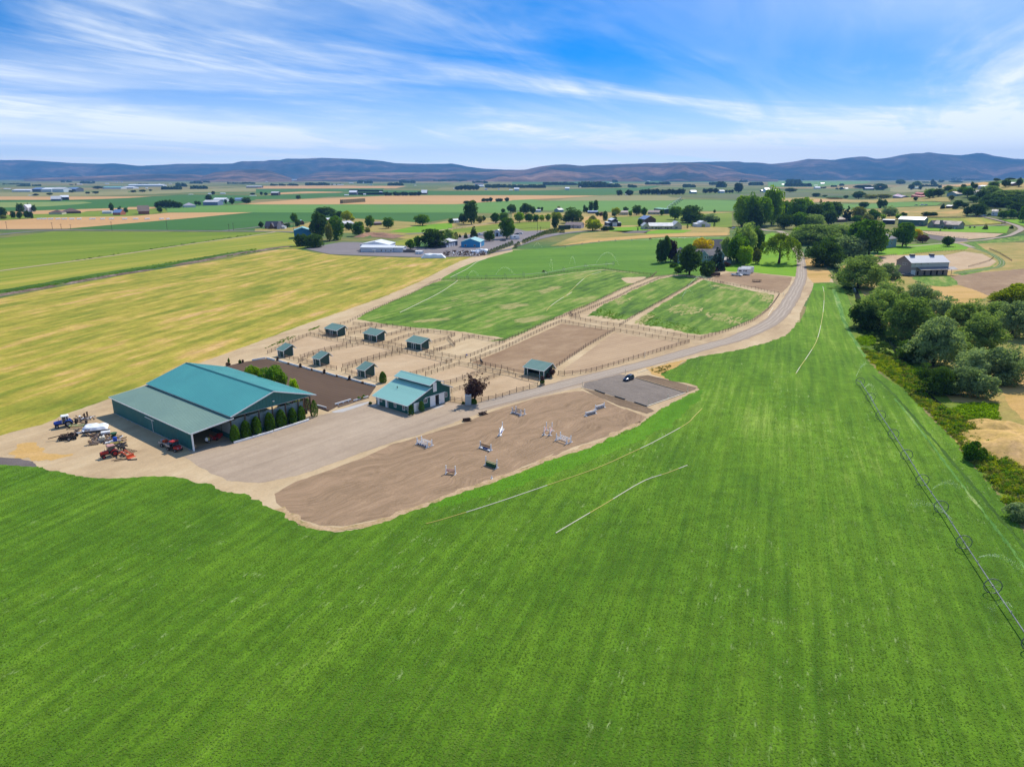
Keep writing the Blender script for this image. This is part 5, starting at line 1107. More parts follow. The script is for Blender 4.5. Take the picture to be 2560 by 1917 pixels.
    house('hill_house','small hill top house with a light roof between dark crowns','house',('Q8',1915,592),('Q8',2005,592),14,4.5,2.4, M_wbrown, M_rlight, 'x')
    house('hill_house','teal roofed house half hidden by round trees on the slope','house',('Q8',325,640),('Q8',420,640),14,6.5,2.6, M_wgb, PW('teal_house_roof',120,176,178),'x')
    house('white_house','little white house with grey roof at the farm drive bend','house',('Q8',1640,1105),('Q8',1745,1108),10,5.6,2.6, M_wwhite, M_rdark, 'x', wins=((.2,.4,2,3.6),))
    house('camper_shed','white roofed shelter beside the dark spruces','shed',('Q8',858,980),('Q8',945,978),8,3.6,1.2, M_wbrown, M_rwhite, 'x')
    # west of the farm
    house('long_shed','long low shed with a dark brown roof beyond the wheat','shed',('Q1',1092,1068),('Q1',1400,1060),24,3.6,5.2, M_wbrown, M_rbrown, 'x', hip=True)
    house('pole_barn','brown roofed pole barn with a pale gable beside the long low shed','barn',('Q1',845,1082),('Q1',1070,1080),20,3.4,4.2, M_wcream, M_rbrown, 'x', hip=True)
    house('wooden_barn','wooden barn with a shiny blue roof beside white sheds','barn',('Q1',1948,1092),('Q1',2080,1092),18,4.4,5.0, PW('orange_barn_boards',178,108,84), M_rblue, 'x')
    house('old_barn','old grey roofed barn with reddish boards beyond the wheat','barn',('Q2',185,1080),('Q2',372,1076),26,6.0,9.0, PW('red_barn_boards',150,90,74), M_wood, 'x',1.0)
    house('farm_house','white farm house behind tall narrow spruces','house',('Q1',388,1040),('Q1',490,1040),18,8,6, M_wwhite, M_rlight, 'y')
    house('white_shed','low white shed left of the blue roofed barn','shed',('Q1',1765,1068),('Q1',1930,1066),12,3.6,1.4, M_wwhite, M_rlight, 'x')
    house('dairy_barn','long blue grey dairy barn with pale roof across the green crop','barn',('Q2',1298,922),('Q2',1550,922),34,7.5,4.0, PW('dairy_siding',124,142,178), M_rlight, 'x')
    house('dairy_barn','white roofed barn behind the blue grey dairy barn','barn',('Q2',1472,862),('Q2',1678,862),30,6,4, M_wwhite, M_rwhite, 'x')
    house('house','lilac roofed house beside the dark windbreak','house',('Q2',968,962),('Q2',1172,958),24,4.5,5.5, M_wwhite, PW('lilac_grey_roof',178,172,186),'x', hip=True)
    house('shed','blue roofed shed right of the dairy barns','shed',('Q2',1860,848),('Q2',1995,846),24,5,3, M_wwhite, M_rblue, 'x')
    house('arched_barn','dark barn with curved grey roof standing alone in the fields','barn',('Q1',878,848),('Q1',1050,846),30,5,8, M_wgrey, M_rlight, 'x')
    house('arched_barn','black sided barn with white roof behind the curved grey barn','barn',('Q1',1045,832),('Q1',1192,830),30,8,5, M_wblack, M_rwhite, 'x')
    house('barn','steep white roofed barn at the end of the far tree row','barn',('Q4',640,736),('Q4',738,736),34,6,10, M_wbrown, M_rwhite, 'x')
    house('barn','white barn with cream roof left of the far tree row','barn',('Q3',1605,742),('Q3',1735,742),30,9,6, M_wgrey, M_rwhite, 'x')
    house('barn','small dark barn with pale roof in the far fields','barn',('Q3',258,752),('Q3',385,752),26,9,4, M_wbrown, M_rlight, 'x')
    house('poultry_house','bright white long roof standing alone before the hills','shed',('Q6',882,722),('Q6',978,722),34,7,6, M_wgb, M_rwhite, 'x')
    house('shed','long white roofed shed left of a round bush in the far fields','shed',('Q7',-110,690),('Q7',192,690),24,5,4, M_wbrown, M_rwhite, 'x')
    house('house','white house in front of the far woods','house',('Q6',315,738),('Q6',372,738),20,7,6, M_wwhite, M_rlight, 'y')
    house('barn','dark long shed with lilac roof by the clipped dark grove','barn',('Q7',1680,658),('Q7',1830,658),24,8,4, M_wblack, M_rblue, 'x')
    house('house','pale blue roofed house among far bushes','house',('Q7',815,640),('Q7',905,640),24,7,5, M_wwhite, M_rblue, 'x')
    house('barn','white barn near the far poplars','barn',('Q7',2155,798),('Q7',2215,800),18,6,4, M_wwhite, PW('pink_roof',196,150,170),'x')
    # a packing plant and greenhouses far off to the west
    for i, (z, x0, x1, y, hh, lab, rf) in enumerate((('Q1',205,520,690,7,'westernmost long white packing shed far across the valley', M_rwhite),('Q1',560,700,692,12,'blue grey packing hall between two white sheds', M_rblue),('Q1',720,890,694,12,'packing hall with white roof and round gable far across the valley', M_rwhite),('Q1',905,1100,696,13,'largest pale packing hall in the far western row', M_rlight),('Q1',1120,1310,690,12,'easternmost blue grey packing hall of the far western row', M_rblue),
                                                     ('Q1',1770,2090,640,8,'long turquoise greenhouse block far to the west', M_rbteal),('Q2',-120,90,636,8,'white greenhouse block beside the turquoise one', M_rwhite),('Q2',0,600,600,10,'very long white warehouse before the western foothills', M_rwhite),('Q2',2040,2300,622,8,'dark sided feed barn with pale roof in the far western fields', M_rlight),
                                                     ('Q4',1568,1710,590,14,'pink brown warehouse at the foot of the hills', M_rtaup),('Q4',1615,1725,608,8,'white shed in front of the pink brown warehouse', M_rwhite),('Q3',555,690,498,14,'bright cream warehouse at the base of the tan knoll', M_rwhite),('Q5',40,122,672,9,'white shed beside the far eastern hedge line', M_rwhite),('Q5',920,990,660,9,'white farm buildings by a lone far poplar', M_rwhite),('Q6',1380,1460,712,8,'pale grey shed beside the far conifer row', M_rlight),('Q6',2165,2240,700,12,'brown sided shed with white roof in the far plain', M_rwhite))):
        house('warehouse', lab, 'warehouse',(z, x0, y),(z, x1, y),60 if i < 8 else 34, hh, hh*.5, M_wgrey if i in (1,4,8) else M_wwhite, rf, 'x',1.0)
houses()

# --- fences: posts and rails, one by one
M_fpost=paint('fence_post_wood', sr(96,78,62),.9,.2,3.0)
M_frail=paint('fence_rail_wood', sr(158,134,112),.9,.2,1.0)
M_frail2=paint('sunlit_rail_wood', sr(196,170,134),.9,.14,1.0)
_pm=MB(); _pm.tube([(0,0,-.3),(0,0,1.0)],[.5,.47],8); PME=_pm.mesh('fence_post',[M_fpost], True)
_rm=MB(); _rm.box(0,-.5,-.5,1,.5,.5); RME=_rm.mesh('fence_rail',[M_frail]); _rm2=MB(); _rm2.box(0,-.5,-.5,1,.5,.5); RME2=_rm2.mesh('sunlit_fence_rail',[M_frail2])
FR=random.Random(3)
def fence(label, pts, sp=2.9, h=1.42, rails=(.45,.85,1.25), pw=.17, rw=.12, group='timber rail fences of the horse farm', rail=None, name='rail_fence', cat='fence', gates=()):
    P=[g(*p) for p in pts]; t=thing(name, label, cat, P[0],0, group); o=P[0]; nxt=True; seg=0
    for i in range(len(P) - 1):
        a, b=P[i], P[i+1]; d=b - a; L=Vector((d.x, d.y, 0)).length; k=max(1, round(L/sp)); rz=math.atan2(d.y, d.x)
        for j in range(k+(1 if i == len(P) - 2 else 0)):
            p=a+d*(j/k); hh=h*FR.uniform(.95,1.06)*(1.25 if j == 0 and FR.random() < .4 else 1)
            q=link('fence_post', PME, t, loc=p - o, scale=(pw, pw, hh)); q.rotation_euler=(FR.uniform(-.025,.025), FR.uniform(-.025,.025),0)
            if j == k: break
            if seg in gates: seg += 1; continue
            seg += 1; e=a+d*((j+1)/k); pit=-math.atan2(e.z - p.z, L/k)
            for z in rails:
                r=link('fence_rail', rail or RME, t, loc=(p.x - o.x, p.y - o.y+0, p.z - o.z+z+FR.uniform(-.03,.03)), rot=(0, pit+FR.uniform(-.008,.008), rz), scale=(L/k, .05, rw))
    return t
def fences():
    Z=lambda z, *a: [(z, x, y) for x, y in a]
    fence('rail fence along the hay field lane behind the small sheds', Z('J',(218,640),(345,585),(565,482),(690,432)))
    fence('long rail fence on the stable side of the aisle between the two rows of sheds', Z('J',(690,432),(920,490),(1130,515),(1280,528),(1450,565),(1600,598),(1765,630),(1960,678),(2200,735))+[('G',1490,257)])
    fence('upper rail fence of the alley between the first and second paddock', Z('J',(578,692),(720,642),(850,610),(1050,556),(1135,528)))
    fence('lower rail fence of the alley between the first and second paddock', Z('J',(558,738),(660,688),(925,612),(1090,575),(1280,538)))
    fence('upper rail fence of the alley between the second and third paddock', Z('J',(1048,792),(1190,750),(1325,706),(1455,672),(1600,634),(1700,612)))
    fence('lower rail fence of the alley between the second and third paddock', Z('J',(1036,836),(1105,810),(1255,757),(1385,722),(1590,664),(1765,632)))
    fence('rail fence on the far side of the alley behind the stable', Z('G',(915,440),(1090,388),(1250,336),(1410,282),(1490,257)))
    fence('rail fence on the near side of the alley behind the stable', Z('G',(1125,440),(1290,390),(1450,340),(1590,292)))
    fence('short rail fence in front of the shed nearest the stable', Z('G',(22,398),(110,418),(180,440)))
    fence('rail fence from the shed nearest the stable to the clipped evergreen', Z('G',(300,462),(370,492),(448,512),(490,520)))
    fence('rail fence running on from the gable of the middle small shed', Z('J',(800,772),(865,795),(920,806),(982,818)))
    fence('short rail fence left of the middle small shed', Z('J',(558,738),(600,728),(655,740),(712,756)))
    fence('rail fence running on from the gable of the shed at the arena corner', Z('J',(402,680),(460,700),(508,710),(558,712)))
    fence('rail fence along the alley from the stable corner past the plum tree', Z('G',(1380,560),(1470,548),(1635,492),(1795,432),(1875,402),(1960,388)))
    fence('rail fence on the paddock side of the gravel alley by the plum tree', Z('G',(1478,672),(1600,632),(1800,560),(2000,492),(2070,468),(2150,438)))
    fence('road side rail fence passing behind the plum tree to the barrel planter', Z('G',(1472,788),(1530,792),(1630,806),(1770,806),(1895,796),(2095,760))+Z('I',(60,860),(190,815),(310,785),(385,762)))
    fence('rail fence from the aisle crossing to the open fronted shed', Z('G',(1590,292),(1715,308),(1840,342),(1950,374),(2160,412))+Z('I',(120,655),(240,692),(300,706),(390,722)))
    fence('rail fence south of the brown paddock ending at the open fronted shed', Z('G',(1745,252),(1835,272),(1955,302),(2090,332))+Z('I',(50,600),(165,632),(258,648)))
    fence('rail fence between the brown paddock and the sloping lane', Z('G',(1745,254),(1880,198),(2015,145))+Z('I',(0,446),(125,392),(295,307),(450,232),(605,166)))
    fence('pasture side rail fence of the sloping lane beside the brown paddock', Z('G',(1605,212),(1745,176),(1900,114),(2040,48))+Z('I',(0,388),(180,306),(340,236),(480,168),(610,124),(690,88)))
    fence('rail fence along the far edge of the brown paddock', Z('I',(605,166),(710,188),(815,208),(970,236),(1090,246)))
    fence('rail fence dividing the brown paddock from the harrowed one', Z('I',(1090,246),(965,322),(825,402),(680,502),(560,585)))
    fence('rail fence along the far edge of the harrowed paddock', Z('I',(1090,246),(1205,266),(1440,306),(1685,346),(1780,357)))
    fence('road side rail fence of the harrowed paddock', Z('I',(575,650),(630,657),(780,642),(925,612),(1085,566),(1265,511),(1445,456),(1620,402),(1780,357)))
    fence('rail fence at the foot of the two small pastures', Z('I',(690,132),(870,167),(975,186),(1140,206),(1310,231),(1520,271),(1640,291),(1765,311),(1890,328)))
    fence('curved rail fence between the small pasture and the farm road', Z('L',(1300,1062),(1400,1032),(1500,1002),(1600,967),(1700,932),(1790,890),(1860,842),(1920,792),(1970,732),(2024,652)))
    fence('rail fence with sunlit top boards between the two small pastures', Z('L',(552,942),(700,846),(880,746),(1050,652),(1150,592),(1230,545)))
    fence('pale sunlit end of the fence between the two small pastures', Z('L',(1170,578),(1290,510)), rail=RME2)
    fence('upper rail fence of the grassy lane climbing to the shade trees', Z('L',(90,822),(240,766),(400,692),(560,611),(720,546),(850,492)))
    fence('pale end of the upper fence of the grassy lane', Z('L',(840,496),(892,450)), rail=RME2)
    fence('lower rail fence of the grassy lane climbing to the shade trees', Z('L',(84,858),(170,832),(270,791),(400,736),(530,681),(660,611),(780,561),(910,506),(1040,476),(1090,466)))
    fence('short rail fence across the foot of the grassy lane', Z('L',(90,822),(110,850),(180,862)))
    fence('long rail fence between the big pasture and the sprinkled upper pasture', Z('K',(882,373),(1150,367),(1500,366),(1700,357),(1850,332),(2000,304),(2212,283))+Z('L',(280,416),(395,416),(550,441),(700,456),(870,470)))
    fence('rail fence along the bottom of the big pasture', Z('K',(84,782),(250,792),(450,802),(610,832),(770,852),(950,867),(1022,882)))
    fence('rail fence at the lowest corner of the big pasture', Z('K',(1090,896),(1200,898),(1280,917),(1390,936),(1480,945)))
    fence('rail fence under the shade trees at the stock yard', Z('L',(1090,482),(1240,500),(1380,522),(1500,548)))
    fence('rail fence between the stock yard and the small pasture', Z('L',(1480,545),(1630,575),(1800,602),(1910,628),(2012,645)))
    fence('long thin post fence beside the lane up the hay field', Z('J',(850,382),(1105,298))+Z('K',(250,656),(450,572),(620,502),(800,407),(876,372)), h=1.25, rails=(.6,1.1), rw=.1)
    # pens behind the long sheds
    for n, (lab, pts) in enumerate((('first',((1090,390),(1195,372),(1300,342),(1375,326))),('second',((1112,432),(1245,412),(1350,377),(1475,352),(1530,332))),('third',((1535,447),(1640,420),(1740,388),(1800,376))),('fourth',((1550,532),(1665,487),(1780,452),(1890,427),(1995,402))),('fifth',((2010,536),(2125,506),(2212,478))),('sixth',((2055,626),(2180,582),(2290,545))))):
        fence('%s pen fence running up to the big pasture, counted from the hay field lane' % lab, Z('J', *pts))
    fence('rail fence across the front of the long sheds beside the aisle', Z('J',(788,402),(850,440),(990,462)))
    fence('aisle rail fence between the first and second long shed', Z('J',(1080,468),(1190,492),(1272,502)))
    fence('aisle rail fence between the second and third long shed', Z('J',(1430,520),(1550,536),(1630,552),(1700,568),(1748,582)))
    fence('aisle rail fence from the third long shed towards the crossing', Z('J',(1922,606),(1985,622),(2055,636))+Z('G',(1120,135),(1240,160),(1355,168)))
    fence('rail fence of the corner pen with the blue hay net', Z('G',(1355,166),(1450,184),(1535,206),(1605,214)))
    fence('rail fence of the narrow pen above the aisle crossing', Z('G',(1240,96),(1320,98),(1395,78),(1530,34))+Z('K',(960,912),(1022,884)))
    fence('diagonal pen fence below the big pasture corner', Z('K',(1020,955),(1110,925),(1200,898)))
    # across the creek and in the valley
    fence('post and rail fence in front of the two storey house lawn', Z('M',(865,608),(940,595),(1040,582)), h=1.7, group='fences east of the creek')
    fence('broken post fence above the grey horse barn', Z('M',(1098,580),(1240,556),(1420,532),(1580,512)), sp=3.6, h=1.8, rails=(1.1,), group='fences east of the creek')
    fence('thin post fence round the round dirt corral', Z('M',(1200,575),(1460,548),(1660,545)), h=1.4, rails=(.6,1.1), rw=.1, group='fences east of the creek')
    fence('thin post fence along the inner bend of the grassy track', Z('M',(1700,695),(1800,668),(1890,640),(1930,610)), h=1.4, rails=(.6,1.1), rw=.1, group='fences east of the creek')
    fence('grey rail fence along the outer bend of the grassy track', Z('M',(1890,530),(1985,570),(2100,640)), h=1.6, group='fences east of the creek')
    fence('wire fence on posts in front of the grey house', Z('Q8',(560,1410),(740,1440),(1000,1478),(1240,1500)), sp=6, h=2.2, rails=(1.2,2.0), rw=.06, group='fences east of the creek')
    fence('dark board fence behind the grey house meadow', Z('Q8',(440,1150),(900,1148),(1380,1135),(1530,1135)), sp=5, h=2.6, rails=(.8,1.5,2.2), rw=.25, group='fences east of the creek')
    fence('rail fence by the entrance gate of the bending drive', Z('Q8',(1820,1250),(1860,1246),(1890,1240)), sp=3, h=3.4, rails=(1.4,2.6), pw=.4, group='fences east of the creek')
    fence('board fence along the pasture north of the parked cars', Z('C',(60,706),(170,698),(300,700),(420,715)), sp=4, h=1.7, rails=(.7,1.3), group='valley fences')
    fence('pale pipe fence beside the white barn', Z('Q6',(730,1330),(840,1310),(960,1300)), sp=4, h=2, rails=(.8,1.5), rail=RME2, group='valley fences')
    fence('board fence of the far farmyard by the old track', Z('Q4',(1110,1335),(1250,1325),(1400,1318)), sp=5, h=2.4, rails=(.9,1.7), rw=.2, group='valley fences')
    # plain pipe rails
fences()

# --- plants
ML=dict(
    dark=leaf('dark_foliage', sr(48,74,30), sr(98,130,52),.42), mid=leaf('green_foliage', sr(62,104,22), sr(122,160,46),.45), willow=leaf('willow_foliage', sr(98,128,56), sr(178,200,116),.45),
    grey=leaf('silver_willow_foliage', sr(100,126,80), sr(184,204,146),.45), lime=leaf('lime_foliage', sr(100,142,14), sr(172,202,38),.5), yellow=leaf('golden_foliage', sr(206,172,10), sr(248,222,40),.45),
    plum=leaf('plum_foliage', sr(62,42,44), sr(122,94,90),.3), blue=leaf('blue_spruce_needles', sr(48,70,62), sr(96,120,104),.25), fir=leaf('conifer_needles', sr(36,60,28), sr(82,110,56),.25),
    thuja=leaf('thuja_foliage', sr(52,84,18), sr(106,144,40),.25), olive=leaf('olive_foliage', sr(96,104,36), sr(166,168,76)), yg=leaf('yellow_green_foliage', sr(128,148,16), sr(196,204,44),.45),
    brown=leaf('russet_foliage', sr(84,58,50), sr(134,98,82),.25), far=leaf('far_foliage', sr(44,68,38), sr(80,106,58),.25), weep=leaf('weeping_willow_foliage', sr(104,134,24), sr(178,196,62),.45))
M_bark=paint('tree_bark', sr(70,58,48),.95,.25,2.0)
def crown_mesh(kind, seed, nq):
    r=np.random.default_rng(seed); cl=[]
    def ball(n, cz, rx, rz, cr, lo=.55, zmin=-9):
        k=0
        while k < n:
            d=r.normal(size=3); d /= np.linalg.norm(d); f=r.uniform(lo, 1) ** .6
            p=np.array([d[0]*rx*f, d[1]*rx*f, cz+d[2]*rz*f])
            if p[2] < zmin: continue
            cl.append((p, cr*r.uniform(.7,1.25), r.uniform(.8,1.1))); k += 1
    if kind == 'round': ball(52,.53,.40,.40,.15); ball(10,.5,.2,.26,.22)
    elif kind == 'tall': ball(56,.53,.38,.42,.15); ball(10,.5,.2,.3,.2)
    elif kind == 'willow':
        for _ in range(13):
            a=r.uniform(0,6.28); q=r.uniform(.05,.36); c=np.array([math.cos(a)*q, math.sin(a)*q, r.uniform(.24,.86) - q*.5]); s=r.uniform(.13,.22)
            for _ in range(9):
                d=r.normal(size=3); d /= np.linalg.norm(d); cl.append((c+d*s*np.array([1,1,.8]), r.uniform(.06,.11),.8))
        ball(26,.3,.46,.28,.13,.6,.06); ball(10,.45,.2,.3,.2)
    elif kind == 'weep':
        for _ in range(60):
            a=r.uniform(0,6.28); q=r.uniform(.0,.36) ** .8; top=.95 - 1.15*q ** 1.7+r.uniform(-.06,.05); ln=r.uniform(.25,.6)*(.5+q)
            for k in range(5): cl.append((np.array([math.cos(a)*(q+.02*k), math.sin(a)*(q+.02*k), max(.1, top - ln*k/4)]), r.uniform(.035,.07),1.5))
    elif kind == 'poplar': ball(60,.52,.40,.45,.17,.45)
    elif kind == 'spruce':
        for k in range(13):
            z=.08+.86*k/13; R_=.47*(1 - z) ** .85+.02
            for j in range(max(3, int(15*(1 - z)))):
                a=r.uniform(0,6.28); q=R_*r.uniform(.55,1); cl.append((np.array([math.cos(a)*q, math.sin(a)*q, z+(R_ - q)*.35 - .03]),.035+.10*(1 - z)*r.uniform(.6,1),.5))
    elif kind == 'pine': ball(52,.5,.38,.42,.14,.45); ball(14,.22,.4,.16,.12,.6)
    elif kind == 'bush': ball(38,.40,.42,.44,.18,.5,.04)
    elif kind == 'hedge': ball(30,.4,.4,.4,.18,.6,.05)
    elif kind == 'plume':
        for _ in range(15):
            a=r.uniform(0,6.28); q=r.uniform(.03,.30); b=np.array([math.cos(a)*q*.6, math.sin(a)*q*.6,.32]); e=np.array([math.cos(a)*(q+.15), math.sin(a)*(q+.15), r.uniform(.6,1.0) - q*.4])
            for k in range(6): cl.append((b+(e - b)*k/5+r.normal(size=3)*.02,.10 - .013*k, 1.2))
        ball(14,.45,.33,.2,.11)
    elif kind == 'far': ball(14,.45,.38,.40,.24,.4)
    P=np.array([c[0] for c in cl]); S=np.array([c[1] for c in cl]); ZS=np.array([c[2] for c in cl])
    wgt=S ** 2; idx=r.choice(len(cl), nq, p=wgt/wgt.sum())
    d=r.normal(size=(nq, 3)); d[:, 2] += .35; d /= np.linalg.norm(d, axis=1)[:, None]
    rad=S[idx]*r.uniform(.55,1.12, nq) ** .5
    C=P[idx]+d*rad[:, None]*np.stack([np.ones(nq), np.ones(nq), ZS[idx]],1)
    C[:, 2]=np.maximum(C[:, 2],.015)
    nrm=d*.8+r.normal(size=(nq, 3))*.42; nrm /= np.linalg.norm(nrm, axis=1)[:, None]
    up=r.normal(size=(nq, 3)); u=np.cross(nrm, up); u /= np.linalg.norm(u, axis=1)[:, None]; v=np.cross(nrm, u)
    sz=LEAFS.get(kind, .033)*r.uniform(.55,1.35, nq)*(6000/nq) ** .45
    a, b=u*sz[:, None], v*(sz*r.uniform(.5,.9, nq))[:, None]
    V=np.empty((nq, 4,3)); V[:, 0]=C - a; V[:, 1]=C - b*.9; V[:, 2]=C+a; V[:, 3]=C+b*1.1
    return quads_mesh('%s_crown' % kind, V.reshape(-1,3),4,[ML['dark']])
LEAFS=dict(willow=.030, weep=.022, far=.06, plume=.022, spruce=.03)
def thuja_mesh(seed, nq=3000):
    r=np.random.default_rng(seed); t=r.uniform(0,1, nq) ** .8; a=r.uniform(0,6.283, nq)
    prof=np.where(t < .12,.40+t*.8,.5*np.clip(1 - ((t - .12)/.88) ** 2.6,0,1) ** .6+.015)
    rr=prof*(1+.10*np.sin(a*3+seed)+.06*np.sin(a*7+t*9))*r.uniform(.86,1.04, nq)
    C=np.stack([np.cos(a)*rr, np.sin(a)*rr, .02+t*.97],1)
    d=np.stack([np.cos(a), np.sin(a),.25+.9*(t > .8)],1)+r.normal(size=(nq, 3))*.45; d /= np.linalg.norm(d, axis=1)[:, None]
    u=np.cross(d, np.array([0,0,1.0])+r.normal(size=(nq, 3))*.3); u /= np.linalg.norm(u, axis=1)[:, None]; v=np.cross(d, u)
    A, B=u*.06*r.uniform(.6,1.2,(nq, 1)), v*np.array([1,1,.5])*.07*r.uniform(.6,1.3,(nq, 1))
    V=np.empty((nq, 4,3)); V[:, 0]=C - A; V[:, 1]=C - B; V[:, 2]=C+A; V[:, 3]=C+B
    return quads_mesh('thuja_crown', V.reshape(-1,3),4,[ML['thuja']])
def trunk_mesh(kind, seed):
    r=random.Random(seed); m=MB()
    if kind in ('spruce','thuja','bush','hedge','far'): m.tube([(0,0,-.02),(0,0,.45 if kind == 'spruce' else .3)],[.025,.012],6)
    else:
        top={'weep': .75,'poplar': .8}.get(kind, .55); f=.22 if kind != 'bush' else .05
        b=[(0,0,-.02),(r.uniform(-.02,.02), r.uniform(-.02,.02), f),(r.uniform(-.04,.04), r.uniform(-.04,.04), top)]
        m.tube(b, [.036,.026,.012],8)
        for k in range(7):
            a=k*.9+r.uniform(0,.5); z=f+(top - f)*k/8; q=r.uniform(.2,.34)
            m.tube([(0,0, z),(math.cos(a)*q*.5, math.sin(a)*q*.5, z+.12),(math.cos(a)*q, math.sin(a)*q, z+r.uniform(.16,.3))],[.016,.010,.004],5, False)
    return m.mesh('%s_trunk' % kind, [M_bark], True)
CR={}; TR={}
def lib(kind, nq, k=3):
    if (kind, nq) not in CR:
        CR[kind, nq]=[(thuja_mesh(s*7+3, nq) if kind == 'thuja' else crown_mesh(kind, s*13+len(CR), nq)) for s in range(k)]
    if kind not in TR: TR[kind]=[trunk_mesh(kind, s+5) for s in range(2)]
    return CR[kind, nq], TR[kind]
TN=[0]
def plant(name, cat, kind, mat, label, z, x, yb, yt, wpx, group=None, nq=None, depth=1.0, base=None):
    p=base if base is not None else g(z, x, yb); s=mpp(p); k=ZN[z][2]; H=max(.3, hat(p, z, x, yt)); Wd=max(.3, wpx/k*s); vis=wpx/k
    if kind != 'thuja': Wd *= 1.16; H *= 1.07
    nq=nq or (15000 if vis > 75 else 5000 if vis > 38 else 2200 if vis > 16 else 700)
    c, tr=lib(kind, nq); TN[0] += 1; i=TN[0]
    t=thing(name, label, cat, p, random.uniform(0,6.28), group); t.scale=(Wd, Wd*depth, H)
    cr=link('crown', c[i % len(c)], t); cr.material_slots[0].link='OBJECT'; cr.material_slots[0].material=ML[mat]
    tk=link('trunk', tr[i % 2], t)
    return t
T=lambda kind, mat, label, z, x, yb, yt, w, group=None, **k: plant({'bush': 'shrub','hedge': 'shrub','spruce': 'spruce_tree','poplar': 'poplar_tree','willow': 'willow_tree','weep': 'weeping_willow','thuja': 'thuja_column','pine': 'pine_tree'}.get(kind, 'tree'),'shrub' if kind in ('bush','hedge','thuja') else 'tree', kind, mat, label, z, x, yb, yt, w, group, **k)

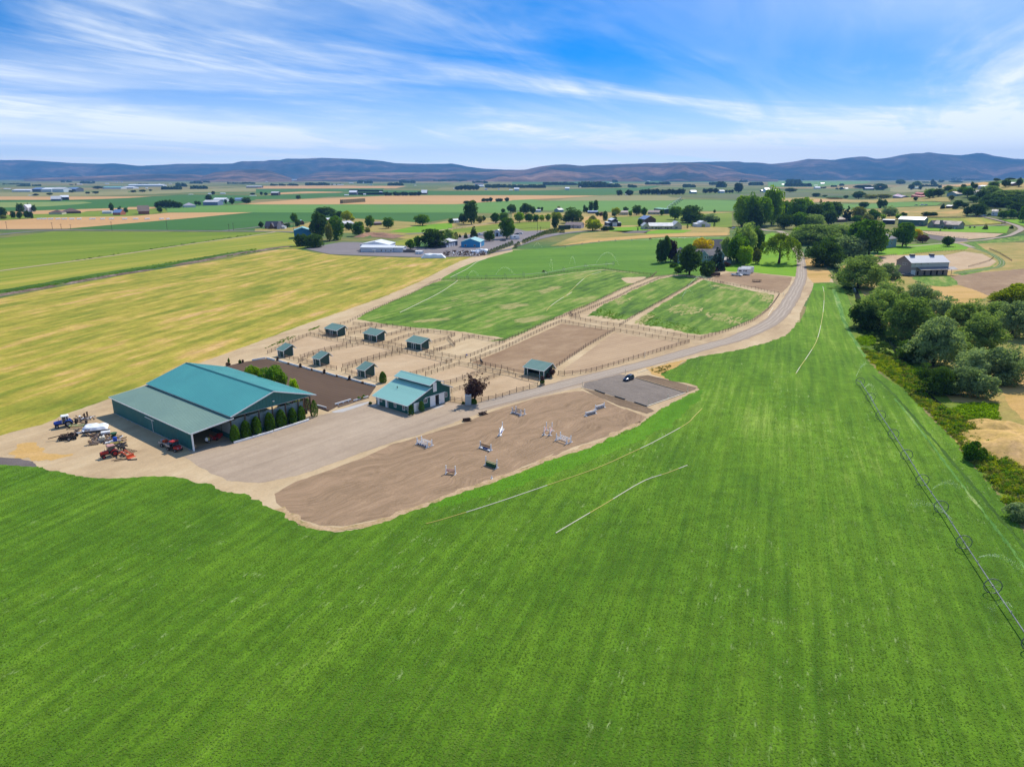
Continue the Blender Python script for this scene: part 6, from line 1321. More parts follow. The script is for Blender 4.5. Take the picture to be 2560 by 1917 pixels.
def farm_plants():
    gp='clipped evergreens in front of the riding barn'
    for (x, yb, yt, w), lab in zip(((780,1002,830,92),(894,968,786,100),(1008,932,744,98),(1140,894,704,100),(1258,855,672,100),(1378,820,655,88),(1467,790,635,72),(1600,748,575,66)),
                                   ('first clipped evergreen beside the open lean-to of the riding barn','second clipped evergreen from the lean-to along the barn curtain','third clipped evergreen from the lean-to along the barn curtain','fourth clipped evergreen from the lean-to, middle of the barn curtain','fifth clipped evergreen from the lean-to along the barn curtain','sixth clipped evergreen from the lean-to along the barn curtain','seventh clipped evergreen at the end of the barn curtain','ragged evergreen beyond the cross braced barn corner')):
        T('thuja','thuja', lab, 'F', x, yb, yt, w, gp)
    T('thuja','thuja','dark evergreen standing inside the cross braced barn corner','F',1530,672,560,60)
    T('thuja','thuja','narrow evergreen behind the seventh one at the barn corner','F',1466,640,560,40)
    T('thuja','thuja','clipped evergreen left of the stable garage door','G',928,978,835,80,'clipped evergreens at the stable gable')
    T('thuja','thuja','clipped evergreen between the stable garage door and its window','G',1072,928,785,78,'clipped evergreens at the stable gable')
    T('thuja','thuja','double clipped evergreen behind the far corner of the stable roof','G',538,530,378,95)
    T('bush','mid','broad bright green tree just behind the barn roof','F',1050,420,235,230, base=g(*bl(39.5,27)))
    T('bush','lime','yellow green tree behind the far end of the barn roof','F',850,360,235,170, base=g(*bl(39.5,38)))
    T('bush','lime','small bright tree behind the barn roof near its front corner','F',1328,470,362,100, base=g(*bl(39,15)))
    T('plume','plum','big dark plum tree over the white cabinet beside the stable','G',1800,812,415,370)
    T('thuja','thuja','dark clipped bush under the plum tree','G',1790,822,750,90)
    T('bush','thuja','low green bush left of the white cabinet','G',1650,825,790,45)
    T('plume','plum','plum shrub at the corner of the open fronted shed','I',515,672,575,80)
    T('bush','plum','low plum bush at the foot of the open fronted shed','I',475,680,640,40)
    # along the dressage arena
    for x, yb, yt, w, mt, lab in ((712,192,142,20,'thuja','thin dark sapling at the far corner of the dressage arena'),(697,226,190,26,'brown','russet bush beside the thin sapling'),(720,220,192,20,'brown','smaller russet bush beside the thin sapling'),(828,200,160,28,'thuja','round green bush at the far short side of the dressage arena'),(858,192,160,22,'brown','russet bush beside the round green one at the arena end')):
        T('bush', mt, lab, 'F', x, yb, yt, w)
    for x, yb, yt, w, mt, lab in ((1452,870,820,46,'mid','green bush beside the arena planks near the stable'),(1548,832,785,50,'mid','green bush nearest the stable at the arena planks'),(1505,862,828,60,'olive','olive bush between the two green bushes by the stable')):
        T('bush', mt, lab, 'R8', x, yb, yt, w)
    T('bush','dark','small dark shrub at the stable sign','G',365,832,795,40)
    # homestead round the blue house
    T('pine','fir','dark pine at the left end of the homestead grove','S5',70,598,250,150); T('tall','dark','slim dark tree behind the left pine of the homestead','S5',150,590,212,120)
    T('round','plum','dark purple tree between the left pine and the blue house','S5',225,575,270,190); T('bush','olive','olive bush in front of the purple tree','S5',325,592,480,130); T('hedge','thuja','dark clipped hedge before the olive bush','S5',275,668,596,120)
    T('tall','dark','tall dark round conifer in front of the blue house','S5',515,782,350,350); T('bush','mid','low ragged bush at the foot of the dark round conifer','S5',350,745,650,130)
    T('bush','dark','broad dark tree right of the round conifer at the fence','S5',775,800,560,200); T('spruce','blue','blue spruce column before the blue house wing','S5',930,712,340,220)
    T('bush','brown','pinkish bush at the foot of the blue spruce','S5',900,730,655,70); T('bush','brown','russet round bush under the porch roof','S5',1075,655,582,110)
    T('round','yellow','golden tree between the two roofs of the blue house','S5',695,560,245,300)
    T('poplar','willow','tall grey green poplar clump behind the homestead','S5',1340,560,60,320); T('poplar','dark','dark tall poplar right of the grey green clump','S5',1520,520,80,210); T('willow','willow','grey green tree left of the poplar clump above the dark roof','S5',1080,520,190,170)
    T('tall','mid','big deep green tree in the middle of the homestead','S5',1240,610,190,320); T('tall','lime','bright green maple behind the horse trailers','S5',1355,635,340,240); T('tall','olive','grey olive sapling right of the bright maple','S5',1530,612,410,130)
    T('weep','weep','single weeping willow on the bright lawn by the farm road','S5',1885,608,190,520, nq=9000)
    T('thuja','dark','dark juniper column at the road bend','S5',2075,262,130,70); T('bush','dark','dark bush right of the juniper column','S5',2150,290,195,110)
    # creek willows: the big wood to the right
    W=[('grey',1310,850,350,470,'willow with a bare forked trunk in the creek wood'),('willow',1060,575,130,480,'tall willow with two lobes behind the creek'),('willow',780,470,70,400,'willow leaning over the field corner of the creek wood'),('dark',600,470,210,270,'dark low willow at the field edge shadow'),('willow',850,330,10,380,'back willow of the creek wood under the grey barn'),('grey',1180,260,20,300,'rounded willow below the orange dry slope'),
         ('grey',1400,400,170,240,'small grey willow in front of the dry slope'),('willow',1600,480,200,330,'mid green willow at the back of the wood'),('willow',1900,440,190,420,'wide willow crown at the back right of the wood'),('grey',2090,560,190,330,'silver willow nearest the yellow green trees'),('willow',1760,700,320,440,'large willow crown right of the bare forked trunk'),('grey',1980,1010,640,420,'silver willow overhanging the dry paddock'),
         ('grey',1720,980,660,360,'silver willow in the middle front of the wood'),('grey',1560,1130,840,330,'low silver willow at the water side'),('dark',1350,1120,830,330,'dark green willow at the front corner of the wood'),('grey',1760,1160,900,290,'front silver willow before the dry paddock'),('dark',1130,800,590,280,'dark willow bush beneath the forked trunk'),('willow',1520,760,520,240,'inner willow behind the forked trunk')]
    for mt, x, yb, yt, w, lab in W: T('willow', mt, lab, 'N', x, yb, yt, w, 'willows along the creek')
    T('bush','yg','yellow green tree mass at the right edge above the wood','N',2150,230,40,260); T('bush','yg','smaller yellow green tree left of the bigger one','N',1990,215,120,200)
    # creek willows: the middle group and the grove up to the road
    W=[('willow','dark',375,690,440,300,'dark tree with a bare trunk throwing shade on the road verge'),('willow','willow',690,890,575,420,'big round willow left of the grey horse barn'),('willow','grey',940,800,650,190,'grey willow half covering the grey barn'),('willow','grey',600,600,400,260,'silver willow behind the round one'),('willow','willow',300,480,290,420,'wide pale willow at the top of the creek line'),('willow','lime',190,430,320,200,'light green tree at the road end of the creek line'),
         ('tall','mid',780,590,280,260,'deep green tree left of the two storey house'),('tall','mid',690,500,275,200,'bright topped tree between willow and house tree'),('tall','dark',860,560,380,130,'dark tree at the corner of the two storey house'),('willow','willow',520,420,290,300,'rounded willow at the back of the creek line'),('thuja','dark',212,610,500,56,'dark slim evergreen by the white road post'),('willow','dark',450,570,400,200,'shaded willow under the silver one')]
    for kd, mt, x, yb, yt, w, lab in W: T(kd, mt, lab, 'M', x, yb, yt, w)
    T('tall','mid','shapely green tree on the lawn of the two storey house','M',1090,502,295,180); T('round','yellow','golden bush tree right of the shapely lawn tree','M',1215,450,350,80); T('round','brown','dark red round tree beside the golden one','M',1275,470,400,90); T('round','dark','round dark tree at the drive fork','M',1508,500,412,100)
    # the grove behind the road
    Q=[('tall','lime',60,1260,640,330,'Q7'),('tall','mid',250,1200,850,300,'Q7'),('tall','mid',480,1220,830,300,'Q7'),('tall','lime',640,1150,810,220,'Q7'),('tall','dark',770,1220,900,300,'Q7'),('spruce','olive',888,1100,800,130,'Q7'),('tall','mid',990,1180,880,240,'Q7'),('tall','dark',1150,1130,880,230,'Q7'),('spruce','fir',1350,1200,920,170,'Q7'),('round','olive',1540,1160,960,240,'Q7'),('round','mid',1790,1220,1010,230,'Q7'),('round','dark',280,1330,1090,290,'Q7'),('round','mid',530,1330,1065,250,'Q7'),('round','willow',780,1330,1090,330,'Q7'),('round','dark',1040,1260,1010,260,'Q7'),('round','mid',1530,1230,1110,210,'Q7'),('round','olive',1700,1250,1080,160,'Q7')]
    labs=['tallest light green tree at the left end of the road grove','mid green tree second from the left in the road grove','mid green tree behind the grey gable of the grove','light topped tree at the back of the road grove','dark tree in the heart of the road grove','pointed olive conifer rising above the grove','mid green tree right of the pointed olive conifer','dark rounded tree at the back right of the grove','pointed dark spruce beside the buried brown roof','olive tree right of the pointed dark spruce','bushy tree at the right end of the road grove','dark round tree at the road side of the grove','round tree with a light cap at the road side','wide grey green tree at the road side of the grove','dark tree left of the buried brown roof','low tree in front of the olive one','olive shrubby tree above the golden two storey house tree']
    for (kd, mt, x, yb, yt, w, z), lab in zip(Q, labs): T(kd, mt, lab, z, x, yb, yt, w, 'trees of the grove behind the farm road')
    for mt, x, yb, yt, w, lab in (('lime',1760,1290,790,320,'bright tall tree at the left of the big roadside group'),('mid',1900,1300,755,300,'highest tree of the big roadside group'),('lime',2080,1290,780,330,'broad bright tree at the right of the big roadside group'),('dark',2000,1310,960,260,'dark tree in the shade of the big roadside group'),('dark',1740,1280,980,180,'dark lower tree at the left foot of the roadside group')):
        T('tall', mt, lab, 'Q6', x, yb, yt, w, 'big roadside trees')

def valley_plants():
    for kd, mt, z, x, yb, yt, w, lab in (
        # by the hay field and the shops
        ('poplar','dark','Q3',1090,1490,1075,270,'tall open poplar in front of the blue barn'),('poplar','mid','Q3',1390,1520,1150,250,'tall poplar with a bare lower trunk'),('poplar','olive','Q3',1270,1545,1270,120,'thin olive poplar between the two tall ones'),('bush','dark','Q3',790,1625,1410,210,'round grey green bush before the blue barn'),('bush','dark','Q3',1010,1650,1415,270,'round dark bush nearest the hay field corner'),
        ('tall','mid','Q3',660,1215,1065,120,'dark square crowned tree behind the farmhouse road'),('round','dark','Q3',1190,1110,960,320,'wide dark willow mound beyond the poplars'),('round','dark','Q3',1330,1130,1050,120,'low end of the wide dark willow mound'),('round','dark','Q3',1450,1140,1030,120,'small dark tree left of the yellow tree'),('round','yg','Q3',1570,1190,1030,180,'bright yellow green tree among the poplars'),('round','yg','Q3',1660,1185,1120,90,'low yellow green bush beside the bright yellow tree'),
        ('tall','dark','Q3',1600,1350,1225,130,'small conical tree before the pale grey house'),('tall','mid','Q3',1770,1450,1220,210,'leafy tree right of the pale grey house'),('round','olive','Q3',1925,1410,1310,90,'small grey olive bush at the lane end'),('tall','mid','Q3',1965,1300,1110,160,'round topped tree before the green crop'),('round','dark','Q3',90,1310,1210,80,'small round tree left of the farmhouse'),('round','dark','Q3',545,1305,1230,110,'dark shrub tree right of the farmhouse'),('tall','dark','Q3',720,1290,1170,100,'dark tree by the dark shed with white roof'),('spruce','fir','Q3',1190,1250,1130,90,'dark fir behind the tall poplars'),
        ('round','mid','Q4',80,1320,1140,180,'round green tree beside the brown cattle shed'),('round','mid','Q4',665,1270,1095,260,'rounded green tree alone on the crop edge'),('tall','dark','Q4',1510,1250,870,230,'tallest dark tree in the middle of the valley'),('round','dark','Q4',1375,1240,1070,150,'dark shoulder tree left of the tallest one'),('round','olive','Q4',1650,1230,1110,110,'grey olive shoulder right of the tallest tree'),('round','dark','Q4',1720,1195,1110,70,'small dark tree right of the tallest one'),('round','dark','Q4',1155,1235,1150,90,'dark round bush left of the white cottage'),('round','dark','Q4',1430,905,848,130,'low dark tree on the wheat edge behind the tallest tree'),
        ('round','mid','Q4',1920,1230,1065,150,'left one of two round trees on a short trunk'),('round','mid','Q4',2070,1220,1055,150,'right one of two round trees on a short trunk'),('round','dark','Q4',2055,1055,980,70,'little dark tree before the light green crop'),('round','dark','Q4',2185,1050,915,120,'dark round tree at the end of the light green crop'),
        ('willow','dark','Q4',860,1640,1320,480,'huge dark round tree left of the slate garage'),('tall','mid','Q4',580,1650,1460,110,'slim lit tree at the left of the huge dark tree'),('round','mid','Q4',460,1680,1525,160,'bushy lit tree behind the white cabinet'),('willow','willow','Q4',1100,1520,1330,200,'grey green right shoulder of the huge dark tree'),
        ('thuja','dark','Q4',1240,1510,1380,80,'left dark cone between the garage and the blue shop'),('spruce','fir','Q4',1310,1480,1410,50,'small dark cone in the middle behind the garage'),('spruce','fir','Q4',1410,1490,1385,70,'right dark cone behind the blue shop'),('spruce','fir','Q4',1550,1470,1270,130,'ragged fir above the blue shop roof'),('tall','dark','Q4',1820,1540,1370,200,'dark bush tree right of the blue shop'),('tall','mid','Q4',2120,1500,1160,270,'large green tree over the parked cars'),
        ('round','dark','Q5',20,1060,915,110,'left dark tree by the mobile home'),('tall','dark','Q5',240,1070,900,180,'big dark tree beside the mobile home'),('round','dark','Q5',360,1070,945,90,'dark tree touching the mobile home'),('poplar','dark','Q5',150,1050,965,40,'narrow dark tree left of the big one by the mobile home'),('round','dark','Q5',465,1000,955,60,'small dark tree behind the mobile home'),('round','dark','Q5',518,1020,955,45,'smallest dark tree right of the mobile home'),
        ('round','lime','Q5',130,1220,1055,170,'first light green tree of the orchard row'),('round','mid','Q5',290,1210,1075,150,'second tree of the orchard row'),('round','mid','Q5',410,1205,1085,110,'third tree of the orchard row'),('round','lime','Q5',515,1195,1090,90,'fourth light tree of the orchard row'),('round','lime','Q5',620,1190,1080,110,'fifth light tree of the orchard row'),('round','yg','Q5',760,1180,1045,170,'yellow green tree before the big spreading tree'),
        ('willow','dark','Q5',1040,1230,970,350,'big spreading dark tree above the mauve roof'),('poplar','dark','Q5',745,1330,1130,110,'leaning narrow tree left of the dark green container'),('round','olive','Q5',805,1030,940,60,'small bare looking tree behind the pale green shed'),('poplar','dark','Q5',1245,1045,935,45,'left slim poplar by the shiny roof'),('poplar','dark','Q5',1285,1050,965,55,'short poplar by the shiny roof'),('poplar','dark','Q5',1358,1030,870,80,'tall twin poplar on the left behind the shiny roof'),('poplar','dark','Q5',1440,1030,860,90,'tall twin poplar on the right behind the shiny roof'),('round','dark','Q5',1475,1110,1040,70,'dark bush right of the shiny roof'),('round','brown','Q5',1540,1110,1045,70,'brownish bush right of the shiny roof'),('poplar','dark','Q5',1605,1190,1045,80,'slim dark tree beside the dry patch'),('round','olive','Q5',1390,1230,1110,120,'leafless grey shrub on the dry patch'),
        ('round','yg','Q5',1390,1360,1170,260,'wide yellow green tree right of the mauve roofed house'),('bush','dark','Q5',1600,1360,1285,120,'dark bushes in front of the black barn'),('bush','dark','Q5',1700,1350,1290,110,'right dark bush in front of the black barn'),('round','yg','Q5',1790,1095,965,150,'yellow green tree left of the cream house'),('round','dark','Q5',1760,1110,1045,80,'dark bush under the yellow green tree'),('round','dark','Q5',1960,1035,955,90,'dark tree behind the cream house'),('round','dark','Q5',2145,1090,930,160,'dark round tree right of the cream house'),('round','mid','Q5',2040,1110,1020,60,'small light tree at the end of the cream house'),('round','dark','Q5',1775,1180,1120,70,'dark bush in the meadow above the black barn'),
        ('poplar','dark','Q6',-5,1290,1160,70,'dark tree left of the cream ranch house'),('thuja','dark','Q5',2170,1360,1300,26,'tiny cypress by the gravel bed'),('round','mid','Q6',70,1110,970,110,'light tree left of the tan house'),('round','mid','Q6',375,1095,990,70,'small tree before the green roofed hay barn'),('round','mid','Q6',600,1170,960,220,'mid green tree left of the great dark dome'),('willow','dark','Q6',870,1225,910,380,'great dark dome shaped tree in front of the crop'),('willow','grey','Q6',1180,1210,1060,300,'grey green low tree right of the great dome'),('bush','dark','Q6',1300,1210,1110,130,'dark bush at the end of the grey green low tree'),('round','dark','Q6',1285,1055,1000,44,'dark dot tree on the crop edge'),
        ('thuja','dark','Q6',817,1320,1245,30,'first tiny cypress by the white barn'),('thuja','dark','Q6',893,1285,1200,36,'second tiny cypress by the white barn'),('thuja','dark','Q6',1280,1290,1215,36,'tiny cypress right of the white barn'),('thuja','dark','Q6',645,1325,1255,40,'cypress in front of the ranch house gable'),
        # left side
        ('round','dark','Q1',50,1150,970,150,'dark round tree at the left border of the valley'),('spruce','dark','Q1',320,1030,870,70,'left tall spruce before the white farm house'),('round','dark','Q1',365,1050,900,110,'dark tree between the spruces and the farm house'),('spruce','dark','Q1',495,1020,870,60,'middle tall spruce at the farm house'),('spruce','dark','Q1',535,1020,885,60,'right tall spruce at the farm house'),('round','dark','Q1',592,1035,920,70,'dark round tree right of the spruces'),('tall','dark','Q1',232,1140,1030,90,'left dark tree in front of the farm house'),('tall','dark','Q1',345,1150,1040,90,'second dark tree in front of the farm house'),('tall','dark','Q1',480,1150,1020,110,'third dark tree in front of the farm house'),('tall','dark','Q1',545,1150,1040,70,'fourth dark tree in front of the farm house'),('bush','olive','Q1',60,1155,1090,90,'light bush under the left border tree'),
        ('poplar','dark','Q1',1930,1030,890,70,'dark poplar behind the blue roofed barn'),('spruce','dark','Q1',2075,1040,930,100,'dark spruce behind the blue roofed barn'),('tall','dark','Q1',2175,1050,970,70,'dark tree right of the blue roofed barn'),('tall','dark','Q2',555,1050,940,80,'dark cone in front of the windbreak'),('tall','dark','Q2',1400,850,745,110,'dark tree behind the white dairy roof'),('round','dark','Q2',1175,920,850,60,'left small tree before the dairy barn'),('round','dark','Q2',1230,920,855,55,'right small tree before the dairy barn'),('round','dark','Q2',1690,905,815,40,'dark tree at the gable of the white dairy barn'),('round','dark','Q2',1795,905,800,90,'round dark tree right of the dairy barns'),('round','dark','Q2',2040,890,790,150,'dark tree cluster by the blue roofed shed'),('round','far','Q2',1470,740,680,60,'tree between two far dark roofs'),('round','far','Q2',2150,745,710,80,'dark tree over a white roof in the fields'),('round','dark','Q3',735,815,750,85,'lone round tree at the wheat edge'),('round','far','Q3',95,750,690,45,'left small tree by the far dark barn'),('round','far','Q3',172,752,705,60,'right small tree by the far dark barn'),
        ('round','far','Q1',1230,702,660,80,'dark round bush before the packing halls'),('round','far','Q1',860,745,708,90,'lone bush in the olive field'),('round','far','Q1',620,755,722,90,'bush beside the pale sheds of the olive field'),('round','far','Q1',1515,722,690,70,'left bush of a pair in the far field'),('round','far','Q1',1655,720,680,100,'right bush of a pair in the far field'),('round','far','Q1',1690,640,595,170,'dark grove left of the turquoise greenhouse'),('round','far','Q2',100,700,662,90,'first bush on the long field line'),('round','far','Q2',255,692,652,100,'second bush on the long field line'),('round','far','Q2',390,676,648,55,'third bush on the long field line'),
        # east side
        ('round','dark','Q7',830,775,712,140,'dark mound tree on the grey green pasture'),('round','dark','Q7',380,698,628,190,'round far bush right of the long white roof'),('round','dark','Q7',975,775,745,90,'flat far bush right of the dark mound'),('hedge','olive','Q7',1150,812,778,240,'low olive hedge in the far meadow'),('round','dark','Q7',1340,805,750,80,'bush at the end of the low olive hedge'),('round','dark','Q7',1560,815,690,190,'dark tree group above the far meadow'),('round','olive','Q7',1750,810,740,220,'olive thicket right of the dark tree group'),('round','olive','Q7',2000,805,735,240,'second olive thicket towards the red barn'),('hedge','dark','Q7',1925,658,538,200,'clipped square dark grove on the plain'),('round','far','Q7',1650,640,575,300,'far tree belt left of the square grove'),('round','dark','Q7',1640,970,870,160,'round tree on the bright strip'),('poplar','dark','Q7',1920,980,830,90,'left one of two slim far poplars'),('poplar','dark','Q7',2005,970,835,80,'right one of two slim far poplars'),('willow','grey','Q7',2080,1110,940,280,'grey willow behind the open hay shed'),('round','lime','Q7',1985,1170,1085,85,'small light green tree behind the open hay shed'),('bush','dark','Q8',130,1110,1040,100,'dark bush right of the grey willow'),('round','lime','Q8',45,1170,1075,110,'light green tree behind the green shop'),('bush','dark','Q8',580,1108,1035,220,'long dark mound bush in the meadow'),
        ('round','mid','Q8',580,800,640,190,'big pale green tree right of the red barn'),('round','dark','Q8',725,780,645,170,'big dark tree beside the pale green one'),('round','dark','Q8',336,845,780,70,'single round tree on the slope meadow'),('hedge','dark','Q8',75,555,468,135,'square dark clump on the ridge foot'),('round','dark','Q8',262,655,560,100,'dark tree left of the teal roofed house'),('round','mid','Q8',355,600,512,130,'domed tree above the teal roofed house'),('round','dark','Q8',418,652,585,60,'small dark tree right of the teal roofed house'),('tall','dark','Q8',620,575,480,60,'upright dark tree on the ridge'),('round','dark','Q8',665,580,515,50,'second dark tree on the ridge'),('round','dark','Q8',775,530,485,90,'low dark tree on the far ridge'),('hedge','dark','Q8',1030,530,490,190,'dark belt on the ridge by the white dot'),('hedge','dark','Q8',510,535,510,110,'thin dark belt on the ridge'),('round','dark','Q8',755,625,570,60,'dark bush on the slope lane'),
        ('round','dark','Q8',1165,610,560,80,'dark crown left of the white hillside barn'),('tall','dark','Q8',1310,610,525,50,'narrow dark crown over the hillside barn'),('round','dark','Q8',1355,640,550,90,'dark tree at the white hillside barn'),('round','mid','Q8',900,690,590,140,'mid green tree above the pale blue house'),('round','yg','Q8',985,730,650,140,'yellow green tree above the pale blue house'),('round','mid','Q8',1130,740,610,160,'leafy tree between the hillside houses'),('round','mid','Q8',1230,780,630,180,'leafy tree left of the tan roofed house'),('round','olive','Q8',960,830,755,90,'pale shrub before the pale blue house'),('round','dark','Q8',1440,840,670,160,'dark tree right of the tan roofed house'),('round','dark','Q8',1330,870,770,160,'dark tree below the tan roofed house'),
        ('willow','willow','Q8',1640,760,570,300,'tall grey green crown on the hillside wood'),('round','dark','Q8',1680,640,520,160,'dark crown at the top of the hillside wood'),('round','dark','Q8',1890,610,485,130,'dark tree left of the hill top house'),('round','dark','Q8',2120,600,460,90,'dark spire tree at the right hill top'),('hedge','dark','Q8',1740,500,448,90,'dark tuft on the skyline ridge'),('hedge','dark','Q8',1970,480,445,130,'dark belt on the skyline at the right'),('willow','willow','Q8',1850,800,650,420,'big feathery grey green tree of the hillside wood'),('willow','willow','Q8',2100,820,650,380,'feathery tree at the right of the hillside wood'),('willow','dark','Q8',1600,930,720,330,'dark mass in the middle of the hillside wood'),('willow','dark','Q8',1820,940,770,380,'dark lower tree of the hillside wood'),('willow','dark','Q8',2100,930,770,360,'dark lower right tree of the hillside wood'),
        ('willow','dark','Q8',1400,1100,865,300,'large dark tree at the start of the bending drive'),('round','dark','Q8',1225,1100,960,140,'round dark tree left of the large dark one'),('round','dark','Q8',1580,970,830,180,'dark tree behind the large dark one'),('round','dark','Q8',1070,970,845,150,'dark tree beside the white roofed shelter'),('spruce','fir','Q8',1018,990,900,80,'dark spruce right of the white roofed shelter'),('spruce','fir','Q8',805,985,885,80,'dark spruce left of the white roofed shelter'),('round','dark','Q8',1180,970,880,120,'dark shrub tree above the meadow lane'),
        ('willow','dark','Q8',2080,1010,860,280,'spreading dark tree above the little white house'),('round','olive','Q8',1730,1040,975,130,'olive shrub above the little white house'),('round','mid','Q8',1845,1160,1025,170,'left parkland tree on the bend lawn'),('round','mid','Q8',1980,1160,1005,160,'right parkland tree on the bend lawn'),('tall','mid','Q8',2180,1215,960,150,'big lawn tree at the right border'),('bush','dark','Q8',1610,1100,1055,60,'dark bush at the door of the little white house'),('round','dark','Q8',2110,1160,1040,90,'dark tree by the pale pole on the bend lawn'),
        ('spruce','fir','Q8',1145,1270,1225,40,'small fir in the dry meadow'),('spruce','fir','Q8',1272,1318,1275,44,'left small fir beside the house lane'),('spruce','fir','Q8',1350,1320,1278,38,'right small fir beside the house lane'),('spruce','olive','Q8',1538,1338,1235,80,'grey pine sapling on the house lawn'),('tall','dark','Q8',1980,1365,1275,60,'dark young tree at the drive edge'),('spruce','blue','Q8',758,1385,1325,40,'small blue spruce before the grey house'),('bush','dark','Q8',840,1340,1290,50,'left round bush at the grey house wall'),('bush','dark','Q8',920,1345,1295,50,'right round bush at the grey house wall')):
        T(kd, mt, lab, z, x, yb, yt, w, 'trees scattered over the valley')
    # the hedge row of dark thujas along the gravel drive
    h=[(60,1660),(110,1620),(205,1580),(250,1560),(295,1540),(345,1520),(390,1505),(440,1480),(480,1462),(525,1446),(565,1432),(605,1422),(650,1412),(695,1402),(740,1394),(785,1386)]
    names='first second third fourth fifth sixth seventh eighth ninth tenth eleventh twelfth thirteenth fourteenth fifteenth sixteenth'.split()
    for (x, y), nm in zip(h, names): T('thuja','dark','%s dark thuja of the row along the gravel drive, counted from the hay field' % nm, 'Q5', x, y, y - 78,66,'dark thujas along the gravel drive', nq=700)
    T('thuja','dark','dark thuja pair at the end of the drive row','Q5',865,1402,1322,90)
    for i, nm in enumerate(names[:9]): T('thuja','dark','%s low thuja beside the rubbish heap, counted from the wheel line end' % nm, 'B',2010+i*25,922 - i*10,880 - i*10,30,'low thujas beside the rubbish heap', nq=700)
    # the windbreak of dark conifers
    for i, nm in enumerate(names[:8]): T('tall','dark','%s dark tree of the windbreak by the lilac roof, from the left' % nm, 'Q2',510+i*55,968,900 - 62*math.sin(.5+i*.33),95,'windbreak beside the lilac roofed house', nq=700)
    # rows of far trees that still read one by one
    for z, xs, yb, h_, w_, wh in (('Q4',(40,100,200,250,330,380,470,540,600),758,62,95,'tree row by the steep white barn'),('Q6',(30,90,150,220,290,380,430,500,560,620,680,740),738,92,90,'dark wood east of the valley road'),('Q6',(1120,1210,1300),712,85,100,'three round far trees by the white long roof'),('Q6',(1490,1545,1590),710,62,50,'far conifer row by the pale grey shed'),('Q5',(1850,2040,2010),752,96,105,'round trees by the olive field'),('Q4',(1270,1330,1400,1470,1540,1600),660,80,95,'blue dark far wood'),('Q4',(1720,1780,1840,1960,2010,2120),862,66,75,'hedge clumps on the wheat edge')):
        for i, x in enumerate(xs): T('round','far','%s of the %s, from the left' % (names[i]+' tree', wh), z, x, yb, yb - h_*random.uniform(.8,1.1), w_, wh, nq=700)
    T('round','far','single tall far tree right of the conifer row','Q6',1690,705,545,150)

